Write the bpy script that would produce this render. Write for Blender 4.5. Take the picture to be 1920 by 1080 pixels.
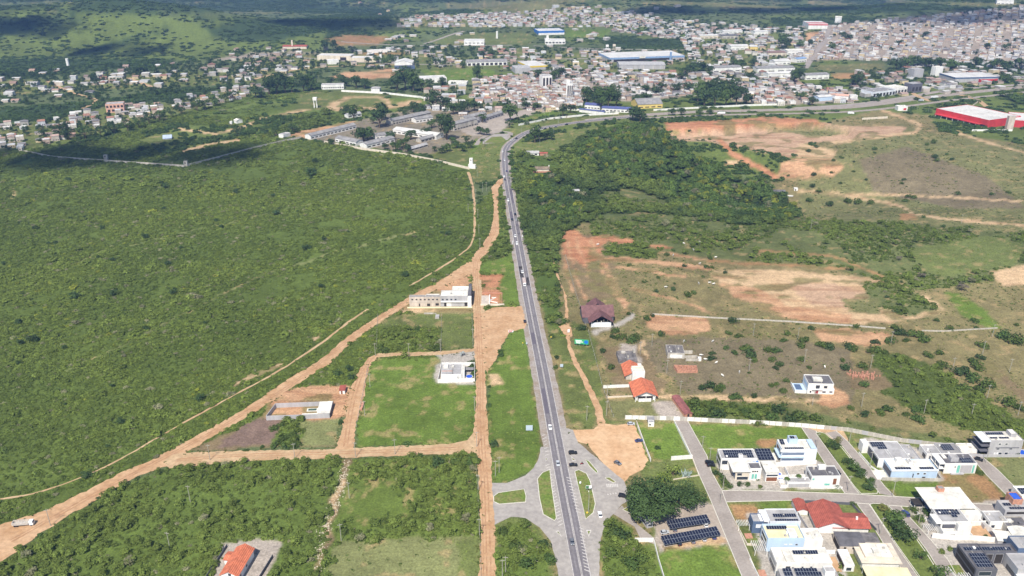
import bpy, math, random
import numpy as np
from mathutils import Vector, Matrix

# ------------------------------------------------------------------ scene, camera, light
for o in list(bpy.data.objects):
    bpy.data.objects.remove(o)
scene = bpy.context.scene
COL = scene.collection
random.seed(7)
RNG = np.random.default_rng(11)

FW, FH = 1920.0, 1080.0          # photograph's frame
FOC = 1550.0                     # focal length in photograph pixels
CAMH = 250.0                     # drone height in metres
PITCH = math.atan(690.0 / FOC)   # down from the horizontal
SP, CP = math.sin(PITCH), math.cos(PITCH)

cam_data = bpy.data.cameras.new('camera')
cam_data.sensor_fit = 'HORIZONTAL'
cam_data.sensor_width = 36.0
cam_data.lens = 36.0 * FOC / FW
cam_data.clip_start = 1.0
cam_data.clip_end = 40000.0
cam = bpy.data.objects.new('camera', cam_data)
cam.location = (0, 0, CAMH)
cam.rotation_euler = (math.pi / 2 - PITCH, 0, 0)
COL.objects.link(cam)
scene.camera = cam

TO_SUN = Vector((-0.16, -0.60, 0.78)).normalized()
SUN_EL = math.asin(TO_SUN.z)
SUN_AZ = math.atan2(TO_SUN.x, TO_SUN.y)
world = bpy.data.worlds.new('World')
scene.world = world
world.use_nodes = True
wn = world.node_tree
sky = wn.nodes.new('ShaderNodeTexSky')
sky.sky_type = 'NISHITA'
sky.sun_disc = False
sky.sun_elevation = SUN_EL
sky.sun_rotation = SUN_AZ
sky.altitude = 500
sky.air_density = 1.0
sky.dust_density = 0.6
bg = wn.nodes['Background']
bg.inputs['Strength'].default_value = 0.085
wn.links.new(sky.outputs['Color'], bg.inputs['Color'])

sun_data = bpy.data.lights.new('sun', 'SUN')
sun_data.energy = 4.4
sun_data.angle = math.radians(0.53)
sun_data.color = (1.0, 0.94, 0.84)
sun = bpy.data.objects.new('sun', sun_data)
sun.location = (0, 0, 900)
sun.rotation_euler = (-TO_SUN).to_track_quat('-Z', 'Y').to_euler()
COL.objects.link(sun)

vs = scene.view_settings
vs.view_transform = 'Standard'
vs.look = 'None'
vs.exposure = 0.55
vs.gamma = 1.0
vs.use_curve_mapping = False
cy = scene.cycles
cy.use_denoising = True
cy.max_bounces = 5
cy.diffuse_bounces = 3
cy.glossy_bounces = 2
cy.transmission_bounces = 2
cy.transparent_max_bounces = 24
cy.volume_bounces = 0
cy.caustics_reflective = False
cy.caustics_refractive = False
cy.use_adaptive_sampling = True
cy.adaptive_threshold = 0.02

# ------------------------------------------------------------------ numeric helpers
def _hash(ix, iy, seed):
    h = (ix.astype(np.int64) * 374761393 + iy.astype(np.int64) * 668265263 + seed * 974711) & 0xffffffff
    h = ((h ^ (h >> 13)) * 1274126177) & 0xffffffff
    h = (h ^ (h >> 16)) & 0xffffffff
    return h / 4294967295.0

def vnoise(x, y, seed=0):
    x = np.asarray(x, float); y = np.asarray(y, float)
    ix = np.floor(x); iy = np.floor(y)
    fx = x - ix; fy = y - iy
    fx = fx * fx * (3 - 2 * fx); fy = fy * fy * (3 - 2 * fy)
    a = _hash(ix, iy, seed); b = _hash(ix + 1, iy, seed)
    c = _hash(ix, iy + 1, seed); d = _hash(ix + 1, iy + 1, seed)
    return (a * (1 - fx) + b * fx) * (1 - fy) + (c * (1 - fx) + d * fx) * fy

def fbm(x, y, seed=0, oct=4):
    v = 0; a = 0.5; t = 0
    for k in range(oct):
        v = v + a * vnoise(x * 2 ** k, y * 2 ** k, seed + 17 * k); t += a; a *= 0.5
    return v / t

def sstep(a, b, v):
    t = np.clip((v - a) / (b - a), 0, 1)
    return t * t * (3 - 2 * t)

def plan(px, py):
    """pixel of the photograph -> point of the z = 0 plane"""
    v = (np.asarray(py, float) - 540) / FOC; u = (np.asarray(px, float) - 960) / FOC
    t = CAMH / (SP + v * CP)
    return u * t, t * (CP - v * SP)

def project(x, y, z):
    x = np.asarray(x, float); y = np.asarray(y, float)
    dz = np.asarray(z, float) - CAMH
    depth = y * CP - dz * SP
    up = y * SP + dz * CP
    depth = np.maximum(depth, 1.0)
    return 960 + FOC * x / depth, 540 - FOC * up / depth

def poly_mask(poly, X, Y):
    m = np.zeros(X.shape, bool)
    n = len(poly)
    for i in range(n):
        x0, y0 = poly[i]; x1, y1 = poly[(i + 1) % n]
        if y0 == y1: continue
        c = ((y0 > Y) != (y1 > Y))
        m ^= c & (X < (x1 - x0) * (Y - y0) / (y1 - y0) + x0)
    return m

def seg_dist(poly, X, Y, closed=True):
    d = np.full(X.shape, 1e9)
    n = len(poly)
    for i in range(n if closed else n - 1):
        x0, y0 = poly[i]; x1, y1 = poly[(i + 1) % n]
        dx, dy = x1 - x0, y1 - y0
        t = np.clip(((X - x0) * dx + (Y - y0) * dy) / (dx * dx + dy * dy + 1e-9), 0, 1)
        d = np.minimum(d, np.hypot(X - x0 - t * dx, Y - y0 - t * dy))
    return d

# ------------------------------------------------------------------ terrain height (metres, world plan)
PLOT_PX = [(1252, 246), (1340, 240), (1430, 234), (1535, 232), (1590, 240), (1610, 256), (1560, 266),
           (1574, 280), (1562, 288), (1474, 288), (1440, 276), (1380, 264), (1258, 256)]
PLOT = [tuple(float(c) for c in plan(*p)) for p in PLOT_PX]
VALC = plan(1470, 334)
HILLS = [  # x, y, height, rx, ry
    (-1250, 1990, 58, 330, 150), (-770, 2010, 50, 230, 130), (-980, 2150, 40, 200, 200), (-330, 2150, 26, 330, 130), (-470, 1880, 16, 150, 90),
    (300, 2700, 66, 420, 300), (1500, 2350, 70, 620, 420), (-1900, 3100, 70, 700, 400),
    (700, 3600, 40, 600, 300), (-400, 3900, 50, 900, 350), (2300, 3900, 80, 900, 500),
]
def height(x, y):
    x = np.asarray(x, float); y = np.asarray(y, float)
    z = -38.0 * np.exp(-((x - VALC[0]) / 155.0) ** 2 - ((y - VALC[1]) / 84.0) ** 2)
    near = (x > 120) & (x < 760) & (y > 700) & (y < 1300)
    if np.any(near):
        xs, ys = x[near], y[near]
        ins = poly_mask(PLOT, xs, ys)
        d = seg_dist(PLOT, xs, ys)
        sd = np.where(ins, d, -d)
        w = sstep(-8.0, 2.0, sd)
        zz = z[near]
        z[near] = zz * (1 - w) + (-9.0) * w
    for hx, hy, hh, rx, ry in HILLS:
        z = z + hh * np.exp(-((x - hx) / rx) ** 2 - ((y - hy) / ry) ** 2)
    z = z - 0.046 * np.clip(y - 2250, 0, 4300)          # the land falls away beyond the town
    far = sstep(1900, 3400, y)
    z = z + far * (fbm(x / 700.0, y / 500.0, 5, 4) - 0.45) * 85.0
    z = z + sstep(2700, 3900, y) * (fbm(x / 620.0, y / 300.0, 21, 3) - 0.5) * 130.0
    z = z + sstep(4200, 9000, y) * (fbm(x / 1900.0, y / 1500.0, 9, 3)) * 420.0
    return z

def ht(x, y):
    return float(height(np.array([x]), np.array([y]))[0])

def P(px, py, up=0.0):
    """pixel -> point on the terrain (ray march), lifted by up metres"""
    v = (py - 540) / FOC; u = (px - 960) / FOC
    dx, dy, dz = u, CP - v * SP, -(SP + v * CP)
    ts = np.linspace(150, 9000, 6000) if py < 330 else np.linspace(100, 1500, 3000)
    g = CAMH + dz * ts - height(dx * ts, dy * ts)
    k = int(np.argmax(g <= 0)) if np.any(g <= 0) else len(ts) - 1
    k = max(k, 1)
    t0, t1 = ts[k - 1], ts[k]
    f = g[k - 1] / (g[k - 1] - g[k] + 1e-9)
    t = t0 + (t1 - t0) * f
    x, y = dx * t, dy * t
    return Vector((x, y, ht(x, y) + up))

def flat(px, py, z=0.0):
    x, y = plan(px, py)
    return Vector((float(x), float(y), z))

def K(py):
    return 0.003654 * (py + 150)

# ------------------------------------------------------------------ materials
def lin(c):
    return tuple(((v / 255 / 12.92) if v <= 10 else ((v / 255 + 0.055) / 1.055) ** 2.4) for v in c)

MATS = {}
def mat(name, rgb, rough=0.8, var=0.18, scale=0.35, bump=0.0, metal=0.0, streak=False, spec=0.3, hard=None):
    """rgb: sRGB 0-255 of the paint; noise in object space varies it (grime, grain)"""
    if name in MATS: return MATS[name]
    m = bpy.data.materials.new(name); m.use_nodes = True
    nt = m.node_tree; n = nt.nodes; l = nt.links
    b = n['Principled BSDF']
    b.inputs['Roughness'].default_value = rough
    b.inputs['Metallic'].default_value = metal
    b.inputs['Specular IOR Level'].default_value = spec
    base = lin(rgb)
    tc = n.new('ShaderNodeTexCoord')
    vec = tc.outputs['Object']
    if streak:
        mp = n.new('ShaderNodeMapping'); mp.inputs['Scale'].default_value = (1.0, 1.0, 0.18)
        l.new(vec, mp.inputs['Vector']); vec = mp.outputs['Vector']
    ns = n.new('ShaderNodeTexNoise'); ns.inputs['Scale'].default_value = scale
    ns.inputs['Detail'].default_value = 6; ns.inputs['Roughness'].default_value = 0.65
    l.new(vec, ns.inputs['Vector'])
    cr = n.new('ShaderNodeValToRGB')
    lo = tuple(max(0, c * (1 - 1.6 * var)) for c in base) + (1,)
    hi = tuple(min(1, c * (1 + 0.7 * var)) for c in base) + (1,)
    cr.color_ramp.elements[0].position = 0.3; cr.color_ramp.elements[0].color = lo
    cr.color_ramp.elements[1].position = 0.62; cr.color_ramp.elements[1].color = hi
    l.new(ns.outputs['Fac'], cr.inputs['Fac'])
    l.new(cr.outputs['Color'], b.inputs['Base Color'])
    if bump > 0:
        bp = n.new('ShaderNodeBump'); bp.inputs['Strength'].default_value = bump
        l.new(ns.outputs['Fac'], bp.inputs['Height']); l.new(bp.outputs['Normal'], b.inputs['Normal'])
    MATS[name] = m
    return m

def stripe_mat(name, rgb, rgb2, period, axis=0, rough=0.7):
    """corrugated sheet or tile rows: bands along one object axis"""
    if name in MATS: return MATS[name]
    m = mat(name, rgb, rough, 0.22, 0.5)
    nt = m.node_tree; n = nt.nodes; l = nt.links
    b = n['Principled BSDF']
    tc = n.new('ShaderNodeTexCoord')
    wv = n.new('ShaderNodeTexWave'); wv.bands_direction = 'XYZ'[axis]
    wv.inputs['Scale'].default_value = 0.314 / period
    wv.inputs['Distortion'].default_value = 0.6
    l.new(tc.outputs['Object'], wv.inputs['Vector'])
    mx = n.new('ShaderNodeMix'); mx.data_type = 'RGBA'; mx.blend_type = 'MULTIPLY'
    mx.inputs[0].default_value = 1.0
    cr = n.new('ShaderNodeValToRGB')
    r2 = tuple(a / max(bb, 1e-4) for a, bb in zip(lin(rgb2), lin(rgb)))
    cr.color_ramp.elements[0].color = tuple(min(1, v) for v in r2) + (1,)
    cr.color_ramp.elements[1].color = (1, 1, 1, 1); cr.color_ramp.elements[1].position = 0.45
    l.new(wv.outputs['Fac'], cr.inputs['Fac'])
    src = b.inputs['Base Color'].links[0].from_socket
    l.new(src, mx.inputs[6]); l.new(cr.outputs['Color'], mx.inputs[7])
    l.new(mx.outputs[2], b.inputs['Base Color'])
    return m

# ------------------------------------------------------------------ object helpers
def link(name, me, material=None, parent=None):
    o = bpy.data.objects.new(name, me)
    if material is not None and me is not None:
        if len(me.materials) == 0: me.materials.append(material)
    COL.objects.link(o)
    if parent is not None: o.parent = parent
    return o

def tag(o, label=None, cat=None, group=None, kind=None):
    if label: o['label'] = label
    if cat: o['category'] = cat
    if group: o['group'] = group
    if kind or cat: o['kind'] = kind or 'thing'
    return o

def empty(name, loc, rz=0.0):
    o = bpy.data.objects.new(name, None)
    o.empty_display_size = 0.5
    COL.objects.link(o); o.location = loc; o.rotation_euler = (0, 0, rz)
    return o

def mesh(name, verts, faces, smooth=False):
    me = bpy.data.meshes.new(name)
    me.from_pydata([tuple(v) for v in verts], [], [tuple(f) for f in faces])
    if smooth:
        me.polygons.foreach_set('use_smooth', [True] * len(me.polygons))
    me.update()
    return me

class MB:
    """collects shapes for ONE part"""
    def __init__(s): s.v = []; s.f = []
    def add(s, v, f):
        k = len(s.v); s.v += [tuple(p) for p in v]; s.f += [tuple(i + k for i in q) for q in f]
        return s
    def box(s, x0, y0, z0, x1, y1, z1, bottom=True):
        v = [(x0, y0, z0), (x1, y0, z0), (x1, y1, z0), (x0, y1, z0), (x0, y0, z1), (x1, y0, z1), (x1, y1, z1), (x0, y1, z1)]
        f = [(4, 5, 6, 7), (0, 1, 5, 4), (1, 2, 6, 5), (2, 3, 7, 6), (3, 0, 4, 7)]
        if bottom: f.append((3, 2, 1, 0))
        return s.add(v, f)
    def cyl(s, x, y, z0, z1, r0, r1=None, n=8, cap=True):
        r1 = r0 if r1 is None else r1
        v = []
        for z, r in ((z0, r0), (z1, r1)):
            v += [(x + r * math.cos(2 * math.pi * k / n), y + r * math.sin(2 * math.pi * k / n), z) for k in range(n)]
        f = [(k, (k + 1) % n, n + (k + 1) % n, n + k) for k in range(n)]
        if cap: f += [tuple(range(n, 2 * n)), tuple(reversed(range(n)))]
        return s.add(v, f)
    def tube(s, p0, p1, r0, r1, n=6):
        p0 = Vector(p0); p1 = Vector(p1); d = (p1 - p0)
        q = d.to_track_quat('Z', 'Y').to_matrix(); L = d.length
        v = []
        for z, r in ((0, r0), (L, r1)):
            v += [tuple(p0 + q @ Vector((r * math.cos(2 * math.pi * k / n), r * math.sin(2 * math.pi * k / n), z))) for k in range(n)]
        f = [(k, (k + 1) % n, n + (k + 1) % n, n + k) for k in range(n)] + [tuple(range(n, 2 * n))]
        return s.add(v, f)
    def build(s, name, material, parent=None, smooth=False):
        return link(name, mesh(name, s.v, s.f, smooth), material, parent)
# ------------------------------------------------------------------ what grows or lies where (plan of the land)
# classes: name -> (sRGB of the surface in sun, scrub cover 0..1, species key)
CLS = {
    'field':   ((106, 118, 78), 0.24, 'far'),
    'hill':    ((112, 126, 66), 0.34, 'far'),
    'scrub':   ((100, 116, 56), 1.0, 'scrub'),
    'scrub2':  ((106, 124, 60), 0.8, 'lush'),
    'scrub3':  ((112, 130, 62), 0.6, 'lush'),
    'dry':     ((136, 140, 92), 0.10, 'dry'),
    'grass':   ((112, 134, 60), 0.34, 'grass'),
    'grass2':  ((118, 128, 74), 0.28, 'grass'),
    'verge':   ((114, 124, 70), 0.35, 'grass'),
    'verge2':  ((100, 120, 60), 0.55, 'lush'),
    'pasture': ((142, 132, 92), 0.40, 'dry'),
    'pastB':   ((136, 124, 98), 0.20, 'dry'),
    'pastG':   ((130, 130, 86), 0.34, 'dry'),
    'shrubG':  ((112, 120, 74), 0.42, 'lush'),
    'dense':   ((96, 110, 58), 0.8, 'lush'),
    'forest':  ((66, 80, 38), 0.0, 'forest'),
    'forest2': ((92, 106, 52), 0.85, 'grove'),
    'dirtO':   ((216, 172, 134), 0.0, None),
    'dirtR':   ((208, 150, 114), 0.0, None),
    'dirtP':   ((222, 190, 150), 0.0, None),
    'dirtPk':  ((208, 174, 144), 0.0, None),
    'soil':    ((144, 126, 96), 0.05, 'dry'),
    'soilD':   ((138, 116, 104), 0.03, 'dry'),
    'brown':   ((178, 140, 100), 0.02, 'dry'),
    'town':    ((178, 164, 150), 0.0, None),
    'yard':    ((196, 188, 178), 0.0, None),
    'pave':    ((190, 178, 166), 0.0, None),
    'none':    ((150, 140, 120), 0.0, None),
    'base':    ((150, 140, 122), 0.06, 'grass'),
    'farforest': ((70, 88, 54), 1.0, 'far'),
}
CN = list(CLS)
CID = {k: i for i, k in enumerate(CN)}
CX0, CY0, CST = -900, -70, 2
CW, CHH = 1890, 800
_gx = CX0 + CST * np.arange(CW); _gy = CY0 + CST * np.arange(CHH)
GX, GY = np.meshgrid(_gx.astype(float), _gy.astype(float))
CANV = np.full((CHH, CW), CID['field'], np.int16)
BLOCK = np.zeros((CHH, CW), bool)         # nothing may grow here

def _win(poly, pad):
    xs = [p[0] for p in poly]; ys = [p[1] for p in poly]
    i0 = max(0, int((min(ys) - pad - CY0) / CST)); i1 = min(CHH, int((max(ys) + pad - CY0) / CST) + 2)
    j0 = max(0, int((min(xs) - pad - CX0) / CST)); j1 = min(CW, int((max(xs) + pad - CX0) / CST) + 2)
    return slice(i0, i1), slice(j0, j1)

def area(cls, poly):
    s = _win(poly, 2)
    m = poly_mask(poly, GX[s], GY[s])
    CANV[s][m] = CID[cls]

def line(cls, pts, w):
    s = _win(pts, w + 2)
    d = seg_dist(pts, GX[s], GY[s], closed=False)
    CANV[s][d < w / 2] = CID[cls]

def keep(poly, grow=0.0):
    s = _win(poly, 2 + grow)
    m = poly_mask(poly, GX[s], GY[s])
    if grow > 0: m |= seg_dist(poly, GX[s], GY[s]) < grow
    BLOCK[s] |= m

def keep_line(pts, w):
    s = _win(pts, w + 2)
    BLOCK[s] |= seg_dist(pts, GX[s], GY[s], closed=False) < w / 2

# far country: fields and woods
fx, fy = plan(GX, np.maximum(GY, -60))
nz = fbm(fx / 420.0, fy / 330.0, 3, 4)
nz2 = fbm(fx / 260.0, fy / 150.0, 13, 4)
CANV[(GY < 330) & (nz > 0.52)] = CID['hill']
CANV[(GY < 130) & (nz > 0.60)] = CID['farforest']
CANV[(GY < 26) & (nz2 > 0.46)] = CID['farforest']
CANV[(GY < 26) & (nz2 < 0.36)] = CID['pastG']
area('hill', [(-900, 20), (90, 22), (300, 30), (480, 45), (620, 40), (600, 95), (380, 112), (0, 125), (-900, 140)])
area('farforest', [(-900, 40), (60, 30), (140, 30), (160, 40), (60, 55), (0, 70), (-900, 90)])
area('farforest', [(170, 90), (290, 58), (330, 48), (300, 62), (220, 88), (180, 105), (100, 112)])
area('farforest', [(380, 50), (480, 40), (620, 28), (720, 24), (740, 40), (620, 55), (520, 78), (440, 80), (400, 68)])
area('farforest', [(-900, 112), (200, 112), (330, 112), (300, 132), (150, 132), (60, 148), (-900, 160)])
area('farforest', [(0, 205), (180, 190), (320, 165), (500, 158), (620, 160), (480, 172), (300, 190), (200, 205), (100, 225), (0, 232), (-900, 260), (-900, 215)])
# left scrub plain
area('scrub', [(-900, 300), (0, 285), (200, 262), (260, 232), (480, 176), (560, 168), (640, 172), (640, 205), (545, 222), (520, 262), (620, 268), (760, 290), (878, 318), (884, 400), (935, 345), (960, 345), (985, 560), (900, 640), (330, 860), (0, 1000), (-900, 1300)])
line('dirtP', [(20, 352), (28, 362), (22, 372)], 4)
line('dry', [(120, 700), (300, 610), (480, 520), (640, 470), (800, 430)], 3)
line('dry', [(60, 520), (200, 470), (420, 420), (600, 380), (700, 310)], 2.5)
area('hill', [(270, 250), (480, 190), (560, 185), (630, 190), (600, 215), (540, 235), (440, 262), (300, 292)])
area('scrub', [(330, 232), (480, 196), (545, 200), (430, 240)])
area('grass2', [(262, 262), (310, 248), (350, 256), (330, 266), (280, 272)])
line('dirtP', [(325, 240), (380, 248), (405, 251), (450, 240), (490, 224), (540, 212), (600, 200)], 4)
line('dirtP', [(342, 284), (400, 270), (450, 263)], 6)
area('dirtO', [(537, 254), (560, 247), (655, 228), (690, 226), (668, 236), (600, 254), (566, 260)])
area('scrub2', [(560, 215), (640, 200), (700, 215), (650, 226), (560, 245), (525, 248)])
area('dirtP', [(606, 208), (638, 180), (700, 178), (728, 184), (740, 202), (700, 206)])
area('grass2', [(627, 202), (655, 184), (708, 182), (722, 190), (728, 202)])
area('grass', [(728, 184), (800, 184), (830, 190), (790, 198), (742, 202)])
area('dirtP', [(748, 191), (792, 187), (786, 195), (740, 203)])
area('verge', [(560, 175), (660, 170), (780, 182), (650, 180), (600, 205), (560, 205)])
area('dirtO', [(620, 144), (652, 134), (742, 138), (735, 146), (690, 149)])
area('dirtO', [(690, 135), (735, 127), (780, 125), (760, 136)])
area('grass', [(785, 132), (880, 127), (930, 133), (925, 150), (850, 152), (800, 140)])
area('grass2', [(800, 75), (880, 62), (980, 60), (1010, 70), (985, 86), (830, 86)])
area('brown', [(612, 74), (650, 64), (740, 71), (700, 86), (640, 86)])
area('brown', [(655, 105), (700, 95), (765, 98), (740, 106), (690, 108)])
area('town', [(400, 112), (470, 100), (560, 95), (600, 100), (560, 108), (470, 114)])
area('grass2', [(420, 135), (560, 115), (640, 118), (560, 138), (480, 145)])
# built-up land
TOWN = {
    'centre': [(905, 150), (1000, 137), (1090, 138), (1098, 165), (1092, 200), (1010, 212), (955, 196), (880, 182)],
    'middle': [(1095, 138), (1260, 142), (1312, 152), (1310, 178), (1180, 192), (1096, 172)],
    'east':   [(1370, 160), (1480, 158), (1600, 172), (1605, 192), (1450, 198), (1370, 188)],
    'slope':  [(1452, 118), (1498, 92), (1540, 58), (1580, 46), (1700, 34), (1920, 14), (2300, 10), (2300, 130), (1920, 126), (1740, 116), (1580, 112)],
    'ridge':  [(730, 42), (800, 30), (960, 24), (1090, 12), (1150, 14), (1240, 38), (1262, 50), (1180, 52), (1000, 50), (860, 52), (750, 52)],
    'strip':  [(-300, 150), (120, 152), (180, 137), (330, 136), (480, 130), (580, 126), (570, 142), (480, 154), (330, 162), (170, 170), (20, 178), (-300, 190)],
    'row':    [(-300, 250), (0, 236), (100, 224), (200, 200), (300, 194), (400, 172), (480, 160), (500, 172), (360, 208), (250, 230), (150, 258), (60, 280), (-300, 300)],
    'works':  [(1300, 66), (1440, 60), (1500, 64), (1490, 100), (1450, 132), (1330, 134), (1300, 104)],
    'park':   [(440, 112), (560, 100), (680, 104), (770, 100), (940, 112), (960, 132), (780, 132), (600, 118), (470, 132)],
    'yards':  [(960, 90), (1140, 100), (1290, 98), (1300, 118), (1180, 132), (980, 128)],
}
for k, pl in TOWN.items():
    area('town' if k not in ('park', 'works', 'yards', 'ridge', 'strip', 'row') else 'grass2', pl)
area('grass2', [(1130, 132), (1270, 128), (1285, 142), (1150, 150)])
area('grass', [(1060, 52), (1150, 56), (1130, 72), (1060, 70)])
area('grass', [(1150, 52), (1230, 50), (1200, 58), (1150, 58)])
area('grass', [(1230, 62), (1360, 62), (1350, 74), (1240, 76)])
area('farforest', [(1130, 76), (1290, 72), (1300, 90), (1140, 92)])
area('brown', [(1100, 100), (1270, 95), (1265, 100), (1110, 106)])
area('dirtO', [(1512, 62), (1548, 58), (1542, 78), (1512, 76)])
area('pastG', [(1530, 122), (1660, 118), (1660, 132), (1530, 134)])
area('brown', [(1562, 138), (1620, 138), (1630, 148), (1560, 150)])
area('grass2', [(1720, 158), (1790, 142), (1830, 160), (1780, 168)])
area('farforest', [(1640, 110), (1800, 112), (2100, 120), (2100, 138), (1700, 132)])
area('forest', [(1870, 172), (1960, 165), (2300, 160), (2300, 240), (1960, 205), (1900, 195)])
# school / barracks grounds
area('base', [(575, 262), (640, 236), (700, 218), (800, 200), (900, 196), (985, 212), (950, 240), (890, 268), (862, 296), (760, 286), (660, 272)])
area('pave', [(845, 238), (900, 222), (985, 205), (1050, 204), (960, 222), (940, 248), (890, 256)])
area('grass', [(855, 300), (895, 258), (905, 275), (880, 310), (860, 312)])
area('verge', [(800, 292), (850, 270), (890, 266), (880, 306), (862, 312)])
area('verge', [(882, 318), (890, 285), (910, 262), (940, 268), (938, 330), (924, 340), (890, 345)])
area('grass2', [(950, 240), (1040, 222), (1150, 212), (1250, 205), (1250, 218), (1140, 226), (1000, 246), (960, 262)])
area('grass', [(970, 222), (1040, 206), (1050, 212), (990, 230)])
area('grass2', [(955, 292), (968, 272), (1010, 258), (1100, 238), (1180, 232), (1150, 255), (1080, 270), (1010, 290), (965, 310)])
# right of the highway
area('pasture', [(1000, 470), (1090, 420), (1500, 330), (1500, 300), (1560, 225), (1640, 208), (1740, 215), (1760, 246), (2300, 330), (2900, 400), (2900, 1530), (1000, 1530)])
area('pastG', [(1500, 330), (1480, 300), (1600, 262), (1690, 232), (1760, 252), (2300, 330), (2900, 430), (2900, 540), (1920, 470), (1640, 430), (1500, 400)])
area('pastB', [(1610, 300), (1700, 275), (1850, 330), (1920, 390), (1800, 392), (1640, 360)])
area('shrubG', [(1100, 405), (1300, 400), (1500, 410), (1700, 420), (1920, 440), (2300, 480), (2300, 560), (1920, 520), (1720, 545), (1560, 505), (1330, 482), (1180, 470), (1110, 440)])
area('grass2', [(1690, 470), (1850, 440), (1930, 460), (1900, 500), (1760, 520)])
area('forest2', [(962, 350), (968, 312), (1010, 290), (1060, 276), (1100, 256), (1180, 238), (1250, 250), (1275, 284), (1330, 302), (1372, 335), (1430, 342), (1470, 372), (1502, 404), (1470, 416), (1390, 424), (1330, 408), (1270, 405), (1200, 396), (1130, 402), (1092, 420), (1062, 440), (1042, 468), (1048, 560), (1012, 560), (988, 470), (970, 390)])
area('forest', [(1078, 285), (1110, 252), (1185, 236), (1250, 252), (1275, 284), (1330, 302), (1372, 335), (1430, 342), (1470, 372), (1502, 404), (1440, 418), (1350, 405), (1295, 398), (1262, 372), (1236, 348), (1180, 334), (1130, 322), (1088, 312)])
area('forest', [(985, 345), (1030, 330), (1050, 360), (1100, 372), (1090, 400), (1050, 420), (1010, 400)])
area('forest2', [(1180, 285), (1230, 278), (1250, 300), (1210, 312)])
area('shrubG', [(1130, 360), (1190, 352), (1240, 372), (1270, 396), (1190, 396), (1135, 390)])
area('verge2', [(988, 470), (1035, 470), (1046, 560), (1062, 640), (1085, 700), (1060, 700), (1030, 620), (1005, 540)])
area('verge', [(1020, 600), (1068, 640), (1098, 720), (1124, 790), (1110, 806), (1072, 800), (1045, 700)])
area('verge', [(1068, 600), (1110, 620), (1140, 780), (1180, 795), (1130, 792), (1090, 700)])
area('verge2', [(965, 292), (1010, 282), (1062, 284), (1052, 326), (986, 336)])
area('dirtPk', [(1248, 252), (1330, 243), (1440, 237), (1535, 228), (1600, 238), (1700, 236), (1690, 254), (1590, 262), (1500, 270), (1500, 284), (1480, 296), (1400, 280), (1330, 266), (1250, 264)])
area('pastG', [(1440, 240), (1560, 240), (1600, 252), (1520, 256)])
area('dirtP', [(1500, 268), (1570, 282), (1560, 296), (1490, 296)])
area('dirtR', [(1248, 246), (1250, 230), (1340, 226), (1440, 219), (1530, 224), (1545, 232), (1440, 238), (1340, 243)])
area('dirtO', [(1456, 330), (1468, 306), (1484, 296), (1564, 297), (1580, 312), (1566, 330), (1500, 336), (1470, 336)])
line('dirtR', [(1350, 262), (1372, 288), (1420, 312), (1452, 332)], 9)
area('dirtP', [(1356, 300), (1385, 302), (1376, 314), (1360, 312)])
line('dirtP', [(1652, 206), (1690, 220), (1728, 236), (1718, 248), (1640, 258), (1560, 268)], 5)
line('dirtP', [(1500, 358), (1560, 362), (1640, 376), (1690, 386), (1714, 402), (1790, 412), (1930, 424)], 5)
line('dirtP', [(1560, 364), (1700, 366), (1830, 372), (1920, 378)], 4)
line('dirtP', [(1790, 246), (1860, 270), (1930, 288)], 4)
area('brown', [(1690, 402), (1720, 402), (1720, 414), (1690, 412)])
area('dirtP', [(1860, 510), (1930, 495), (2100, 500), (2100, 540), (1880, 535)])
area('soil', [(1052, 436), (1110, 440), (1150, 470), (1150, 560), (1090, 570), (1066, 530), (1054, 490)])
area('dirtR', [(1052, 436), (1076, 430), (1100, 446), (1128, 440), (1148, 446), (1126, 462), (1130, 482), (1108, 492), (1098, 500), (1084, 494), (1054, 472)])
area('dirtR', [(1136, 440), (1190, 448), (1190, 458), (1150, 456)])
area('dirtR', [(1200, 456), (1260, 464), (1250, 468), (1206, 463)])
line('dirtO', [(1108, 450), (1124, 490), (1136, 520), (1150, 545), (1172, 575), (1172, 586)], 7)
line('dirtO', [(1126, 480), (1142, 510), (1160, 545), (1176, 570)], 6)
line('dirtO', [(1126, 486), (1180, 488), (1260, 494), (1330, 502)], 8)
for ln_ in ([(1062, 450), (1072, 490), (1084, 530), (1100, 560)], [(1080, 445), (1092, 480), (1104, 520)], [(1056, 470), (1062, 510), (1075, 548)], [(1150, 500), (1200, 506), (1290, 520)], [(1180, 540), (1260, 560), (1330, 585)], [(1190, 470), (1260, 476), (1320, 488)]):
    line('dirtO', ln_, 4)
line('brown', [(1330, 490), (1450, 496), (1600, 505)], 5)
line('brown', [(1420, 470), (1560, 480), (1660, 520)], 4)
area('dense', [(1135, 460), (1180, 460), (1240, 470), (1230, 484), (1160, 482), (1132, 476)])
area('dirtP', [(1332, 508), (1430, 504), (1560, 514), (1690, 530), (1740, 556), (1772, 586), (1700, 600), (1600, 608), (1500, 602), (1440, 585), (1380, 556), (1345, 530)])
area('dirtO', [(1345, 530), (1420, 540), (1480, 575), (1600, 590), (1600, 606), (1500, 602), (1440, 585), (1380, 556)])
area('dirtPk', [(1480, 532), (1560, 530), (1640, 556), (1600, 580), (1520, 572)])
area('shrubG', [(1610, 528), (1690, 530), (1760, 580), (1700, 595), (1640, 570)])
area('pastG', [(1580, 560), (1650, 560), (1650, 590), (1590, 585)])
area('dirtO', [(1215, 588), (1330, 598), (1330, 622), (1250, 630), (1216, 612)])
area('dirtO', [(1524, 614), (1660, 622), (1680, 640), (1640, 648), (1540, 640)])
line('yard', [(1120, 622), (1160, 608), (1186, 592)], 9)
area('pastB', [(1190, 640), (1330, 632), (1500, 640), (1592, 655), (1600, 760), (1440, 742), (1290, 738), (1250, 700), (1200, 690)])
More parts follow.
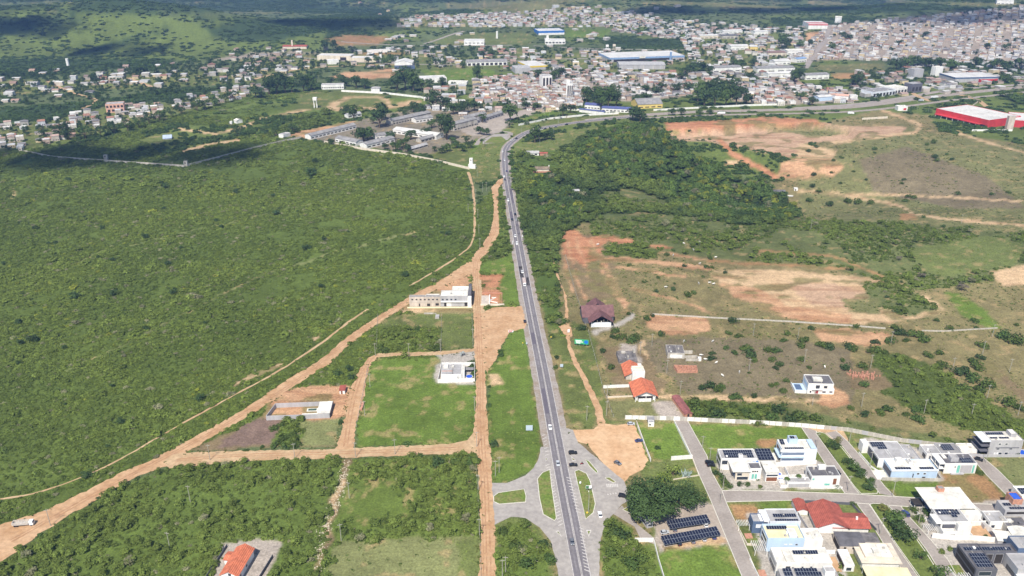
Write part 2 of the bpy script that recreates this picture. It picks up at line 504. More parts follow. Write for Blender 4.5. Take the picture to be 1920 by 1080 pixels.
area('grass', [(1766, 546), (1800, 550), (1850, 588), (1884, 616), (1850, 616), (1800, 586)])
area('dense', [(1640, 656), (1740, 676), (1820, 736), (1940, 796), (1940, 838), (1800, 800), (1700, 765), (1632, 720)])
area('soil', [(1590, 690), (1650, 694), (1680, 722), (1650, 732), (1590, 730)])
area('soil', [(1820, 660), (1870, 690), (1930, 740), (1930, 760), (1840, 700)])
area('shrubG', [(1280, 748), (1430, 756), (1600, 788), (1820, 830), (1800, 842), (1600, 806), (1500, 798), (1290, 786)])
area('dense', [(1290, 750), (1440, 762), (1440, 780), (1295, 778)])
line('dirtP', [(1140, 742), (1250, 745), (1330, 744), (1440, 748), (1530, 752), (1580, 756)], 7)
area('dirtO', [(1540, 742), (1562, 722), (1588, 738), (1594, 756), (1570, 762), (1530, 756)])
line('dirtP', [(1202, 640), (1212, 670), (1230, 700), (1245, 735)], 8)
area('soil', [(1130, 650), (1200, 650), (1250, 720), (1240, 740), (1160, 735), (1135, 690)])
area('pastG', [(1140, 745), (1240, 748), (1280, 790), (1150, 785)])
area('pave', [(1225, 752), (1272, 755), (1290, 786), (1238, 784)])
area('pave', [(1155, 645), (1195, 645), (1200, 682), (1160, 680)])
# housing estate
area('grass2', [(1185, 790), (1500, 800), (1640, 812), (1810, 836), (1960, 880), (2900, 1100), (2900, 1530), (1260, 1530), (1232, 1080), (1215, 960)])
area('grass', [(1290, 795), (1500, 803), (1512, 822), (1350, 850), (1330, 850)])
area('brown', [(1415, 828), (1450, 822), (1462, 836), (1430, 842)])
area('grass', [(1196, 795), (1262, 792), (1292, 855), (1220, 862)])
area('brown', [(1758, 890), (1838, 888), (1890, 932), (1890, 944), (1800, 944), (1770, 918)])
area('grass', [(1662, 905), (1760, 905), (1772, 932), (1690, 930), (1660, 920)])
area('brown', [(1366, 942), (1420, 944), (1440, 970), (1400, 985), (1370, 960)])
area('grass', [(1425, 940), (1490, 942), (1480, 960), (1440, 956)])
area('soil', [(1740, 1012), (1790, 1020), (1800, 1060), (1770, 1060)])
area('yard', [(1340, 870), (1450, 845), (1580, 880), (1590, 920), (1360, 918)])
area('yard', [(1400, 965), (1560, 965), (1590, 1090), (1440, 1090)])
area('yard', [(1620, 820), (1760, 850), (1770, 900), (1660, 900)])
area('grass', [(1600, 850), (1640, 850), (1660, 885), (1632, 882)])
area('yard', [(1700, 940), (1930, 940), (1960, 1100), (1780, 1090), (1740, 1010)])
area('dry', [(1850, 855), (1960, 860), (2100, 960), (1920, 930)])
area('pave', [(1222, 968), (1262, 950), (1340, 944), (1400, 1040), (1340, 1030), (1240, 1040)])
area('dirtP', [(1246, 1024), (1350, 1004), (1362, 1018), (1250, 1034)])
area('grass', [(1236, 1036), (1362, 1020), (1400, 1090), (1500, 1530), (1260, 1530)])
area('scrub2', [(1128, 985), (1150, 966), (1190, 990), (1200, 1016), (1222, 1020), (1240, 1080), (1300, 1530), (1180, 1530), (1128, 1080)])
# left of the highway
area('grass', [(664, 838), (668, 790), (690, 674), (820, 668), (820, 720), (890, 722), (894, 822), (870, 832), (740, 838)])
area('grass2', [(706, 590), (888, 585), (888, 660), (706, 664)])
area('scrub3', [(706, 610), (828, 620), (826, 662), (706, 664)])
area('grass', [(896, 510), (925, 470), (945, 400), (955, 400), (978, 570), (942, 574), (940, 516)])
area('scrub3', [(905, 470), (938, 430), (935, 345), (945, 345), (966, 430), (966, 470), (920, 490)])
area('grass', [(912, 700), (960, 622), (986, 612), (1014, 845), (1000, 878), (960, 905), (918, 908)])
area('dirtP', [(916, 702), (936, 700), (944, 720), (920, 725)])
area('scrub2', [(-900, 1530), (-900, 1160), (0, 1052), (180, 935), (330, 868), (892, 852), (905, 1530)])
area('scrub3', [(640, 866), (894, 856), (903, 1020), (620, 1020)])
area('dry', [(628, 1012), (902, 1005), (905, 1200), (600, 1200)])
area('grass2', [(860, 1015), (903, 1005), (905, 1200), (850, 1200)])
line('soil', [(652, 862), (640, 900), (628, 945), (614, 985), (604, 1030), (598, 1090)], 15)
line('dirtP', [(640, 900), (622, 960), (606, 1000)], 6)
area('soil', [(350, 846), (500, 780), (640, 785), (632, 838), (450, 842)])
area('soilD', [(400, 838), (470, 790), (530, 782), (510, 836)])
area('scrub2', [(495, 840), (540, 782), (570, 786), (560, 838)])
area('dry', [(565, 790), (640, 785), (632, 838), (565, 838)])
area('dirtO', [(496, 780), (520, 742), (560, 726), (650, 722), (660, 740), (652, 780), (630, 785), (500, 786)])
area('scrub', [(560, 726), (655, 640), (700, 612), (712, 660), (672, 690), (655, 722)])
area('dirtO', [(760, 578), (770, 556), (860, 510), (884, 498), (890, 585), (780, 586)])
area('dirtP', [(745, 584), (770, 574), (886, 574), (890, 586), (770, 588)])
area('dirtR', [(900, 516), (938, 516), (942, 574), (902, 574)])
area('yard', [(820, 662), (888, 656), (890, 720), (820, 722)])
line('dirtP', [(440, 722), (470, 706), (535, 680)], 5)
line('dirtP', [(585, 640), (620, 612), (640, 602)], 3)
area('pave', [(392, 1100), (405, 1050), (422, 1016), (525, 1016), (510, 1060), (495, 1100)])
area('verge', [(922, 985), (960, 968), (985, 972), (1012, 992), (1032, 1018), (1042, 1050), (1060, 1200), (925, 1200)])
area('scrub2', [(930, 1000), (960, 985), (985, 985), (1015, 1010), (1030, 1050), (1045, 1150), (930, 1150)])
area('soil', [(1078, 828), (1100, 832), (1130, 860), (1150, 884), (1120, 868)])

# ------------------------------------------------------------------ terrain sheet
def ground_lookup(x, y, z, warp=1.0):
    px, py = project(x, y, z)
    k = np.clip(0.003654 * (py + 150), 0.4, 6)      # pixels per metre
    wx = (fbm(x / 9.0, y / 9.0, 31, 3) - 0.5) * 7.0 * k * warp
    wy = (fbm(x / 9.0, y / 9.0, 47, 3) - 0.5) * 6.0 * k * k * 0.16 * warp
    j = np.clip(((px + wx - CX0) / CST + 0.5).astype(int), 0, CW - 1)
    i = np.clip(((py + wy - CY0) / CST + 0.5).astype(int), 0, CHH - 1)
    return i, j, px, py

PALETTE = np.array([lin(CLS[k][0]) for k in CN]) * 0.76

def build_ground():
    pys = [1500.0]
    while pys[-1] > -66:
        p = pys[-1]
        pys.append(p - (1.5 if 200 < p < 340 else 2.2 if p < 900 else 4.0 if p < 1120 else 14.0))
    _, ds = plan(0 * np.array(pys), np.array(pys))
    extra = np.geomspace(ds[-1] * 1.04, 16000, 60)
    ds = np.concatenate([[30.0, 80.0], ds, extra]); ds = np.sort(ds)
    a = np.arange(-1150, 1150.1, 3.2)                           # horizontal offset in photograph pixels
    a = np.concatenate([np.linspace(-5200, -1190, 40), a, np.linspace(1190, 5200, 40)])
    tt = ds[:, None] * CP + CAMH * SP
    X = a[None, :] / FOC * tt
    Y = np.repeat(ds[:, None], len(a), 1)
    Z = height(X.ravel(), Y.ravel()).reshape(X.shape)
    nr, nc = X.shape
    co = np.stack([X, Y, Z], -1).reshape(-1, 3)
    i, j, px, py = ground_lookup(co[:, 0], co[:, 1], co[:, 2])
    cl = CANV[i, j]
    rgb = PALETTE[cl].copy()
    # soften class borders: average with neighbours
    img = rgb.reshape(nr, nc, 3)
    sm = img.copy()
    sm[1:-1, 1:-1] = (img[1:-1, 1:-1] * 2 + img[:-2, 1:-1] + img[2:, 1:-1] + img[1:-1, :-2] + img[1:-1, 2:]) / 6
    rgb = sm.reshape(-1, 3)
    x, y = co[:, 0], co[:, 1]
    n1 = fbm(x / 38.0, y / 38.0, 101, 4) - 0.5
    n2 = fbm(x / 7.0, y / 7.0, 131, 3) - 0.5
    n3 = fbm(x / 110.0, y / 90.0, 151, 3) - 0.5
    veg = np.isin(cl, [CID[k] for k in ('dirtO', 'dirtR', 'dirtP', 'dirtPk', 'town', 'yard', 'pave')])
    amp = np.where(veg, 0.5, 0.9)
    f = 1 + amp * (0.55 * n1 + 0.45 * n2 + 0.35 * n3)
    rgb = rgb * f[:, None]
    # bare or weedy patches
    dirt = np.array(lin((196, 168, 124))) * 0.76; weed = np.array(lin((136, 130, 84))) * 0.76
    p1 = sstep(0.60, 0.74, fbm(x / 7.0, y / 7.0, 211, 5)) * np.where(np.isin(cl, [CID[k] for k in ('grass', 'grass2', 'verge', 'dry', 'pasture', 'pastG', 'scrub3', 'shrubG', 'base')]), 0.5, 0.0)
    p2 = sstep(0.57, 0.68, fbm(x / 22.0, y / 14.0, 223, 5)) * np.where(np.isin(cl, [CID[k] for k in ('dirtP', 'dirtPk', 'dirtO', 'soil', 'brown', 'dirtR')]), 0.75, 0.0)
    rgb = rgb * (1 - p1[:, None]) + dirt * p1[:, None]
    rgb = rgb * (1 - p2[:, None]) + weed * p2[:, None]
    # erosion streaks on the graded plots
    st = sstep(0.5, 0.66, fbm(x / 26.0 + y / 50.0, y / 4.5, 241, 4)) * np.where(np.isin(cl, [CID['dirtPk'], CID['dirtP'], CID['dirtO'], CID['dirtR']]), 0.6, 0.0)
    rgb = rgb * (1 - st[:, None] * np.array([0.35, 0.45, 0.5]))
    me = bpy.data.meshes.new('ground')
    q = (np.arange(nr - 1)[:, None] * nc + np.arange(nc - 1)[None, :]).ravel()
    quads = np.stack([q, q + 1, q + nc + 1, q + nc], -1).astype(np.int32)
    me.vertices.add(len(co)); me.vertices.foreach_set('co', co.astype(np.float32).ravel())
    me.loops.add(quads.size); me.loops.foreach_set('vertex_index', quads.ravel())
    me.polygons.add(len(quads))
    me.polygons.foreach_set('loop_start', np.arange(0, quads.size, 4, dtype=np.int32))
    me.polygons.foreach_set('use_smooth', np.ones(len(quads), bool))
    me.update(calc_edges=True)
    at = me.color_attributes.new('Col', 'FLOAT_COLOR', 'POINT')
    at.data.foreach_set('color', np.concatenate([np.clip(rgb, 0.004, 0.9), np.ones((len(rgb), 1))], 1).astype(np.float32).ravel())
    o = link('ground', me, ground_material())
    tag(o, kind='structure')
    return o

def ground_material():
    m = bpy.data.materials.new('ground_soil'); m.use_nodes = True
    nt = m.node_tree; n = nt.nodes; l = nt.links
    b = n['Principled BSDF']; b.inputs['Roughness'].default_value = 0.95
    b.inputs['Specular IOR Level'].default_value = 0.1
    at = n.new('ShaderNodeAttribute'); at.attribute_name = 'Col'
    geo = n.new('ShaderNodeNewGeometry')
    out = at.outputs['Color']
    for sc, lo, hi in ((0.9, 0.62, 1.3), (0.22, 0.78, 1.18)):
        ns = n.new('ShaderNodeTexNoise'); ns.inputs['Scale'].default_value = sc
        ns.inputs['Detail'].default_value = 5; ns.inputs['Roughness'].default_value = 0.7
        l.new(geo.outputs['Position'], ns.inputs['Vector'])
        mr = n.new('ShaderNodeMapRange'); mr.inputs['From Min'].default_value = 0.32; mr.inputs['From Max'].default_value = 0.68
        mr.inputs['To Min'].default_value = lo; mr.inputs['To Max'].default_value = hi
        l.new(ns.outputs['Fac'], mr.inputs['Value'])
        mx = n.new('ShaderNodeVectorMath'); mx.operation = 'SCALE'
        l.new(out, mx.inputs[0]); l.new(mr.outputs['Result'], mx.inputs['Scale'])
        out = mx.outputs['Vector']
        last = ns
    l.new(out, b.inputs['Base Color'])
    bp = n.new('ShaderNodeBump'); bp.inputs['Strength'].default_value = 0.35; bp.inputs['Distance'].default_value = 0.6
    l.new(last.outputs['Fac'], bp.inputs['Height']); l.new(bp.outputs['Normal'], b.inputs['Normal'])
    return m

build_ground()

# ------------------------------------------------------------------ sheets on the ground
def resample(pts, step):
    out = []
    n = len(pts)
    for i in range(n):
        a = Vector(pts[i]); b = Vector(pts[(i + 1) % n])
        k = max(1, int((b - a).length / step))
        out += [a.lerp(b, t / k) for t in range(k)]
    return out

EDGES = []
def sheet(name, poly, z, material, ragged=0.0, step=2.5, drape=False, struct=True, block=True, parent=None):
    """a paved or worn surface: outline in photograph pixels laid on the ground"""
    if block: keep(poly, 1.0)
    pts = [flat(*p) if not drape else P(*p) for p in poly]
    if ragged > 0:
        pts = resample(pts, step)
        if name.startswith('dirt'): EDGES.extend(pts)
        pts = [p + Vector((random.uniform(-1, 1) * ragged, random.uniform(-1, 1) * ragged, 0)) for p in pts]
    vs_ = [(p.x, p.y, (ht(p.x, p.y) if drape else 0.0) + z) for p in pts]
    a = sum(vs_[i][0] * vs_[(i + 1) % len(vs_)][1] - vs_[(i + 1) % len(vs_)][0] * vs_[i][1] for i in range(len(vs_)))
    if a < 0: vs_.reverse()
    o = link(name, mesh(name, vs_, [tuple(range(len(vs_)))]), material, parent)
    if struct: tag(o, kind='structure')
    return o

def strip(name, center, widths, z, material, off=0.0, step=6.0, struct=True, parent=None, block=True, ragged=0.0):
    """ribbon along world points; off shifts it sideways"""
    pts = smooth_line(center, step)
    n = len(pts); L = []; Rr = []
    for i, p in enumerate(pts):
        t = (pts[min(i + 1, n - 1)] - pts[max(i - 1, 0)]); t.z = 0; t.normalize()
        nn = Vector((t.y, -t.x, 0))
        w = np.interp(i / (n - 1), np.linspace(0, 1, len(widths)), widths)
        c = p + nn * off
        j1 = random.uniform(-ragged, ragged); j2 = random.uniform(-ragged, ragged)
        for lst, s, jj in ((L, -1, j1), (Rr, 1, j2)):
            q = c + nn * (s * w / 2 + jj); lst.append((q.x, q.y, ht(q.x, q.y) + z))
    v = L + Rr
    f = [(i, n + i, n + i + 1, i + 1) for i in range(n - 1)]
    o = link(name, mesh(name, v, f), material, parent)
    if struct: tag(o, kind='structure')
    if block:
        pp = [project(*q) for q in L + Rr[::-1]]
        keep([(float(a), float(b)) for a, b in pp], 2.2 if 'track' in name else 0.5)
    return o

def smooth_line(pts, step):
    """Catmull-Rom through the points, resampled"""
    out = []
    n = len(pts)
    for i in range(n - 1):
        p0 = pts[max(i - 1, 0)]; p1 = pts[i]; p2 = pts[i + 1]; p3 = pts[min(i + 2, n - 1)]
        k = max(1, int((p2 - p1).length / step))
        for s in range(k):
            t = s / k
            out.append(0.5 * ((2 * p1) + (p2 - p0) * t + (2 * p0 - 5 * p1 + 4 * p2 - p3) * t * t + (3 * p1 - p0 - 3 * p2 + p3) * t ** 3))
    out.append(pts[-1].copy())
    return out

def surf_mat(name, rgb, rough=0.9, fine=1.2, coarse=0.08, var=0.2, bump=0.3, rgb2=None):
    """worn ground surface: two world-space noises"""
    if name in MATS: return MATS[name]
    m = bpy.data.materials.new(name); m.use_nodes = True
    nt = m.node_tree; n = nt.nodes; l = nt.links
    b = n['Principled BSDF']; b.inputs['Roughness'].default_value = rough
    b.inputs['Specular IOR Level'].default_value = 0.2
    geo = n.new('ShaderNodeNewGeometry')
    c1 = np.array(lin(rgb)) * 0.76; c2 = np.array(lin(rgb2)) * 0.76 if rgb2 else c1 * (1 - 1.5 * var)
    ns = n.new('ShaderNodeTexNoise'); ns.inputs['Scale'].default_value = coarse; ns.inputs['Detail'].default_value = 8
    ns.inputs['Roughness'].default_value = 0.7
    l.new(geo.outputs['Position'], ns.inputs['Vector'])
    cr = n.new('ShaderNodeValToRGB')
    cr.color_ramp.elements[0].position = 0.36; cr.color_ramp.elements[0].color = tuple(c2) + (1,)
    cr.color_ramp.elements[1].position = 0.58; cr.color_ramp.elements[1].color = tuple(c1) + (1,)
    l.new(ns.outputs['Fac'], cr.inputs['Fac'])
    nf = n.new('ShaderNodeTexNoise'); nf.inputs['Scale'].default_value = fine; nf.inputs['Detail'].default_value = 4
    l.new(geo.outputs['Position'], nf.inputs['Vector'])
    mr = n.new('ShaderNodeMapRange'); mr.inputs['From Min'].default_value = 0.3; mr.inputs['From Max'].default_value = 0.7
    mr.inputs['To Min'].default_value = 1 - var; mr.inputs['To Max'].default_value = 1 + var * 0.7
    l.new(nf.outputs['Fac'], mr.inputs['Value'])
    mx = n.new('ShaderNodeVectorMath'); mx.operation = 'SCALE'
    l.new(cr.outputs['Color'], mx.inputs[0]); l.new(mr.outputs['Result'], mx.inputs['Scale'])
    l.new(mx.outputs['Vector'], b.inputs['Base Color'])
    bp = n.new('ShaderNodeBump'); bp.inputs['Strength'].default_value = bump; bp.inputs['Distance'].default_value = 0.3
    l.new(nf.outputs['Fac'], bp.inputs['Height']); l.new(bp.outputs['Normal'], b.inputs['Normal'])
    MATS[name] = m
    return m

M_SHOULDER = surf_mat('shoulder_gravel', (182, 173, 166), fine=0.8, coarse=0.16, var=0.18, rgb2=(164, 148, 132))
M_ASPHALT = surf_mat('asphalt', (148, 143, 147), fine=0.6, coarse=0.12, var=0.16)
M_JUNCTION = surf_mat('junction_asphalt', (188, 181, 174), fine=0.5, coarse=0.13, var=0.16, rgb2=(172, 165, 160))
M_LINE = surf_mat('road_paint', (226, 220, 214), fine=1.2, coarse=0.3, var=0.12)
M_DIRT = surf_mat('dirt', (218, 180, 142), fine=0.5, coarse=0.09, var=0.18, rgb2=(194, 152, 112))
M_DIRTP = surf_mat('dirt_pale', (214, 184, 146), fine=0.5, coarse=0.09, var=0.18, rgb2=(196, 160, 122))
M_DIRTL = surf_mat('dirt_lot', (232, 194, 154), fine=0.4, coarse=0.05, var=0.12, rgb2=(214, 170, 128))
M_STREET = surf_mat('street_paving', (182, 172, 164), fine=0.9, coarse=0.08, var=0.12, rgb2=(164, 154, 146))
M_KERB = mat('kerb_concrete', (206, 202, 190), 0.9, 0.12, 0.6)
M_CONC = mat('concrete', (172, 168, 162), 0.9, 0.22, 0.25)
M_CONCP = mat('concrete_pale', (206, 202, 196), 0.9, 0.18, 0.25)
M_ISLE = surf_mat('island_grass', (116, 138, 62), fine=0.9, coarse=0.15, var=0.3, rgb2=(148, 140, 92))

# highway
HW_PX = [(1170, 1500), (1128, 1280), (1091.5, 1080), (1053, 885), (1019.5, 705), (987, 540), (952.4, 345), (947, 305), (949.5, 278), (965, 262), (989, 248), (1017, 240), (1045, 235), (1082, 229.5), (1140, 223), (1185, 219)]
HW = [flat(*p) for p in HW_PX]
strip('highway_shoulder', HW, [15, 14.5, 14, 13.5, 12.5, 12, 12, 12], 0.05, M_SHOULDER, ragged=0.35, step=5)
hw = strip('highway', HW, [7.6], 0.12, M_ASPHALT)
for off, w in ((-3.55, 0.3), (3.55, 0.3), (-0.24, 0.22), (0.24, 0.22)):
    strip('lane_line', HW, [w], 0.16, M_LINE, off=off, struct=False, parent=hw, block=False)
M_WEAR = surf_mat('wheel_wear', (136, 131, 135), fine=0.6, coarse=0.09, var=0.10)
for off in (-2.6, -1.0, 1.0, 2.6):
    strip('wheel_wear', HW, [0.7], 0.14, M_WEAR, off=off, struct=False, parent=hw, block=False, ragged=.12)
for k in range(16):
    t = random.uniform(.12, .62); n_ = len(HWP := smooth_line(HW, 6.0)); i0 = int(t * n_); ln = random.randint(1, 4)
    strip('asphalt_patch', HWP[i0:i0 + ln + 2], [random.uniform(1.6, 3.0)], 0.15, MATS['wheel_wear'] if k % 3 else surf_mat('asphalt_new', (120, 114, 124), var=.12), off=random.choice((-1.8, 1.8)), struct=False, parent=hw, block=False, step=5)
FARR = [flat(*p) for p in [(1100, 226), (1180, 218), (1300, 210), (1420, 207), (1560, 203), (1640, 196), (1760, 180), (1920, 163), (2100, 146)]]
strip('far_highway', FARR, [16], 0.10, M_SHOULDER, step=15)
strip('far_highway', [flat(*p) for p in [(1200, 222), (1330, 216), (1480, 213), (1600, 209), (1700, 199), (1800, 186), (1930, 172)]], [9], 0.10, M_SHOULDER, step=15)
strip('far_highway', [flat(*p) for p in [(1490, 203), (1600, 196), (1690, 184), (1790, 168), (1930, 158)]], [12], 0.08, M_STREET, step=15)
strip('far_street', [flat(*p) for p in [(1510, 128), (1530, 98), (1545, 80), (1555, 58)]], [11], 0.10, M_STREET, step=15)
strip('far_street', [flat(*p) for p in [(1700, 168), (1720, 180), (1745, 190)]], [9], 0.10, M_DIRTP, step=15)
strip('far_street', [flat(*p) for p in [(1850, 200), (1830, 186), (1800, 178)]], [8], 0.10, M_DIRTP, step=15)
strip('far_street', [flat(*p) for p in [(870, 122), (1010, 112), (1140, 110), (1260, 112)]], [8], 0.10, M_STREET, step=15)
strip('far_street', [flat(*p) for p in [(470, 150), (560, 130), (680, 122), (760, 122)]], [8], 0.10, M_DIRTP, step=15)
strip('far_street', [flat(*p) for p in [(560, 108), (700, 118), (860, 122)]], [7], 0.12, M_STREET, step=15)
strip('far_street', [flat(*p) for p in [(640, 87), (760, 86), (960, 85)]], [7], 0.12, M_STREET, step=15)
strip('far_street', [flat(*p) for p in [(795, 83), (840, 71), (870, 66)]], [7], 0.12, M_STREET, step=15)
strip('far_street', [flat(*p) for p in [(1000, 86), (1130, 92), (1290, 94)]], [7], 0.12, M_STREET, step=15)
strip('far_street', [flat(*p) for p in [(90, 152), (130, 172), (180, 188), (150, 205)]], [6], 0.12, M_DIRTP, step=15)
strip('far_street', [flat(*p) for p in [(240, 146), (285, 163)]], [8], 0.12, M_DIRTP, step=15)
strip('access_road', [flat(*p) for p in [(948, 262), (958, 250), (935, 247), (905, 258), (893, 272)]], [5.5], 0.07, M_STREET, step=5)
sheet('junction', [(905, 262), (925, 252), (958, 250), (952, 262), (930, 268), (905, 270)], 0.06, M_JUNCTION)
sheet('traffic_island', [(908, 268), (922, 257), (940, 256), (948, 262), (944, 268)], 0.2, M_ISLE)

# junction paving and islands
sheet('junction', [(1014, 838), (1010, 860), (1000, 878), (985, 892), (950, 906), (921, 905), (907, 915), (905, 985), (925, 985), (958, 969), (985, 971), (1012, 990), (1032, 1015), (1042, 1050), (1052, 1110), (1090, 1110), (1036, 838)], 0.07, M_JUNCTION, ragged=0.2)
sheet('junction', [(1046, 800), (1074, 806), (1084, 830), (1130, 868), (1170, 902), (1184, 935), (1166, 946), (1152, 962), (1136, 980), (1126, 1010), (1123, 1080), (1132, 1110), (1096, 1110), (1056, 860)], 0.08, M_JUNCTION, ragged=0.2)
sheet('entrance_paving', [(1150, 964), (1166, 948), (1196, 984), (1230, 1012), (1226, 1020), (1202, 1013), (1190, 988)], 0.10, M_STREET)

def kerb_ring(poly, parent, w=0.35, h=0.16, z0=0.0, closed=True):
    pts = [flat(*p) for p in poly]
    n = len(pts)
    a = sum(pts[i].x * pts[(i + 1) % n].y - pts[(i + 1) % n].x * pts[i].y for i in range(n))
    if closed and a < 0: pts.reverse()
    v = []; f = []
    for i in range(n):
        p = pts[i]
        t0 = (p - pts[i - 1]) if (closed or i > 0) else (pts[1] - p)
        t1 = (pts[(i + 1) % n] - p) if (closed or i < n - 1) else t0
        t0.normalize(); t1.normalize()
        t = (t0 + t1); t.normalize()
        nn = Vector((t.y, -t.x, 0))
        for q, z in ((p, z0), (p, z0 + h), (p - nn * w, z0 + h), (p - nn * w, z0)):
            v.append((q.x, q.y, z))
    for i in range(n if closed else n - 1):
        a0 = i * 4; b0 = ((i + 1) % n) * 4
        for k in range(3):
            f.append((a0 + k, b0 + k, b0 + k + 1, a0 + k + 1))
    return link('kerb', mesh('kerb', v, f), M_KERB, parent)

ISLES = [
    [(925, 931), (934, 924), (983, 917), (987, 930), (986, 942), (936, 946), (925, 941)],
    [(1007, 898), (1017, 886), (1031, 881), (1035, 912), (1044, 972), (1040, 977), (1018, 965), (1011, 935)],
    [(1077, 884), (1085, 881), (1100, 888), (1107, 902), (1117, 945), (1113, 962), (1098, 974)],
    [(1097, 861), (1106, 866), (1121, 884), (1119, 888), (1104, 874)],
    [(1134, 896), (1143, 895), (1155, 904), (1150, 906), (1138, 900)],
    [(1167, 956), (1178, 950), (1196, 958), (1215, 966), (1222, 985), (1208, 976)],
]
for k, pl in enumerate(ISLES):
    isl = sheet('traffic_island', pl, 0.20, M_ISLE, block=(k > 1))
    kerb_ring(pl, isl, z0=0.08, h=0.15)
# painted hatching beside the carriageway and small painted triangles
def hatch(p0, p1, n, length, ang, parent, w=0.25):
    a = flat(*p0); b = flat(*p1)
    d = (b - a).normalized(); nn = Vector((d.y, -d.x, 0))
    v = []; f = []
    for k in range(n):
        c = a.lerp(b, (k + 0.5) / n)
        e = (nn * math.cos(ang) + d * math.sin(ang)) * length
        for q in (c - d * w, c + d * w, c + e + d * w, c + e - d * w):
            v.append((q.x, q.y, 0.17))
    for k in range(n):
        link('hatch_line', mesh('hatch_line', v[4 * k:4 * k + 4], [(0, 1, 2, 3)]), M_LINE, parent)
hatch((1030, 868), (1056, 985), 22, 2.6, 0.5, hw)
hatch((1070, 895), (1090, 965), 12, 2.4, -0.5, hw)
hatch((1094, 990), (1105, 1075), 14, 2.2, -0.5, hw)
hatch((1022, 812), (1030, 862), 8, 2.0, 0.5, hw)
for tri in ([(1071, 856), (1073, 865), (1081, 864)], [(1041, 996), (1047, 995), (1054, 1008)], [(1099, 994), (1109, 994), (1104, 1008)], [(1023, 866), (1028, 860), (1023, 858)]):
    t3 = sheet('painted_triangle', tri, 0.16, M_LINE, struct=False, parent=hw)
    c = (sum(p[0] for p in tri) / 3, sum(p[1] for p in tri) / 3)
    sheet('triangle_centre', [(p[0] * 0.5 + c[0] * 0.5, p[1] * 0.5 + c[1] * 0.5) for p in tri], 0.20, M_ISLE, struct=False, parent=t3)
hatch((1137, 914), (1160, 914), 7, -2.6, 0.0, hw, 0.3)
hatch((1138, 929), (1158, 926), 4, -1.0, 0.0, hw, 0.3)

# dirt roads
sheet('dirt_road', [(-260, 1010), (0, 983), (85, 958), (160, 921), (230, 885), (300, 855), (378, 812), (456, 768), (540, 711), (598, 677), (640, 641), (690, 604), (738, 575), (768, 556), (830, 524), (876, 492), (893, 500), (884, 512), (790, 556), (756, 577), (702, 611), (655, 646), (618, 682), (556, 722), (470, 778), (398, 820), (338, 854), (322, 870), (260, 892), (190, 932), (110, 978), (60, 1012), (0, 1058), (-260, 1190)], 0.06, M_DIRT, ragged=0.7)
sheet('dirt_road', [(322, 853), (345, 849), (430, 846), (640, 842), (750, 836), (850, 832), (875, 826), (889, 810), (897, 850), (800, 853), (640, 859), (450, 865), (318, 878), (306, 866)], 0.09, M_DIRTP, ragged=0.5)
sheet('dirt_road', [(896, 1110), (902, 1000), (898, 905), (894, 850), (888, 810), (893, 760), (892, 700), (889, 650), (888, 604), (885, 560), (886, 520), (879, 494), (890, 476), (905, 458), (918, 436), (925, 410), (926, 380), (921, 352), (934, 338), (943, 334), (943, 342), (934, 354), (935, 400), (936, 438), (918, 470), (903, 490), (899, 510), (902, 540), (906, 565), (912, 600), (910, 640), (910, 700), (912, 760), (915, 810), (922, 860), (921, 905), (928, 985), (929, 1030), (931, 1110)], 0.12, M_DIRT, ragged=0.5)
sheet('dirt_apron', [(905, 585), (925, 577), (979, 574), (987, 606), (984, 616), (958, 622), (945, 640), (930, 672), (914, 700), (908, 690), (909, 640)], 0.10, M_DIRT, ragged=0.6)
sheet('dirt_road', [(630, 842), (640, 805), (650, 770), (655, 738), (674, 692), (690, 670), (708, 663), (710, 669), (697, 680), (688, 702), (684, 738), (668, 792), (663, 842)], 0.10, M_DIRT, ragged=0.7)
sheet('dirt_lane', [(706, 663), (820, 659), (892, 653), (892, 659), (820, 666), (708, 670)], 0.07, M_DIRTP, ragged=0.4)
strip('dirt_track', [flat(*p) for p in [(-150, 970), (0, 937), (80, 921), (200, 874), (330, 801), (430, 746), (520, 697), (600, 645), (655, 603), (690, 580)]], [1.0, 1.2, 1.4, 1.8], 0.10, M_DIRTP, ragged=0.35, step=4)
strip('dirt_track', [flat(*p) for p in [(768, 536), (820, 506), (862, 478), (886, 452), (890, 400), (886, 350), (878, 322)]], [1.6, 2.0, 3.0], 0.10, M_DIRTP, ragged=0.4, step=4)
sheet('dirt_lot', [(1070, 806), (1112, 804), (1130, 794), (1155, 797), (1190, 794), (1214, 862), (1206, 880), (1180, 893), (1170, 903), (1140, 880), (1116, 850), (1100, 832), (1080, 826)], 0.05, M_DIRTL, ragged=0.6)
strip('dirt_path', [flat(*p) for p in [(1030, 458), (1037, 490), (1046, 520), (1060, 555), (1063, 600), (1064, 630), (1074, 668), (1094, 708), (1110, 740), (1122, 770), (1128, 800)]], [1.0, 1.4, 1.6, 2.0, 3.0, 4.5], 0.08, M_DIRT, ragged=0.5, step=3)
sheet('dirt_patch', [(1048, 612), (1062, 606), (1070, 614), (1074, 630), (1064, 634), (1056, 626)], 0.07, M_DIRT, ragged=0.4)

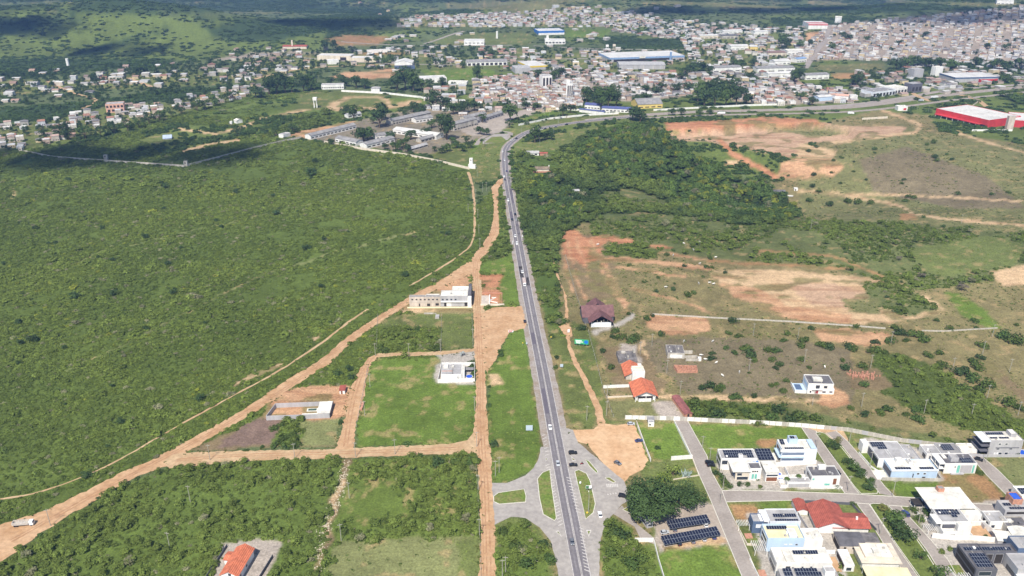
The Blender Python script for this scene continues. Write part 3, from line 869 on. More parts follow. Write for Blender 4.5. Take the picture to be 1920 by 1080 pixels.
M_TRACK = surf_mat('wheel_track', (190, 146, 110), fine=0.7, coarse=0.15, var=0.2, rgb2=(212, 170, 134))
for ln, offs in (([(914, 1080), (912, 1000), (909, 905), (904, 840), (901, 780), (901, 700), (899, 640), (896, 570), (892, 520), (893, 490), (912, 460), (930, 420), (930, 370)], (-1.6, -.2, 1.4)),
                 ([(330, 864), (450, 855), (640, 850), (760, 845), (860, 842)], (-1.2, .6)), ([(20, 1015), (110, 965), (200, 915), (290, 868), (390, 815), (470, 768), (560, 712), (640, 648), (710, 598), (790, 546)], (-.9, .8)), ([(648, 838), (658, 770), (672, 715), (694, 674)], (-.9, .9))):
    for of in offs:
        strip('wheel_track', [flat(*q) for q in ln], [.55], 0.17, M_TRACK, off=of, ragged=.15, step=4, block=False)
sheet('paved_approach', [(886, 525), (902, 525), (906, 570), (910, 588), (888, 588)], 0.16, M_DIRTP, ragged=.2)

sheet('car_park', [(1222, 970), (1262, 952), (1340, 946), (1362, 990), (1372, 1012), (1352, 1006), (1246, 1026), (1236, 1012)], 0.045, surf_mat('car_park_paving', (196, 182, 168), fine=0.8, coarse=0.08, var=0.12, rgb2=(178, 164, 152)), ragged=.2, block=True)
# estate streets
def street(left, right, name='street', z=0.06, m=None):
    s = sheet(name, left + right[::-1], z, m or M_STREET)
    kerb_ring(left, s, closed=False, z0=0.04, w=0.3)
    kerb_ring(right, s, closed=False, z0=0.04, w=-0.3)
    return s
street([(1262, 788), (1277, 812), (1297, 856), (1311, 892), (1333, 941), (1358, 1002), (1390, 1080), (1420, 1150)], [(1290, 790), (1302, 812), (1326, 855), (1334, 884), (1354, 920), (1362, 942), (1384, 990), (1422, 1080), (1452, 1150)])
street([(1352, 920), (1440, 921), (1602, 927), (1720, 934), (1810, 944), (1935, 950)], [(1362, 941), (1480, 938), (1602, 943), (1720, 951), (1810, 957), (1935, 964)], z=0.075)
street([(1499, 797), (1520, 828), (1545, 867), (1566, 898), (1584, 926)], [(1530, 808), (1560, 852), (1600, 912), (1612, 926)], z=0.09)
street([(1548, 812), (1578, 836), (1620, 889), (1649, 926)], [(1568, 808), (1590, 828), (1628, 872), (1660, 913), (1678, 931)], z=0.09)
street([(1604, 942), (1632, 980), (1660, 1026), (1700, 1082), (1720, 1110)], [(1629, 944), (1650, 976), (1680, 1022), (1722, 1082), (1742, 1110)], z=0.09)
street([(1664, 947), (1702, 985), (1740, 1036), (1768, 1082), (1786, 1110)], [(1690, 950), (1708, 972), (1745, 1012), (1778, 1050), (1796, 1082), (1816, 1110)], z=0.09)
street([(1800, 836), (1826, 864), (1850, 892), (1896, 938), (1902, 948)], [(1822, 838), (1846, 860), (1872, 882), (1902, 912), (1936, 944)], z=0.10)
sheet('street', [(1497, 797), (1580, 806), (1592, 826), (1570, 832), (1546, 811), (1526, 809)], 0.055, M_DIRTP)
M_LAWN = surf_mat('median_grass', (120, 134, 68), fine=0.8, coarse=0.12, var=0.25, rgb2=(102, 116, 58))
for pl in ([(1529, 813), (1536, 810), (1547, 813), (1577, 838), (1619, 890), (1647, 921), (1645, 926), (1614, 926), (1601, 912)],
           [(1630, 946), (1636, 944), (1658, 945), (1664, 949), (1702, 988), (1738, 1038), (1770, 1090), (1730, 1090), (1681, 1022)]):
    md = sheet('street_median', pl, 0.2, M_LAWN)
    kerb_ring(pl, md, z0=0.06, h=0.16)
# ------------------------------------------------------------------ building kit
W_WHITE = mat('render_white', (230, 228, 224), 0.75, 0.13, 0.35, streak=True)
W_COOL = mat('render_cool_white', (220, 224, 230), 0.75, 0.12, 0.25, streak=True)
W_BLUE = mat('render_pale_blue', (186, 206, 226), 0.75, 0.07, 0.3, streak=True)
W_NAVY = mat('render_slate_blue', (86, 104, 132), 0.75, 0.1, 0.3)
W_GREY = mat('render_grey', (176, 174, 176), 0.8, 0.12, 0.3, streak=True)
W_DGREY = mat('render_dark_grey', (98, 98, 106), 0.8, 0.12, 0.3)
W_BEIGE = mat('render_beige', (214, 202, 184), 0.85, 0.14, 0.3, streak=True)
W_RAW = mat('raw_render', (196, 184, 172), 0.9, 0.2, 0.35, streak=True)
W_BRICK = mat('hollow_brick', (188, 138, 116), 0.9, 0.25, 0.7)
W_STAIN = mat('stained_wall', (184, 178, 168), 0.9, 0.3, 0.3, streak=True)
R_WHITE = mat('roof_white', (220, 216, 206), 0.8, 0.22, 0.2)
R_GREY = mat('roof_grey', (166, 164, 164), 0.85, 0.2, 0.2)
R_MID = mat('roof_fibre_cement', (142, 140, 140), 0.9, 0.25, 0.25)
R_DARK = mat('roof_dark', (104, 102, 106), 0.85, 0.25, 0.25)
R_CREAM = mat('roof_cream', (222, 210, 172), 0.8, 0.12, 0.2)
R_BLACK = mat('mould_black_slab', (118, 114, 114), 0.95, 0.4, 0.3)
R_SHEET = stripe_mat('roof_sheet', (188, 186, 184), (150, 150, 152), 1.1, 0)
R_TILE = stripe_mat('roof_tile_orange', (208, 124, 92), (172, 88, 64), 0.7, 0)
R_TILE2 = stripe_mat('roof_tile_red', (170, 94, 80), (142, 72, 62), 0.7, 0)
R_PURPLE = stripe_mat('roof_tile_maroon', (122, 88, 88), (96, 68, 70), 0.8, 0)
R_RUST = stripe_mat('roof_rust', (150, 96, 92), (126, 78, 76), 0.8, 1)
GLASS = mat('window_glass', (52, 60, 70), 0.12, 0.1, 0.5, spec=0.6)
GLASSG = mat('green_glass', (120, 190, 176), 0.15, 0.1, 0.5, spec=0.6)
DARK = mat('dark_opening', (58, 54, 54), 0.9, 0.2, 0.5)
DOORM = mat('wood_door', (128, 84, 62), 0.6, 0.2, 1.0)
RAILM = mat('rail_metal', (150, 154, 158), 0.4, 0.1, 1.0, metal=0.6)
M_TANK = mat('water_tank_blue', (58, 122, 196), 0.5, 0.08, 0.8)
M_POOL = mat('pool_water', (70, 176, 222), 0.08, 0.1, 0.3, spec=0.6)
M_POOLD = mat('pool_water_deep', (44, 92, 200), 0.08, 0.1, 0.3, spec=0.6)
M_STEEL = mat('galvanised_steel', (176, 178, 180), 0.45, 0.1, 1.0, metal=0.5)
M_PANEL = mat('solar_cell', (34, 38, 56), 0.18, 0.15, 0.6, spec=0.6)
M_PANELF = mat('panel_frame', (186, 192, 200), 0.4, 0.1, 1.0, metal=0.5)

def panel_mesh(w, d):
    key = ('panel', round(w, 2), round(d, 2))
    if key in MATS: return MATS[key]
    b = 0.05
    v = [(0, 0, 0), (w, 0, 0), (w, d, 0), (0, d, 0), (0, 0, .05), (w, 0, .05), (w, d, .05), (0, d, .05),
         (b, b, .052), (w - b, b, .052), (w - b, d - b, .052), (b, d - b, .052)]
    f = [(0, 1, 5, 4), (1, 2, 6, 5), (2, 3, 7, 6), (3, 0, 4, 7), (4, 5, 9, 8), (5, 6, 10, 9), (6, 7, 11, 10), (7, 4, 8, 11), (8, 9, 10, 11), (3, 2, 1, 0)]
    me = mesh('solar_panel', v, f)
    me.materials.append(M_PANELF); me.materials.append(M_PANEL)
    me.polygons[8].material_index = 1
    MATS[key] = me
    return me

class B:
    """one building: an Empty at its front-left base corner, parts in local metres (x right, y back)"""
    def __init__(s, name, label, cat, px, rz=0.6, group=None, pos=None):
        p = pos if pos is not None else P(*px)
        s.o = empty(name, p, math.radians(rz)); tag(s.o, label, cat, group)
        s.px = px; s.p = p; s.rz = math.radians(rz); s.last = None
    def world(s, x, y, z=0.0):
        c, q = math.cos(s.rz), math.sin(s.rz)
        return (s.p.x + c * x - q * y, s.p.y + q * x + c * y, s.p.z + z)
    def foot(s, x0, y0, x1, y1):
        pp = [project(*s.world(a, b)) for a, b in ((x0, y0), (x1, y0), (x1, y1), (x0, y1))]
        keep([(float(a), float(b)) for a, b in pp], 1.5)
    def block(s, x0, y0, w, d, h, wm, rm=None, z0=0.0, par=0.45, name='wall', foot=True):
        x1, y1 = x0 + w, y0 + d
        s.last = (x0, y0, x1, y1, z0, h)
        if foot and z0 < 1: s.foot(x0, y0, x1, y1)
        t = 0.22; H = h + par
        v = []; f = []
        for z, i in ((z0, 0), (H, 0), (H, t), (h, t)):
            v += [(x0 + i, y0 + i, z), (x1 - i, y0 + i, z), (x1 - i, y1 - i, z), (x0 + i, y1 - i, z)]
        for k in range(3):
            for q in range(4):
                a = k * 4 + q; b = k * 4 + (q + 1) % 4
                f.append((a, b, b + 4, a + 4))
        if z0 > 0.05: f.append((3, 2, 1, 0))
        link(name, mesh(name, v, f), wm, s.o)
        rm = rm or R_WHITE
        r_ = link('roof', mesh('roof', v[12:16], [(0, 1, 2, 3)]), rm, s.o)
        if w * d > 45 and par > 0.05:
            for k in range(random.randint(1, 3)):          # vents, hatches, coolers
                a, b_ = random.uniform(x0 + .8, x1 - 1.6), random.uniform(y0 + .8, y1 - 1.6); q = random.uniform(.5, 1.1)
                MB().box(a, b_, h, a + q, b_ + q * random.uniform(.6, 1.2), h + random.uniform(.35, .9)).build('roof_vent', random.choice((R_GREY, W_WHITE, W_STAIN)), s.o)
            t_ = random.uniform(.3, .7)                    # a joint across the slab
            MB().box(x0 + w * t_, y0 + .3, h, x0 + w * t_ + .12, y1 - .3, h + .06).build('roof_joint', W_STAIN, s.o)
        return r_
    def slab(s, x0, y0, x1, y1, z0, z1, m, name='roof_slab', parent=None):
        return MB().box(x0, y0, z0, x1, y1, z1).build(name, m, parent or s.o)
    def win(s, face, a, z, w, h, m=None, name='window', frame=None):
        x0, y0, x1, y1, z0, hh = s.last
        g = 0.06
        if face == 'f': q = (x0 + a, y0 - g, z, x0 + a + w, y0 + 0.02, z + h)
        elif face == 'l': q = (x0 - g, y0 + a, z, x0 + 0.02, y0 + a + w, z + h)
        else: q = (x1 - 0.02, y0 + a, z, x1 + g, y0 + a + w, z + h)
        o = MB().box(*q).build(name, m or GLASS, s.o)
        if name == 'window' and m in (None, GLASS) and frame is None and w < 4: frame = W_GREY
        if frame:
            e = 0.1
            mb = MB()
            if face == 'f':
                mb.box(q[0] - e, q[1] - 0.04, q[2] - e, q[0], q[4], q[5] + e); mb.box(q[3], q[1] - 0.04, q[2] - e, q[3] + e, q[4], q[5] + e)
                mb.box(q[0], q[1] - 0.04, q[5], q[3], q[4], q[5] + e); mb.box(q[0], q[1] - 0.05, q[2] - e, q[3], q[4], q[2])
            else:
                mb.box(q[0] - 0.04, q[1] - e, q[2] - e, q[3], q[1], q[5] + e); mb.box(q[0] - 0.04, q[4], q[2] - e, q[3], q[4] + e, q[5] + e)
                mb.box(q[0] - 0.04, q[1], q[5], q[3], q[4], q[5] + e); mb.box(q[0] - 0.05, q[1], q[2] - e, q[3], q[4], q[2])
            mb.build('frame', frame, o)
        return o
    def wins(s, face, a0, z, n, gap, w, h, m=None, frame=None):
        for k in range(n): s.win(face, a0 + k * gap, z, w, h, m, frame=frame)
    def solar(s, x0, y0, nx, ny, z, pw=1.05, pd=2.0, tilt=0.12, gap=0.06, skip=()):
        me = panel_mesh(pw, pd)
        for i in range(nx):
            for j in range(ny):
                if (i, j) in skip: continue
                o = link('solar_panel', me, None, s.o)
                yy = j * (pd + gap)
                o.location = (x0 + i * (pw + gap), y0 + yy * math.cos(tilt), z + 0.12 + yy * math.sin(tilt))
                o.rotation_euler = (tilt, 0, 0)
    def gable(s, x0, y0, w, d, h, rise, wm, rm, axis='y', over=0.6, z0=0.0, wall=True, rname='roof'):
        """ridge along 'y' (gable faces the viewer) or 'x'"""
        x1, y1 = x0 + w, y0 + d
        s.last = (x0, y0, x1, y1, z0, h)
        if z0 < 1: s.foot(x0, y0, x1, y1)
        if wall:
            v = [(x0, y0, z0), (x1, y0, z0), (x1, y1, z0), (x0, y1, z0), (x0, y0, h), (x1, y0, h), (x1, y1, h), (x0, y1, h)]
            f = [(0, 1, 5, 4), (1, 2, 6, 5), (2, 3, 7, 6), (3, 0, 4, 7)]
            e = rise * 0.97
            if axis == 'y':
                xm = (x0 + x1) / 2; v += [(xm, y0, h + e), (xm, y1, h + e)]
                f += [(4, 5, 8), (6, 7, 9), (4, 8, 9, 7), (8, 5, 6, 9)]
            else:
                ym = (y0 + y1) / 2; v += [(x0, ym, h + e), (x1, ym, h + e)]
                f += [(7, 4, 8), (5, 6, 9), (4, 5, 9, 8), (6, 7, 8, 9)]
            link('wall', mesh('wall', v, f), wm, s.o)
        t = 0.16
        def slope(a, b, c, e, nm):
            q = [Vector(k) for k in (a, b, c, e)]
            n = (q[1] - q[0]).cross(q[3] - q[0]).normalized()
            if n.z < 0: n = -n
            up = [tuple(k + n * t) for k in q]
            lo = [tuple(k + n * 0.02) for k in q]
            return link(nm, mesh(nm, lo + up, [(4, 5, 6, 7), (3, 2, 1, 0), (0, 1, 5, 4), (1, 2, 6, 5), (2, 3, 7, 6), (3, 0, 4, 7)]), rm, s.o)
        if axis == 'y':
            xm = (x0 + x1) / 2; sl = rise / (w / 2); zo = h - over * sl
            slope((x0 - over, y0 - over, zo), (xm, y0 - over, h + rise), (xm, y1 + over, h + rise), (x0 - over, y1 + over, zo), rname)
            slope((xm, y0 - over, h + rise), (x1 + over, y0 - over, zo), (x1 + over, y1 + over, zo), (xm, y1 + over, h + rise), rname)
        else:
            ym = (y0 + y1) / 2; sl = rise / (d / 2); zo = h - over * sl
            slope((x0 - over, y0 - over, zo), (x1 + over, y0 - over, zo), (x1 + over, ym, h + rise), (x0 - over, ym, h + rise), rname)
            slope((x0 - over, ym, h + rise), (x1 + over, ym, h + rise), (x1 + over, y1 + over, zo), (x0 - over, y1 + over, zo), rname)
    def hip(s, x0, y0, w, d, h, rise, wm, rm, over=0.8, z0=0.0, wall=True, curve=0.0):
        x1, y1 = x0 + w, y0 + d
        s.last = (x0, y0, x1, y1, z0, h)
        if z0 < 1: s.foot(x0, y0, x1, y1)
        if wall: MB().box(x0, y0, z0, x1, y1, h).build('wall', wm, s.o)
        a, b, c, e = x0 - over, y0 - over, x1 + over, y1 + over
        ins = min(c - a, e - b) / 2
        if c - a >= e - b: r0, r1 = ((a + ins), (b + e) / 2), ((c - ins), (b + e) / 2)
        else: r0, r1 = ((a + c) / 2, b + ins), ((a + c) / 2, e - ins)
        v = [(a, b, h), (c, b, h), (c, e, h), (a, e, h), (r0[0], r0[1], h + rise), (r1[0], r1[1], h + rise), (a, b, h - .18), (c, b, h - .18), (c, e, h - .18), (a, e, h - .18)]
        if c - a >= e - b: f = [(0, 1, 5, 4), (1, 2, 5), (2, 3, 4, 5), (3, 0, 4)]
        else: f = [(0, 1, 4), (1, 2, 5, 4), (2, 3, 5), (3, 0, 4, 5)]
        f += [(6, 7, 1, 0), (7, 8, 2, 1), (8, 9, 3, 2), (9, 6, 0, 3), (9, 8, 7, 6)]
        link('roof', mesh('roof', v, f), rm, s.o)
    def tank(s, x, y, z, r=0.7, h=1.1, m=None):
        MB().cyl(x, y, z, z + h, r, r * 0.9, 12).build('water_tank', m or M_TANK, s.o)
    def pergola(s, x0, y0, x1, y1, z, n, m=None, axis='x'):
        m = m or W_WHITE
        for k in range(n):
            if axis == 'x':
                t = x0 + (x1 - x0) * k / (n - 1); MB().box(t - .09, y0, z - .18, t + .09, y1, z).build('pergola_beam', m, s.o)
            else:
                t = y0 + (y1 - y0) * k / (n - 1); MB().box(x0, t - .09, z - .18, x1, t + .09, z).build('pergola_beam', m, s.o)
        for a in (x0, x1):
            for b in (y0, y1): MB().box(a - .1, b - .1, 0, a + .1, b + .1, z - .18).build('post', m, s.o)
    def pool(s, x0, y0, x1, y1, m=None, rim=0.5):
        MB().box(x0 - rim, y0 - rim, 0.0, x1 + rim, y1 + rim, 0.22).build('pool_deck', R_WHITE, s.o)
        MB().box(x0, y0, 0.1, x1, y1, 0.26).build('pool_water', m or M_POOL, s.o)
    def fence(s, pts, h, m, t=0.2, name='garden_wall'):
        for (x0, y0), (x1, y1) in zip(pts[:-1], pts[1:]):
            d = Vector((x1 - x0, y1 - y0, 0)); L = d.length
            o = MB().box(0, -t / 2, 0, L, t / 2, h).build(name, m, s.o)
            o.location = (x0, y0, 0); o.rotation_euler = (0, 0, math.atan2(d.y, d.x))

def wall_run(name, label, pts, h, m, seg=4.0, t=0.22, cat='wall', m2=None, post=None, drape=False, gaps=()):
    """a boundary wall of separate panels between posts, along photograph points on the ground"""
    w = [P(*p) for p in pts]
    o = empty(name, w[0]); tag(o, label, cat)
    for a, b in zip(w[:-1], w[1:]):
        d = b - a; d.z = 0; L = d.length; n = max(1, int(round(L / seg)))
        ang = math.atan2(d.y, d.x)
        me = mesh('wall_panel', *_boxvf(0, -t / 2, -1.0, L / n - 0.03, t / 2, h))
        me.materials.append(m)
        pm = mesh('wall_post', *_boxvf(-0.14, -0.2, -1.0, 0.14, 0.2, h + 0.12)); pm.materials.append(post or m)
        for k in range(n):
            q = a.lerp(b, k / n); z = ht(q.x, q.y)
            c = link('wall_panel', me, None, o); c.location = Vector((q.x, q.y, z)) - w[0]; c.rotation_euler = (0, 0, ang)
            if m2 is not None and random.random() < 0.25:
                c.material_slots[0].link = 'OBJECT'; c.material_slots[0].material = m2
            if post is not None:
                c = link('wall_post', pm, None, o); c.location = Vector((q.x, q.y, z)) - w[0]; c.rotation_euler = (0, 0, ang)
    return o

def _boxvf(*a):
    b = MB().box(*a); return b.v, b.f

# ------------------------------------------------------------------ housing estate
h = B('villa', 'white villa with a flat roof full of solar panels and two white slab canopies', 'house', (1350, 881))
h.block(0, 0, 18, 8.2, 6.4, W_WHITE, R_GREY); h.solar(2.2, 0.9, 13, 3, 6.5, 1.05, 2.0, 0.05, skip=((8, 0), (7, 0), (9, 0)))
h.block(8.8, 0.6, 2.0, 1.6, 8.0, W_WHITE, R_GREY, z0=6.4, par=0.1)
h.last = (0, 0, 18, 8.2, 0, 6.4); h.win('l', 0.6, 0.4, 6.6, 2.3, GLASS, frame=W_GREY); h.win('l', 0.6, 3.5, 6.6, 2.3, GLASS, frame=W_GREY); h.win('f', 0.5, 3.4, 2.8, 2.3, GLASS, frame=W_WHITE)
h.block(5.2, -8.5, 7.2, 8.4, 4.9, W_BEIGE, R_WHITE); h.win('f', 0.8, 0.4, 5.4, 1.8, GLASS, frame=W_WHITE); h.win('f', 0.8, 2.9, 2.2, 1.3, GLASS); h.win('l', 0.8, 0.5, 5, 2.6, W_NAVY)
h.slab(3.4, -9.4, 12.2, 0.0, 5.45, 5.75, R_WHITE)
h.block(11.9, -8.6, 5.6, 5.2, 6.6, W_WHITE, R_DARK); h.wins('f', 1.2, 4.9, 3, 1.05, 0.75, 0.75, DARK); h.wins('f', 1.2, 1.0, 2, 1.5, 1.1, 2.8, GLASSG, frame=W_WHITE)
h.block(14.6, -3.4, 4.0, 3.4, 5.0, W_WHITE, R_GREY); h.tank(15.7, -2.2, 5.0, 0.7); h.tank(17.4, -1.6, 5.0, 0.7)
h.block(19.6, -9.6, 6.2, 9.0, 5.0, W_WHITE, R_WHITE); h.win('f', 0.5, 0.3, 5.2, 2.2, DOORM, name='garage_door'); h.win('f', 0.4, 3.2, 5.4, 0.9, GLASS)
h.slab(19.2, -10.1, 26.2, -0.4, 5.5, 5.75, R_WHITE)
h.block(18.4, -0.5, 8.6, 9.6, 5.2, W_WHITE, R_DARK); h.solar(18.8, 0.1, 5, 4, 5.7, 1.5, 2.1, 0.08); h.win('r', 1, 1, 4, 2, GLASS)
h.pool(26.8, -7.8, 29.2, -3.2, M_POOLD); h.fence([(26.2, -10.8), (31.5, -11.0), (31.8, -1.0)], 2.6, W_WHITE)
h.fence([(0.6, 0), (0.6, -9.8), (3.2, -11.2), (19, -11.2)], 0.8, W_STAIN)

h = B('villa', 'pale blue and white two-storey villa with a roof tower beside the kerbed lane', 'house', (1463, 867))
h.block(0, 0, 17.6, 8.8, 7.4, W_COOL, R_WHITE); h.win('f', 0.3, 1.2, 11, 1.0, W_NAVY, name='balcony_recess'); h.win('f', 0.3, 4.6, 11, 1.0, W_NAVY, name='balcony_recess'); h.win('l', 0.5, 4.0, 7.4, 2.4, GLASS, frame=W_BLUE); h.win('l', 0.5, 0.6, 7.4, 2.2, DARK)
h.slab(-1.3, -0.6, 11.6, 7.8, 3.1, 3.4, W_BLUE, 'balcony_slab'); h.slab(-0.9, -0.5, 11.4, 0.2, 6.6, 7.6, W_WHITE, 'balcony_wall')
h.block(4.8, 5.0, 4.4, 3.2, 10.2, W_BLUE, R_GREY, z0=7.4); h.solar(5.6, 5.6, 2, 1, 10.3)
h.solar(0.8, 4.6, 2, 2, 7.5); h.solar(1.6, 0.7, 10, 1, 7.5, 0.9, 1.2); h.slab(14.6, 0.4, 17.3, 8.2, 7.86, 8.3, W_BLUE, 'roof_box')
h.fence([(-9.5, 9), (-10.5, 0.8), (-6.5, -3.2), (0, -3.4), (17.6, -1.6)], 2.4, W_WHITE); h.slab(-9, 2, 0, 8, 0.0, 0.12, R_WHITE, 'terrace'); h.pool(-6.6, 4.6, -4.2, 6.2, M_POOLD)
for k in range(3): MB().cyl(-8.4 + k * 0.9, 7.2, 0.1, 1.7, 0.28, 0.12, 8).build('garden_urn', DARK, h.o)

h = B('villa', 'white villa with a grey roof and low garage wing on the street corner', 'house', (1519, 913))
h.block(0, 0, 13.8, 8.2, 6.0, W_WHITE, R_DARK); h.win('f', 0.4, 4.0, 1.0, 1.2, GLASSG, frame=W_WHITE); h.win('f', 6.6, 0.9, 2.6, 1.2, GLASSG, frame=W_WHITE); h.win('f', 10.6, 1.4, 1.6, 3.4, DOORM, name='door'); h.win('l', 1, 3.3, 5, 1.8, GLASS)
h.block(5.0, 5.4, 3.6, 1.8, 7.6, W_WHITE, R_WHITE, z0=6.0); h.slab(9, 2.6, 10.2, 3.6, 6.1, 6.5, R_GREY, 'roof_vent')
h.block(-11.6, -0.4, 11.5, 4.0, 2.9, W_WHITE, R_GREY, par=0.3); h.win('f', 0.8, 0.2, 10, 2.0, W_GREY, name='garage_gate')
h.fence([(-14.6, 6.8), (-14.6, -0.6), (-11.8, -0.8)], 1.9, W_WHITE); h.fence([(-0.2, -1.2), (8, -1.4), (15, -1.6)], 1.2, W_WHITE); h.fence([(-14.6, 6.8), (-0.2, 7.2)], 2.0, W_WHITE)

h = B('villa', 'broad villa with long grey flat roofs, roof boxes and two dark panel strips', 'house', (1669, 898))
h.block(0, 0, 22.6, 9.2, 4.6, W_BLUE, R_WHITE); h.slab(-0.25, -0.25, 22.85, 0.6, 4.5, 5.2, W_COOL, 'fascia')
h.win('f', 10.6, 0.8, 0.5, 2.3, DARK); h.wins('f', 12.6, 2.6, 2, 3.2, 1.1, 0.9, GLASS, frame=W_WHITE); h.win('f', 15.5, 0.2, 1.6, 1.0, DARK); h.win('l', 0.6, 0.6, 8, 3.2, W_DGREY)
h.solar(2.4, 0.9, 6, 1, 4.7, 1.25, 1.9, 0.06); h.solar(14.4, 0.9, 6, 1, 4.7, 1.1, 1.9, 0.06)
h.block(4.6, 6.0, 3.2, 2.2, 6.6, W_WHITE, R_WHITE, z0=4.6); h.block(10.4, 4.8, 1.6, 3.2, 6.0, W_WHITE, R_GREY, z0=4.6)
h.block(-2.6, 9.3, 15.6, 15.0, 5.0, W_WHITE, R_GREY); h.win('l', 0.3, 0.3, 14.4, 4.2, W_DGREY, name='glazed_front'); h.win('l', 1.0, 0.8, 5.6, 3.0, GLASS); h.solar(-1.6, 17.6, 6, 3, 5.1, 1.1, 1.9, 0.05, skip=((0, 0), (1, 0)))
h.slab(3.4, 9.8, 5.4, 24, 5.0, 5.12, R_SHEET, 'roof_sheet'); h.block(13.1, 9.3, 5.6, 13.0, 4.2, W_GREY, R_GREY); h.block(-5.6, 21.5, 3.0, 4.5, 5.2, W_WHITE, R_WHITE)
h.fence([(-7.0, 21.5), (-5.6, 9.5), (-3.4, 5.2)], 1.0, W_WHITE)
h.slab(-6.5, -0.6, -0.4, 7, 0, 0.14, R_WHITE, 'driveway'); h.fence([(-4.5, -1.0), (7, -1.6), (16, -1.9), (23.8, -2.2), (24.2, 4.0)], 1.8, W_STAIN)

h = B('villa', 'low grey-roofed villa with one solar block behind the green-windowed house', 'house', (1735, 863))
h.block(0, 0, 7.5, 8.0, 3.6, W_WHITE, R_GREY); h.win('l', 0.6, 0.5, 3, 2.2, GLASS); h.block(7.6, -1.0, 10.2, 9.6, 4.0, W_GREY, R_MID); h.solar(9.6, 2.6, 5, 3, 4.1, 1.1, 1.6, 0.05)

h = B('villa', 'boxy white villa with tall green glass strips and a grey panelled front', 'house', (1768, 888))
h.block(0, 0, 15.8, 8.6, 5.6, W_WHITE, R_DARK); h.win('f', 6.3, 0.3, 1.4, 4.6, GLASSG, name='glass_strip'); h.win('f', 8.0, 0.3, 5.6, 4.6, W_GREY, name='wall_panel'); h.win('f', 13.9, 0.3, 1.0, 4.6, GLASSG, name='glass_strip'); h.win('f', 4.9, 3.6, 0.6, 0.7, DARK)
h.block(3.6, 2.0, 3.8, 3.2, 7.4, W_GREY, R_GREY, z0=5.6); h.solar(8.8, 0.8, 5, 2, 5.7, 1.1, 1.9, 0.05); h.slab(1.2, 4.6, 3.0, 7.6, 5.7, 6.0, R_WHITE, 'roof_vent')
h.slab(-2.8, 0.0, 0, 8.6, 2.7, 2.95, W_WHITE, 'balcony_slab'); h.slab(-2.8, 0.0, 0, 8.6, 5.5, 5.9, W_WHITE, 'roof_slab'); h.last = (0, 0, 15.8, 8.6, 0, 5.6); h.win('l', 0.5, 0.3, 7.4, 2.2, GLASS); h.win('l', 0.5, 3.1, 7.4, 2.2, GLASS)
for yy in (0.1, 4.2, 8.3): MB().box(-2.8, yy, 0, -2.5, yy + 0.25, 5.5).build('pillar', W_WHITE, h.o)
h.slab(3.4, -1.0, 9.8, 0, 0, 0.6, W_GREY, 'planter')

h = B('villa', 'three-storey pale grey villa with deep dark balconies at the end of the estate wall', 'house', (1850, 855))
h.block(0, 0, 16.8, 8.2, 9.0, W_GREY, R_WHITE); h.wins('f', 4.4, 6.8, 2, 3.4, 1.2, 0.9, GLASS, frame=W_WHITE); h.win('f', 3.4, 4.7, 12, 0.5, W_DGREY, name='ledge'); h.wins('f', 4.0, 4.0, 2, 6.6, 1.4, 0.6, GLASS); h.wins('f', 5.6, 1.0, 2, 3.2, 1.6, 1.2, GLASS, frame=W_WHITE); h.wins('f', 3.2, 0.4, 2, 1.4, 0.9, 1.7, W_WHITE)
h.last = (0, 0, 16.8, 8.2, 0, 9); h.win('l', 0.4, 0.4, 7.4, 8.0, DARK, name='balcony_opening')
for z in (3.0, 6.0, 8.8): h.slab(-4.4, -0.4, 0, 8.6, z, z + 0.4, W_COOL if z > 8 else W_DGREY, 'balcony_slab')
h.block(11.8, 3.4, 3.0, 4.2, 11.0, W_GREY, R_WHITE, z0=9.0, par=0.1); h.solar(0.8, 5.4, 8, 1, 9.1, 1.05, 1.9); h.solar(1.0, 2.0, 3, 1, 9.1, 1.2, 1.2); h.solar(5.6, 2.0, 4, 1, 9.1, 1.2, 1.2)
h.block(-12.5, 2.5, 9, 5.5, 2.2, W_WHITE, R_WHITE, par=0.2); h.pool(18.2, 0.5, 21.5, 4.8, M_POOLD); h.fence([(-13.2, 9.2), (-12.8, 0.5), (-2, -1.0), (16.8, -1.2), (24, -1.6), (25, 8)], 1.7, W_GREY)

h = B('villa', 'villa with slate blue corner block, white pergola and solar rows beside the street', 'house', (1441, 996))
h.block(0, 0, 13.8, 8.8, 5.0, W_COOL, R_GREY); h.solar(2.6, 3.2, 10, 1, 5.1, 0.98, 2.1, 0.10); h.solar(2.6, 0.6, 10, 1, 5.1, 0.98, 1.2, 0.10); h.wins('f', 3.6, 3.6, 3, 1.2, 0.7, 0.35, GLASS); h.wins('f', 8.8, 3.7, 3, 1.0, 0.7, 0.35, GLASS)
h.block(-8.0, -1.2, 4.8, 5.6, 6.0, W_NAVY, R_GREY); h.win('f', 1.6, 3.2, 2.4, 1.6, W_COOL, frame=W_WHITE); h.block(-3.2, 1.0, 3.2, 7.0, 5.2, W_COOL, R_WHITE); h.slab(-4.6, -1.0, -1.0, 4.4, 6.0, 6.3, W_WHITE, 'roof_slab')
h.pergola(-13.4, 0.6, -8.6, 4.6, 2.8, 8); h.fence([(-13.8, 6.8), (-12.2, -9.0), (-8.0, -9.6)], 1.2, W_BEIGE); h.slab(-11.4, -4.8, -8.2, -1.4, 0, 0.14, W_BRICK, 'patio')

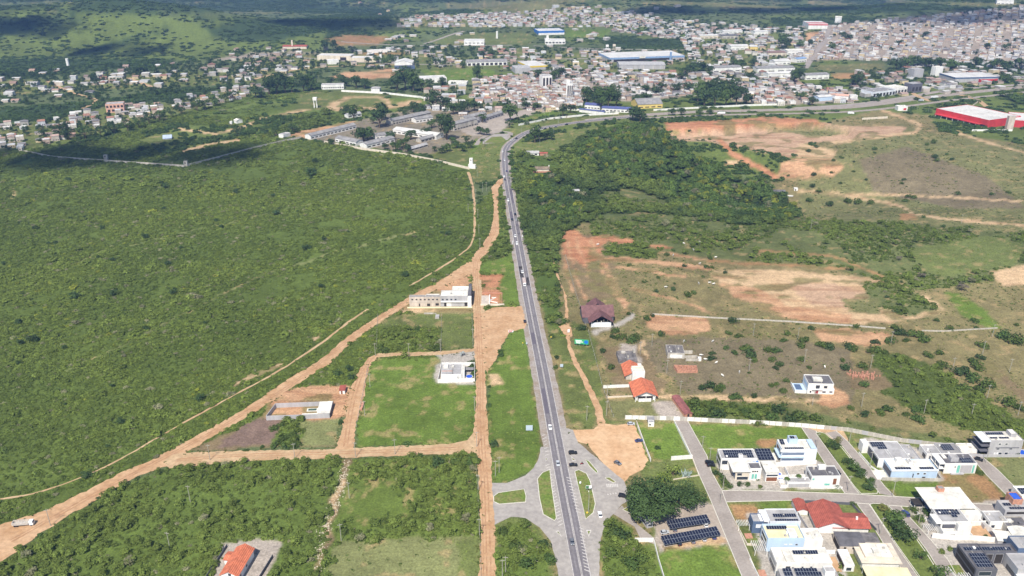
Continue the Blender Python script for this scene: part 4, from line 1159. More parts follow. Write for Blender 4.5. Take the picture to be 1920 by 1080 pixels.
h = B('villa', 'light blue villa with a white walled roof terrace, middle of the solar row', 'house', (1436, 1034))
h.block(0, 0, 16.0, 9.4, 6.2, W_BLUE, R_CREAM, par=1.0); h.wins('f', 7.4, 3.6, 2, 2.2, 1.4, 0.5, W_WHITE); h.win('f', 12.4, 3.4, 0.8, 0.6, GLASS); h.win('l', 1.0, 0.6, 6.8, 2.2, GLASS, frame=W_WHITE); h.win('l', 1.0, 3.6, 6.8, 2.0, GLASS, frame=W_WHITE)
h.solar(1.6, 6.4, 8, 1, 6.6, 1.05, 2.0, 0.1); h.block(9.6, 1.0, 3.4, 4.8, 7.6, W_COOL, R_WHITE, z0=6.2, par=0.1)
h.block(16.4, 2.0, 8.6, 7.4, 4.2, W_WHITE, R_WHITE); h.win('l', 1, 0.6, 5, 2.4, GLASS); h.pergola(-5.6, -2.6, -0.6, 4.0, 2.7, 7); h.slab(-6, 4.6, -1.5, 8.4, 0, 0.12, MATS['island_grass'], 'lawn')

h = B('villa', 'long white villa with one dark panel row and slot windows, front of the solar row', 'house', (1453, 1078))
h.block(0, 0, 23.2, 9.2, 6.0, W_WHITE, R_WHITE); h.slab(4.2, 0.6, 4.4, 8.6, 6.0, 6.3, W_STAIN, 'roof_upstand'); h.solar(8.6, 5.2, 10, 1, 6.2, 1.0, 2.1, 0.12)
h.win('f', 4.0, 3.4, 1.8, 1.2, GLASS, frame=W_GREY); h.win('f', 6.6, 2.6, 0.7, 1.5, GLASS); h.win('f', 10.6, 2.8, 0.7, 1.6, GLASS); h.win('f', 14.2, 2.8, 0.8, 1.6, GLASS); h.win('l', 0.8, 0.4, 7.4, 2.6, GLASS, frame=W_GREY); h.win('l', 0.8, 3.6, 7.4, 2.0, W_GREY)
h.slab(12.6, 2.6, 14.4, 3.8, 6.1, 6.5, R_WHITE, 'roof_vent'); h.slab(15.6, 1.8, 16.6, 3.4, 6.1, 6.9, R_WHITE, 'roof_vent'); h.slab(-6.5, -2, -3.5, 3, 0, 0.12, W_BRICK, 'patio'); h.slab(-5.5, -9, -2.5, -3, 0, 0.12, W_BEIGE, 'patio'); h.fence([(-8.2, 9), (-6.6, -8)], 1.0, W_WHITE)

h = B('villa', 'grey-roofed house packed with solar panels at the bottom edge of the photo', 'house', (1467, 1120))
h.block(0, 0, 23.5, 9.0, 6.2, W_GREY, R_GREY); h.solar(1.6, 1.2, 3, 4, 6.3, 1.1, 1.8); h.solar(6.4, 1.2, 9, 4, 6.3, 1.1, 1.8, skip=((8, 3),)); h.block(17.8, 4.6, 4.0, 3.2, 8.6, W_WHITE, R_GREY, z0=6.2)

h = B('tiled_house', 'house with a broad brick-red tiled roof on the corner by the planted median', 'house', (1531, 999), rz=-2)
h.gable(0, 0, 13.4, 15.0, 3.6, 2.8, W_WHITE, R_TILE2, 'y', over=0.9); h.gable(7.4, 0.6, 15.4, 9.0, 3.2, 1.4, W_WHITE, R_TILE2, 'x', over=0.9); h.slab(18, 4, 18.8, 4.8, 4.2, 5.8, W_WHITE, 'chimney')
h.win('f', 1, 0.6, 2, 1.2, GLASS); h.fence([(-6, 19), (-3.5, 0), (-1, -4)], 1.9, W_GREY); h.fence([(-6, 19.5), (2, 21), (22, 20), (27, 2)], 1.4, W_DGREY)
h.gable(-5.4, 12.0, 4.8, 8.0, 2.4, 0.9, W_WHITE, R_TILE2, 'y', over=0.3)

h = B('unfinished_house', 'unfinished house with a dark grey sheet roof beside the red tiled house', 'house', (1573, 1038), rz=-2)
h.gable(0, 0, 11.0, 9.0, 4.2, 0.5, W_RAW, R_DARK, 'x', over=0.2); h.wins('f', 1.6, 2.6, 2, 3.6, 1.0, 1.0, DARK); h.win('f', 1.6, 0.6, 1.0, 1.0, DARK); h.win('l', 1, 0.4, 7, 2.6, DARK); h.gable(11.4, 2.0, 7.0, 8.0, 3.2, 0.3, W_STAIN, R_BLACK, 'x', over=0.1)

h = B('house', 'white single-storey house with a stepped grey-white flat roof by the median', 'house', (1615, 1067), rz=-2)
h.block(0, 0, 15.2, 11.0, 4.0, W_WHITE, R_CREAM, par=0.2); h.slab(-0.9, -0.9, 16.0, 11.6, 3.9, 4.25, W_BEIGE, 'eaves_slab'); h.block(1.4, 1.6, 12.0, 8.4, 5.0, W_BEIGE, R_WHITE, z0=4.25, par=0.3); h.block(5.4, 3.6, 3.4, 2.8, 6.2, R_WHITE, R_WHITE, z0=5.0, par=0.1)
h.block(-8.0, -1.6, 4.2, 9.6, 3.2, W_WHITE, R_WHITE, par=0.2); h.win('l', 0.6, 0.4, 8.4, 2.4, DARK); h.fence([(-13.5, 8.8), (-8.2, 9.0)], 2.0, W_WHITE); h.win('f', 1, 0.5, 2, 1.6, GLASS); h.slab(-13, -2, -8.6, 7, 0, 0.1, MATS['dirt'], 'yard')

h = B('canopy', 'cream awning roof on posts along the bottom edge by the median', 'canopy', (1625, 1098), rz=-3)
h.foot(0, 0, 18, 7); h.slab(0, 0, 18.5, 7.5, 3.3, 3.5, R_CREAM, 'roof')
for a in (0.4, 9, 18): MB().box(a - .1, 0.3, 0, a + .1, 0.5, 3.3).build('post', W_WHITE, h.o)
for a in (0.4, 9, 18): MB().box(a - .1, 7.0, 0, a + .1, 7.2, 3.3).build('post', W_WHITE, h.o)

h = B('villa', 'villa under one wide white overhanging roof beside the bare earth plot', 'house', (1748, 968))
h.block(0, 0, 14.6, 11.0, 5.8, W_BLUE, R_WHITE, par=0.0); h.win('l', 1, 0.6, 8.6, 2.0, W_NAVY); h.win('l', 1, 3.4, 8.6, 1.8, GLASS, frame=W_WHITE); h.wins('f', 8, 3.2, 2, 1.9, 1.4, 1.6, W_WHITE, frame=W_GREY); h.win('f', 12.2, 3.0, 1.2, 1.8, DOORM)
h.hip(-1.6, -0.6, 18.0, 12.4, 6.1, 1.0, W_WHITE, R_WHITE, over=1.6, z0=5.9, wall=False); h.block(5.6, 9.0, 2.8, 2.4, 8.4, W_BRICK, R_MID, z0=6.2, par=0.1)
h.pool(16.6, -2.2, 19.4, 0.6, M_POOL); h.fence([(20.8, 6), (23.8, -6), (14, -7)], 2.6, W_WHITE); h.fence([(-7, 7), (-6, 0), (-2, -6)], 1.2, W_WHITE); h.slab(-6.4, 5.0, -1.5, 9.5, 2.4, 2.6, DARK, 'carport_roof')
for a, b in ((-6.2, 5.2), (-6.2, 9.2)): MB().box(a, b, 0, a + .2, b + .2, 2.4).build('post', W_WHITE, h.o)

h = B('villa', 'white cubic villa with a solar roof and a walled orange-earth yard', 'house', (1766, 1009))
h.block(0, 2.8, 12.2, 9.6, 6.2, W_WHITE, R_GREY); h.solar(0.9, 8.0, 8, 2, 6.3, 1.2, 1.7, 0.05); h.solar(6.5, 6.2, 2, 1, 6.3, 1.2, 1.7, 0.05); h.win('l', 0.6, 3.4, 8, 2.0, GLASS, frame=W_GREY)
h.block(0, 0, 6.0, 2.9, 2.6, W_WHITE, R_WHITE, par=0.9); h.win('f', 1.2, 0.4, 4.2, 1.7, GLASS, frame=W_WHITE); h.slab(0.6, 2.2, 6, 2.8, 3.7, 5.3, W_DGREY, 'balcony_screen'); h.block(6.4, 0.6, 6.0, 2.4, 6.6, W_WHITE, R_WHITE, par=0.1); h.slab(-2.4, 2.6, 6, 9, 5.7, 6.1, W_WHITE, 'roof_slab')
h.slab(13.4, 0.2, 22.6, 8.4, 0.0, 0.12, M_DIRT, 'earth_yard'); h.fence([(-4.4, 0.4), (5, -1.4), (12.6, -1.4), (25.5, -3.2), (21.5, 10.4), (13.2, 9.6)], 2.6, W_WHITE); h.fence([(12.6, -1.4), (12.4, 0.6)], 2.6, W_WHITE); h.pergola(-5.2, 2.4, -1.0, 6.8, 2.4, 6)
h.block(13.0, 9.8, 9.0, 5.0, 4.4, W_WHITE, R_WHITE)

h = B('villa', 'dark grey modern villa with an L of solar panels and a swimming pool', 'house', (1824, 1092))
h.block(0, 0, 8.8, 15.5, 6.4, W_DGREY, R_DARK); h.solar(1.4, 1.6, 6, 4, 6.5, 1.05, 1.9, 0.05); h.win('l', 0.8, 0.6, 13.8, 2.2, DARK); h.win('l', 0.8, 3.6, 13.8, 2.2, DARK); h.win('f', 1.4, 3.8, 5.0, 1.9, GLASS, frame=W_GREY); h.win('f', 1.4, 0.4, 5.0, 2.2, GLASS, frame=W_WHITE)
h.block(8.9, 10.5, 14.0, 5.0, 6.2, W_DGREY, R_DARK); h.solar(1.2, 11.4, 18, 1, 6.5, 1.05, 2.0, 0.05); h.wins('f', 0.8, 0.4, 3, 4.4, 3.2, 5.0, DARK, frame=W_GREY); h.block(18.0, 1.0, 13.0, 9.4, 5.6, W_GREY, R_GREY); h.win('f', 1, 0.6, 3, 2.0, GLASS); h.win('l', 1, 0.4, 6, 2.2, GLASS); h.slab(17.6, -0.8, 31, 1.0, 3.0, 3.4, W_WHITE, 'balcony_slab')
h.block(23.2, 10.8, 8, 8, 7.6, W_NAVY, R_GREY); h.pool(9.8, -3.0, 16.6, 2.4, M_POOL, 0.8); h.slab(12.6, -1.2, 15.4, 0.4, 0.24, 0.42, W_GREY, 'pool_step'); h.fence([(-6.5, 8), (-5.0, -6)], 1.2, W_WHITE); h.slab(-5.5, 4.5, -0.6, 10, 0, 0.12, MATS['island_grass'], 'lawn'); h.pergola(-4.8, -1.2, -0.8, 3.2, 2.4, 5)

h = B('house', 'small grey flat-roofed house behind the white walled yard', 'house', (1853, 992))
h.block(0, 0, 8.0, 7.4, 3.8, W_WHITE, R_GREY); h.win('f', 1, 0.8, 1.4, 1.4, GLASS); h.fence([(-2, 9), (-2.2, -0.4)], 2.2, W_GREY); h.win('l', 1, .6, 4, 2, DARK)
h = B('villa', 'villa with a raised blue rooftop pool box at the right edge', 'house', (1880, 974))
h.block(0, 0, 13.0, 7.2, 4.8, W_GREY, R_GREY); h.win('f', 1.0, 3.0, 10.5, 1.2, DARK); h.solar(1.4, 3.4, 3, 1, 4.9, 1.1, 1.8); h.solar(2.8, 1.0, 6, 1, 4.9, 1.1, 1.3); h.block(5.6, 4.4, 4.6, 5.6, 7.2, W_BRICK, R_GREY, z0=0.0, par=0.5); h.slab(6.2, 5.0, 9.6, 9.4, 7.3, 7.55, M_POOLD, 'pool_water')
h = B('house', 'dark-roofed house wedged between white roofs at the right edge', 'house', (1884, 1000))
h.block(0, 0, 10, 6.5, 3.6, W_STAIN, R_DARK); h.slab(2.2, 2.6, 4.0, 4.4, 3.7, 4.6, R_WHITE, 'roof_box'); h.slab(6.4, 1.4, 7.8, 2.8, 3.7, 4.4, R_DARK, 'roof_box'); h.win('f', 1, .8, 2, 1.4, GLASS)
h = B('house', 'house with two white lean-to roofs below the walled yard, right edge', 'house', (1880, 1024), rz=-8)
h.gable(-2.4, 0, 7.0, 6.5, 2.8, 0.5, W_GREY, R_WHITE, 'x', over=0.4); h.gable(4.8, 1.0, 7.2, 8.0, 3.6, 0.8, W_GREY, R_WHITE, 'y', over=0.5); h.win('f', 1, .8, 1.2, 1.2, GLASS)
h = B('house', 'pale house with a cream roof cut by the right edge of the photo', 'house', (1912, 946))
h.block(0, 0, 9, 8, 4.2, W_WHITE, R_WHITE); h.solar(1, 2, 3, 2, 4.3); h.win('f', .8, .8, 2, 1.4, GLASS)

# solar carports in the estate car park
def carport(label, tl, tr, br, bl, n, rows):
    base = flat((bl[0] + tl[0]) / 2, (bl[1] + tl[1]) / 2 + 9)
    a = flat(bl[0], bl[1] + 9); b = flat(br[0], br[1] + 9)
    d = b - a; L = d.length; ang = math.degrees(math.atan2(d.y, d.x))
    h = B('solar_carport', label, 'carport', None, ang, 'solar carports in the estate car park', pos=a)
    depth = 5.0; zf, zb = 2.3, 3.1; tilt = math.atan2(zb - zf, depth)
    h.foot(0, 0, L, depth)
    pw = L / n - 0.03
    h.solar(0, 0, n, rows, zf, pw, depth / rows / math.cos(tilt) - 0.05, tilt, 0.03)
    for k in range(7):
        x = 0.6 + (L - 1.2) * k / 6
        MB().box(x - .12, 2.2, 0, x + .12, 2.45, 2.5).build('post', M_STEEL, h.o)
        v = MB(); v.add(*_boxvf(x - .08, 0.2, 0, x + .08, depth - 0.2, 0.16)); o = v.build('beam', M_STEEL, h.o)
        o.location = (0, 0, zf - 0.12); o.rotation_euler = (tilt, 0, 0)
    return h, L
CP1 = carport('shorter solar panel carport, the one nearer the big tree', (1254, 977), (1326, 966), (1332, 979), (1256, 991), 15, 2)
CP2 = carport('longer solar panel carport in front, beside the bare strip of earth', (1242, 1009), (1345, 989), (1351, 1002), (1246, 1021), 20, 2)

# small buildings around the estate entrance
h = B('gate_house', 'small white kiosk with grey roof built into the estate boundary wall', 'kiosk', (1215, 800), rz=-4)
h.block(0, 0, 3.2, 2.6, 2.6, W_WHITE, R_GREY, par=0.1); h.win('f', .6, 1.0, .8, .8, GLASS); h.slab(-0.4, 2.5, 3.6, 6.0, 2.6, 2.8, R_MID, 'roof')
h = B('gate_house', 'grey guard booth beside the paved drive behind the big tree', 'kiosk', (1213, 991), rz=20)
h.block(0, 0, 3.0, 6.2, 2.8, W_GREY, R_GREY, par=.2); h.win('f', .5, 1.0, 1.8, 1.0, GLASS); h.win('l', .8, 1.0, 4, 1.0, GLASS)

# ------------------------------------------------------------------ west of and around the highway
h = B('house', 'single house with bright orange tiled roof inside a walled concrete yard', 'house', (417, 1092), rz=-7)
h.gable(0, 0, 7.0, 16.0, 4.4, 1.9, W_WHITE, R_TILE, 'y', over=0.6); h.win('f', 3.2, 3.4, 1.2, 1.8, GLASS, frame=W_GREY); h.win('f', 0.6, 0.4, 5.6, 2.0, DARK, name='porch_opening'); h.slab(-0.4, -2.0, 7.2, 0, 2.7, 2.9, W_WHITE, 'porch_roof'); h.win('r', 2, 1.4, 1.2, 1.2, GLASS); h.win('r', 8, 1.4, 1.2, 1.2, GLASS)
h.gable(-3.2, 9.5, 3.0, 4.6, 3.2, 0.6, W_WHITE, R_TILE, 'x', over=0.4); h.fence([(-7.2, 20.5), (-7.6, -12)], 1.6, W_DGREY); h.fence([(15.2, 16.5), (13.8, -12)], 1.8, W_DGREY); h.slab(10, 0, 12, 2.4, 0, .15, W_BRICK, 'patio'); h.slab(8.6, -.8, 9.6, 2, 0, .15, W_BRICK, 'patio')

h = B('walled_compound', 'roofless grey-walled compound with a white roof slab and small pool pit', 'building', (500, 788), rz=3.8)
h.fence([(0, 0), (34.2, 0)], 2.8, W_GREY, .3); h.fence([(2.6, 12.6), (34.6, 12.8)], 2.8, W_GREY, .3); h.fence([(0, 0), (2.6, 12.6)], 2.8, W_GREY, .3); h.fence([(34.2, 0), (34.6, 12.8)], 2.8, W_DGREY, .3); h.foot(0, 0, 34, 12.6)  # right end wall: shade on its outer face put into the darker grey
h.slab(27.2, 0.3, 34.4, 12.5, 2.85, 3.1, R_WHITE, 'roof'); h.slab(18.5, 0.5, 27.2, 4.6, 0.4, 0.7, R_WHITE, 'paving'); h.slab(20.5, 7.0, 26.6, 10.0, 0.1, 0.5, R_WHITE, 'pool_rim'); h.slab(21.2, 7.5, 25.8, 9.5, 0.2, 0.52, mat('green_water', (72, 96, 84), .2, .2, .5), 'pool_water'); h.slab(16.0, 0.8, 18.0, 3.2, 0.1, .6, W_BRICK, 'brick_footing')
h = B('shed', 'tiny white shed with a red roof beside the dirt lane', 'shed', (637, 739), rz=4)
h.block(0, 0, 3.0, 2.6, 2.4, W_WHITE, R_TILE2, par=0.0); h.slab(-.3, -.3, 3.3, 5.6, 2.4, 2.6, R_TILE2, 'roof_sheet'); h.win('f', .8, .1, .9, 1.9, DOORM, name='door')
MB().box(0, 0, 0, 1.2, 8.0, 1.1).build('brick_stack', W_BRICK).location = P(675, 770)
tag(bpy.data.objects['brick_stack'], 'stack of red bricks beside the dirt lane', 'bricks')

h = B('house', 'grey-roofed house with a round blue pool between dirt roads', 'house', (825, 716), rz=1.5)
h.block(0.6, 2.0, 12.2, 13.0, 3.6, W_WHITE, R_GREY, par=.2); h.slab(1.6, 9.6, 4.4, 13.4, 3.65, 4.6, R_WHITE, 'roof_box'); h.slab(6.6, 10.6, 8.0, 12.2, 3.65, 4.5, R_WHITE, 'roof_box'); h.slab(1.0, 6.2, 7.2, 6.4, 3.6, 3.9, W_BRICK, 'roof_ridge'); h.slab(7.3, 2.4, 7.5, 14.6, 3.6, 3.95, R_DARK, 'roof_ridge'); h.block(12.9, 3.0, 1.6, 11.0, 4.2, W_WHITE, R_WHITE, par=.3)
h.block(4.2, -0.6, 6.2, 2.6, 3.0, W_WHITE, R_WHITE, par=.2); h.fence([(-1.2, -1.0), (20.6, -0.4), (20.2, 19), (0, 19.4), (-1.2, -1.0)], 2.4, W_WHITE); MB().cyl(17.2, 5.6, 0.1, 0.32, 1.9, 1.9, 14).build('pool_water', M_POOLD, h.o); MB().cyl(17.2, 5.6, 0.0, 0.24, 2.3, 2.3, 14).build('pool_deck', R_WHITE, h.o)
h.slab(15, 9.6, 19.8, 12.6, 2.3, 2.5, R_MID, 'porch_roof')

h = B('commercial_building', 'long raw two-storey building with a row of square windows under construction', 'building', (768, 575), rz=0.5)
h.block(0, 0, 22.0, 3.5, 7.4, W_RAW, R_MID, par=.2); h.wins('f', 1.6, 5.0, 7, 2.9, 1.3, 1.0, DARK); h.win('f', 6.6, .2, .9, 2.2, DARK, name='door'); h.win('f', 12.4, .4, 2.2, 2.0, DARK, name='door'); h.win('f', 18.4, .8, 2.4, 1.8, DARK, name='door'); h.slab(0, -.2, 22, 0, 3.6, 3.8, W_STAIN, 'ledge'); h.win('l', .4, 1, 2, 1, DARK)
h.block(22.1, 0, 19.2, 9.6, 8.0, W_GREY, R_WHITE, par=.3); h.wins('f', 1.0, 5.0, 4, 3.0, 1.1, .9, GLASS, frame=W_DGREY); h.slab(22.1, -.9, 42.6, 0, 3.6, 4.2, W_WHITE, 'canopy_slab'); h.win('f', 2.4, .2, 1.6, 2.8, DARK, name='door'); h.win('f', 4.2, .2, 3.4, 3.0, W_WHITE, name='shutter'); h.win('f', 16.8, .4, 2.0, 2.8, DARK, name='door')
h.block(29.5, 9.7, 12.2, 9.0, 7.0, W_WHITE, R_WHITE, par=.4); h.block(41.4, 2, 2.2, 18, 8.6, W_DGREY, R_DARK, par=.2); h.block(41.2, -1.0, 2.6, 2.9, 7.0, W_WHITE, R_WHITE, par=.3)
h.block(22.0, 3.6, 8, 9, 1.6, W_BRICK, R_MID, par=.2); h.block(11.5, 3.6, 9.5, 2.6, 7.0, W_STAIN, R_WHITE, par=.2); h.slab(-1.5, -2.8, 44.5, -0.95, 0, .25, R_CREAM, 'forecourt')
for (a, b) in ((33, 24), (36, 26), (38.5, 23), (30, 21), (27, 19)): h.slab(a, b, a + .4, b + 4.5, 0, 1.6, W_BRICK, 'brick_wall')
h = B('building_slab', 'pale concrete foundation with red earth and stub walls beside the dirt road', 'foundation', (902, 572), rz=0.5)
h.foot(0, 0, 15, 20); h.slab(0, 0.5, 5.6, 15.5, 0, .4, W_RAW, 'floor_slab'); h.slab(5.6, 0, 6.2, 15.5, 0, 1.2, W_WHITE, 'stub_wall'); h.slab(-.4, -1.2, 16.5, 0.2, 0, 1.0, W_BEIGE, 'stub_wall'); h.slab(14.6, .2, 15, 20, 0, .8, W_BRICK, 'stub_wall'); h.slab(0, 19.6, 15, 20, 0, .8, W_BRICK, 'stub_wall')
for (a, b, c, d) in ((6.4, 7.6, 4.2, 45), (6.4, 6.0, 6.0, -28), (7.4, 12, 3.2, 0)):
    o = MB().box(0, -.15, 0, c, .15, .7).build('stub_wall', W_WHITE, h.o); o.location = (a, b, 0); o.rotation_euler = (0, 0, math.radians(d))
h = B('slab_shelter', 'narrow grey concrete slab standing in the grass below the long building', 'slab', (816, 598), rz=1)
h.block(0, 0, 2.6, 5.0, 1.0, W_STAIN, R_GREY, par=.1)
h = B('rubble_wall', 'low broken concrete wall in the grass left of the slab', 'wall', (795, 589), rz=0)
h.slab(0, 0, 6.6, .6, 0, .9, W_STAIN, 'wall'); h.slab(7.2, 0.2, 8.6, .7, 0, .5, W_STAIN, 'wall')

# church with maroon roofs
h = B('church', 'church with stacked maroon tiled roofs right of the highway', 'church', (1108, 614), rz=4)
h.block(-3.6, 6.0, 19.0, 14.5, 4.6, W_DGREY, R_DARK, par=0); h.gable(-4.6, 6.6, 21.0, 13.0, 5.0, 5.2, W_DGREY, R_PURPLE, 'x', over=0.6, z0=1.2)
h.gable(0.6, 15.5, 12.0, 9.0, 6.0, 4.4, W_DGREY, R_PURPLE, 'y', over=0.6, z0=1.2)
h.gable(-0.8, -1.0, 15.0, 9.0, 4.4, 4.6, W_DGREY, R_PURPLE, 'y', over=0.7, z0=4.0, wall=False)
h.slab(0.2, 0.2, 6.6, .5, 0, 3.4, W_COOL, 'wall'); h.slab(7.0, 0.2, 13.4, .5, 0, 3.4, W_COOL, 'wall'); h.foot(-1, -1, 14, 8)
for a in (0, 6.65, 13.2): h.slab(a, -.1, a + .4, .4, 0, 4.6, W_WHITE, 'pillar')
for a in (1.4, 4.0, 8.4, 11.0): h.slab(a, -.2, a + .2, .2, 4.2, 5.6, W_STAIN, 'truss_post')
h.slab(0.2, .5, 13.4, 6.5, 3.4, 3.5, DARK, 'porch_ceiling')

h = B('tiled_house', 'rear one of two orange tiled houses right of the highway', 'house', (1167, 712), rz=2)
h.gable(2.0, 0, 8.6, 13.0, 3.2, 2.4, W_STAIN, R_TILE, 'y', over=1.0)
h.slab(11, 11, 13.2, 13, 0, 3.6, W_WHITE, 'chimney')
h = B('tiled_house', 'front one of two orange tiled houses, with a white porch wall', 'house', (1192, 752), rz=3)
h.gable(0, 0.5, 11.2, 13.5, 3.8, 2.6, W_WHITE, R_TILE, 'y', over=1.5); h.slab(1.4, -1.0, 8.6, -.7, 0, 2.0, W_WHITE, 'porch_wall'); h.win('f', 1.2, .2, 8.6, 2.6, DARK, name='porch_opening')
for a in (-.6, 5.4, 10.6): h.slab(a, -1.1, a + .3, -.8, 0, 3.6, W_WHITE, 'pillar')
h.slab(5.6, 2.6, 7.6, 3.6, 5.9, 6.4, R_TILE, 'roof_vent')
h = B('tower_block', 'white rendered water block between the two orange tiled roofs', 'building', (1185, 716), rz=3)
h.block(0, 0, 7.4, 5.6, 6.4, W_WHITE, R_WHITE, par=.4); h.block(.2, 4.2, 7.0, 1.6, 7.4, W_BEIGE, R_WHITE, z0=6.4, par=.2)
h = B('ruined_slab', 'mould-blackened roofless concrete shell behind the orange roofs', 'ruin', (1160, 681), rz=2)
h.block(0, 0, 11.5, 11.0, 2.2, R_BLACK, R_BLACK, par=.3); h.slab(2.5, 8.2, 5.4, 9.6, 2.3, 3.4, W_STAIN, 'roof_box'); h.slab(10.4, 8.6, 11.6, 10.6, 2.3, 4.2, W_STAIN, 'roof_box')
h = B('abandoned_house', 'abandoned white house with a mould-grey flat roof in the brown pasture', 'house', (1251, 672), rz=-3)
h.block(0, 0, 10.6, 11.0, 3.8, W_STAIN, R_BLACK, par=.15); h.win('f', 1.6, .6, 7.6, 2.2, W_WHITE, name='wall_patch'); h.win('l', 1, 1, 2, 1.2, DARK); h.fence([(10.8, 1.0), (18.5, 1.6), (19.0, -2.5), (11, -2.8)], 1.8, W_STAIN); h.fence([(9.8, 6.4), (16.5, 6.8)], 2.4, W_STAIN); h.slab(18.6, -2.6, 20.6, -.6, 0, 2.2, W_WHITE, 'wall_stub')
h = B('brick_ruin', 'roofless brick ruin divided into small rooms in front of the abandoned house', 'ruin', (1270, 699), rz=-2)
h.fence([(0, 0), (12, .3), (12.4, 6), (-1.2, 6.4), (0, 0)], 1.9, W_BRICK, .3, 'brick_wall'); h.foot(0, 0, 12, 6)
for a in (3.2, 6.4, 9.2): h.fence([(a, 0), (a + .1, 6)], 1.7, W_BRICK, .3, 'brick_wall')
h.fence([(0, 3.2), (12, 3.4)], 1.6, W_BRICK, .3, 'brick_wall')
h = B('shed', 'long narrow shed with a rust-red sheet roof beside the estate wall', 'shed', (1284, 783), rz=12)
h.gable(0, 0, 4.2, 19.0, 2.3, 0.5, W_BRICK, R_RUST, 'y', over=.3); h.win('f', 1.4, .2, 1.2, 1.8, DARK, name='door')
h = B('villa', 'lone white two-storey house with a pool terrace on the brown hillside', 'house', (1505, 738), rz=-3)
h.block(2.4, 0, 14.4, 10.5, 6.4, W_WHITE, R_DARK, par=.5); h.win('f', 4.6, .3, 1.6, 2.6, mat('red_door', (150, 60, 58), .6, .1, 1), name='door'); h.win('f', 4.4, 3.6, 2.2, 2.2, GLASS, frame=W_GREY); h.win('f', 9.0, 4.0, 1.8, 1.5, GLASS, frame=W_GREY); h.win('f', 8.6, 1.0, 1.8, .9, GLASS); h.win('f', 12.6, 1.2, 1.6, .8, GLASS); h.win('f', 1.4, .8, .9, 1.2, DARK); h.win('l', 1, 3.6, 8, 2.0, W_BLUE)
h.slab(6.0, 3.0, 11.2, 6.6, 6.5, 7.8, R_WHITE, 'roof_box'); h.slab(4.8, -1.0, 10.8, 0, 3.1, 3.5, W_WHITE, 'balcony_slab'); h.slab(-4.2, 0.6, 2.3, 9.6, 0, 1.2, W_BLUE, 'terrace'); h.slab(-3.2, 2.4, 0.4, 8.4, 1.2, 1.3, W_NAVY, 'pool_water'); h.fence([(-4.4, 9.8), (-4.4, .4), (2, .2)], 2.0, W_WHITE); h.slab(16.8, 0, 17.6, 6, 0, 3.4, W_WHITE, 'side_wall')
h = B('brick_pile', 'heap of broken red bricks in the scrub right of the lone white house', 'rubble', (1600, 712), rz=0)
h.foot(-4, 0, 18, 8)
for k in range(70):
    a, b = random.gauss(8, 4.5), random.gauss(4, 2.6); s_ = random.uniform(.4, 1.3)
    o = MB().box(-s_ / 2, -.3, -.2, s_ / 2, .3, random.uniform(.5, 1.7)).build('brick_block', W_BRICK, h.o); o.location = (a, b, 0); o.rotation_euler = (random.uniform(-.2, .2), random.uniform(-.2, .2), random.uniform(0, 3.1))
h = B('farm_house', 'grey-roofed farmhouse with a small steeple-like chimney at the forest edge', 'house', (1448, 366), rz=-4)
h.gable(0, 0, 14, 9, 3.4, 1.6, W_STAIN, R_DARK, 'x', over=.6); h.slab(-2, 6, -1.2, 7, 0, 9, W_WHITE, 'chimney'); h.slab(10, -3.4, 22, -3.0, 0, 1.6, W_WHITE, 'garden_wall'); h.win('f', 2, .8, 1.4, 1.4, DARK); h.win('f', 8, .8, 1.4, 1.4, DARK)
h = B('gate_house', 'tiny white hut by the track beside the forest-edge farmhouse', 'hut', (1489, 358)); h.block(0, 0, 4, 3, 3, W_WHITE, R_WHITE, par=.2); h.win('f', 1, .2, 1, 2, DARK)
h = B('farm_house', 'small pale-roofed cottage in the trees right of the highway bend', 'house', (988, 292), rz=2); h.gable(0, 0, 14, 9, 3.2, 1.4, W_WHITE, R_SHEET, 'x', over=.5); h.win('f', 9, .6, 3, 1.6, DARK); h.gable(15, 0, 9, 6, 2.6, .8, W_BRICK, R_TILE2, 'x', over=.3)
h = B('farm_house', 'old brown-roofed house half hidden by trees right of the highway', 'house', (1004, 322), rz=2); h.gable(0, 0, 15, 9, 3.0, 1.6, W_BEIGE, mat('old_tile', (132, 118, 100), .9, .3, .4), 'x', over=.5); h.slab(14.5, 4, 15.5, 5, 3, 6, W_WHITE, 'chimney'); h.slab(-3, -4, 24, -3.7, 0, 1.6, W_BRICK, 'garden_wall')
h = B('farm_house', 'tin-roofed hut deep in the forest right of the highway', 'hut', (1072, 365), rz=10); h.gable(0, 0, 8, 6, 3.6, .8, W_STAIN, R_SHEET, 'x', over=.4)
h = B('guard_tower', 'white guard box on a wall pillar at the corner of the barracks wall', 'guard tower', (878, 316), rz=-10)
h.block(0, 0, 8.0, 3.0, 4.4, W_WHITE, R_WHITE, par=.2); h.block(.6, 3.2, 3.6, 3.2, 10.4, W_WHITE, R_WHITE, par=.2); h.win('f', 1.3, 7.6, 1.0, 1.8, DARK)
for (a, b, lab) in ((345, 312, 'small grey guard box where two pale walls meet in the scrub'), (195, 300, 'small grey wall turret beside the far scrub wall'), (36, 286, 'pale wall turret at the left end of the scrub wall')):
    h = B('guard_tower', lab, 'guard tower', (a, b)); h.block(0, 0, 4, 3, 5.5, W_STAIN, R_GREY, par=.2); h.win('f', 1, 3.2, 1.6, 1.2, DARK)

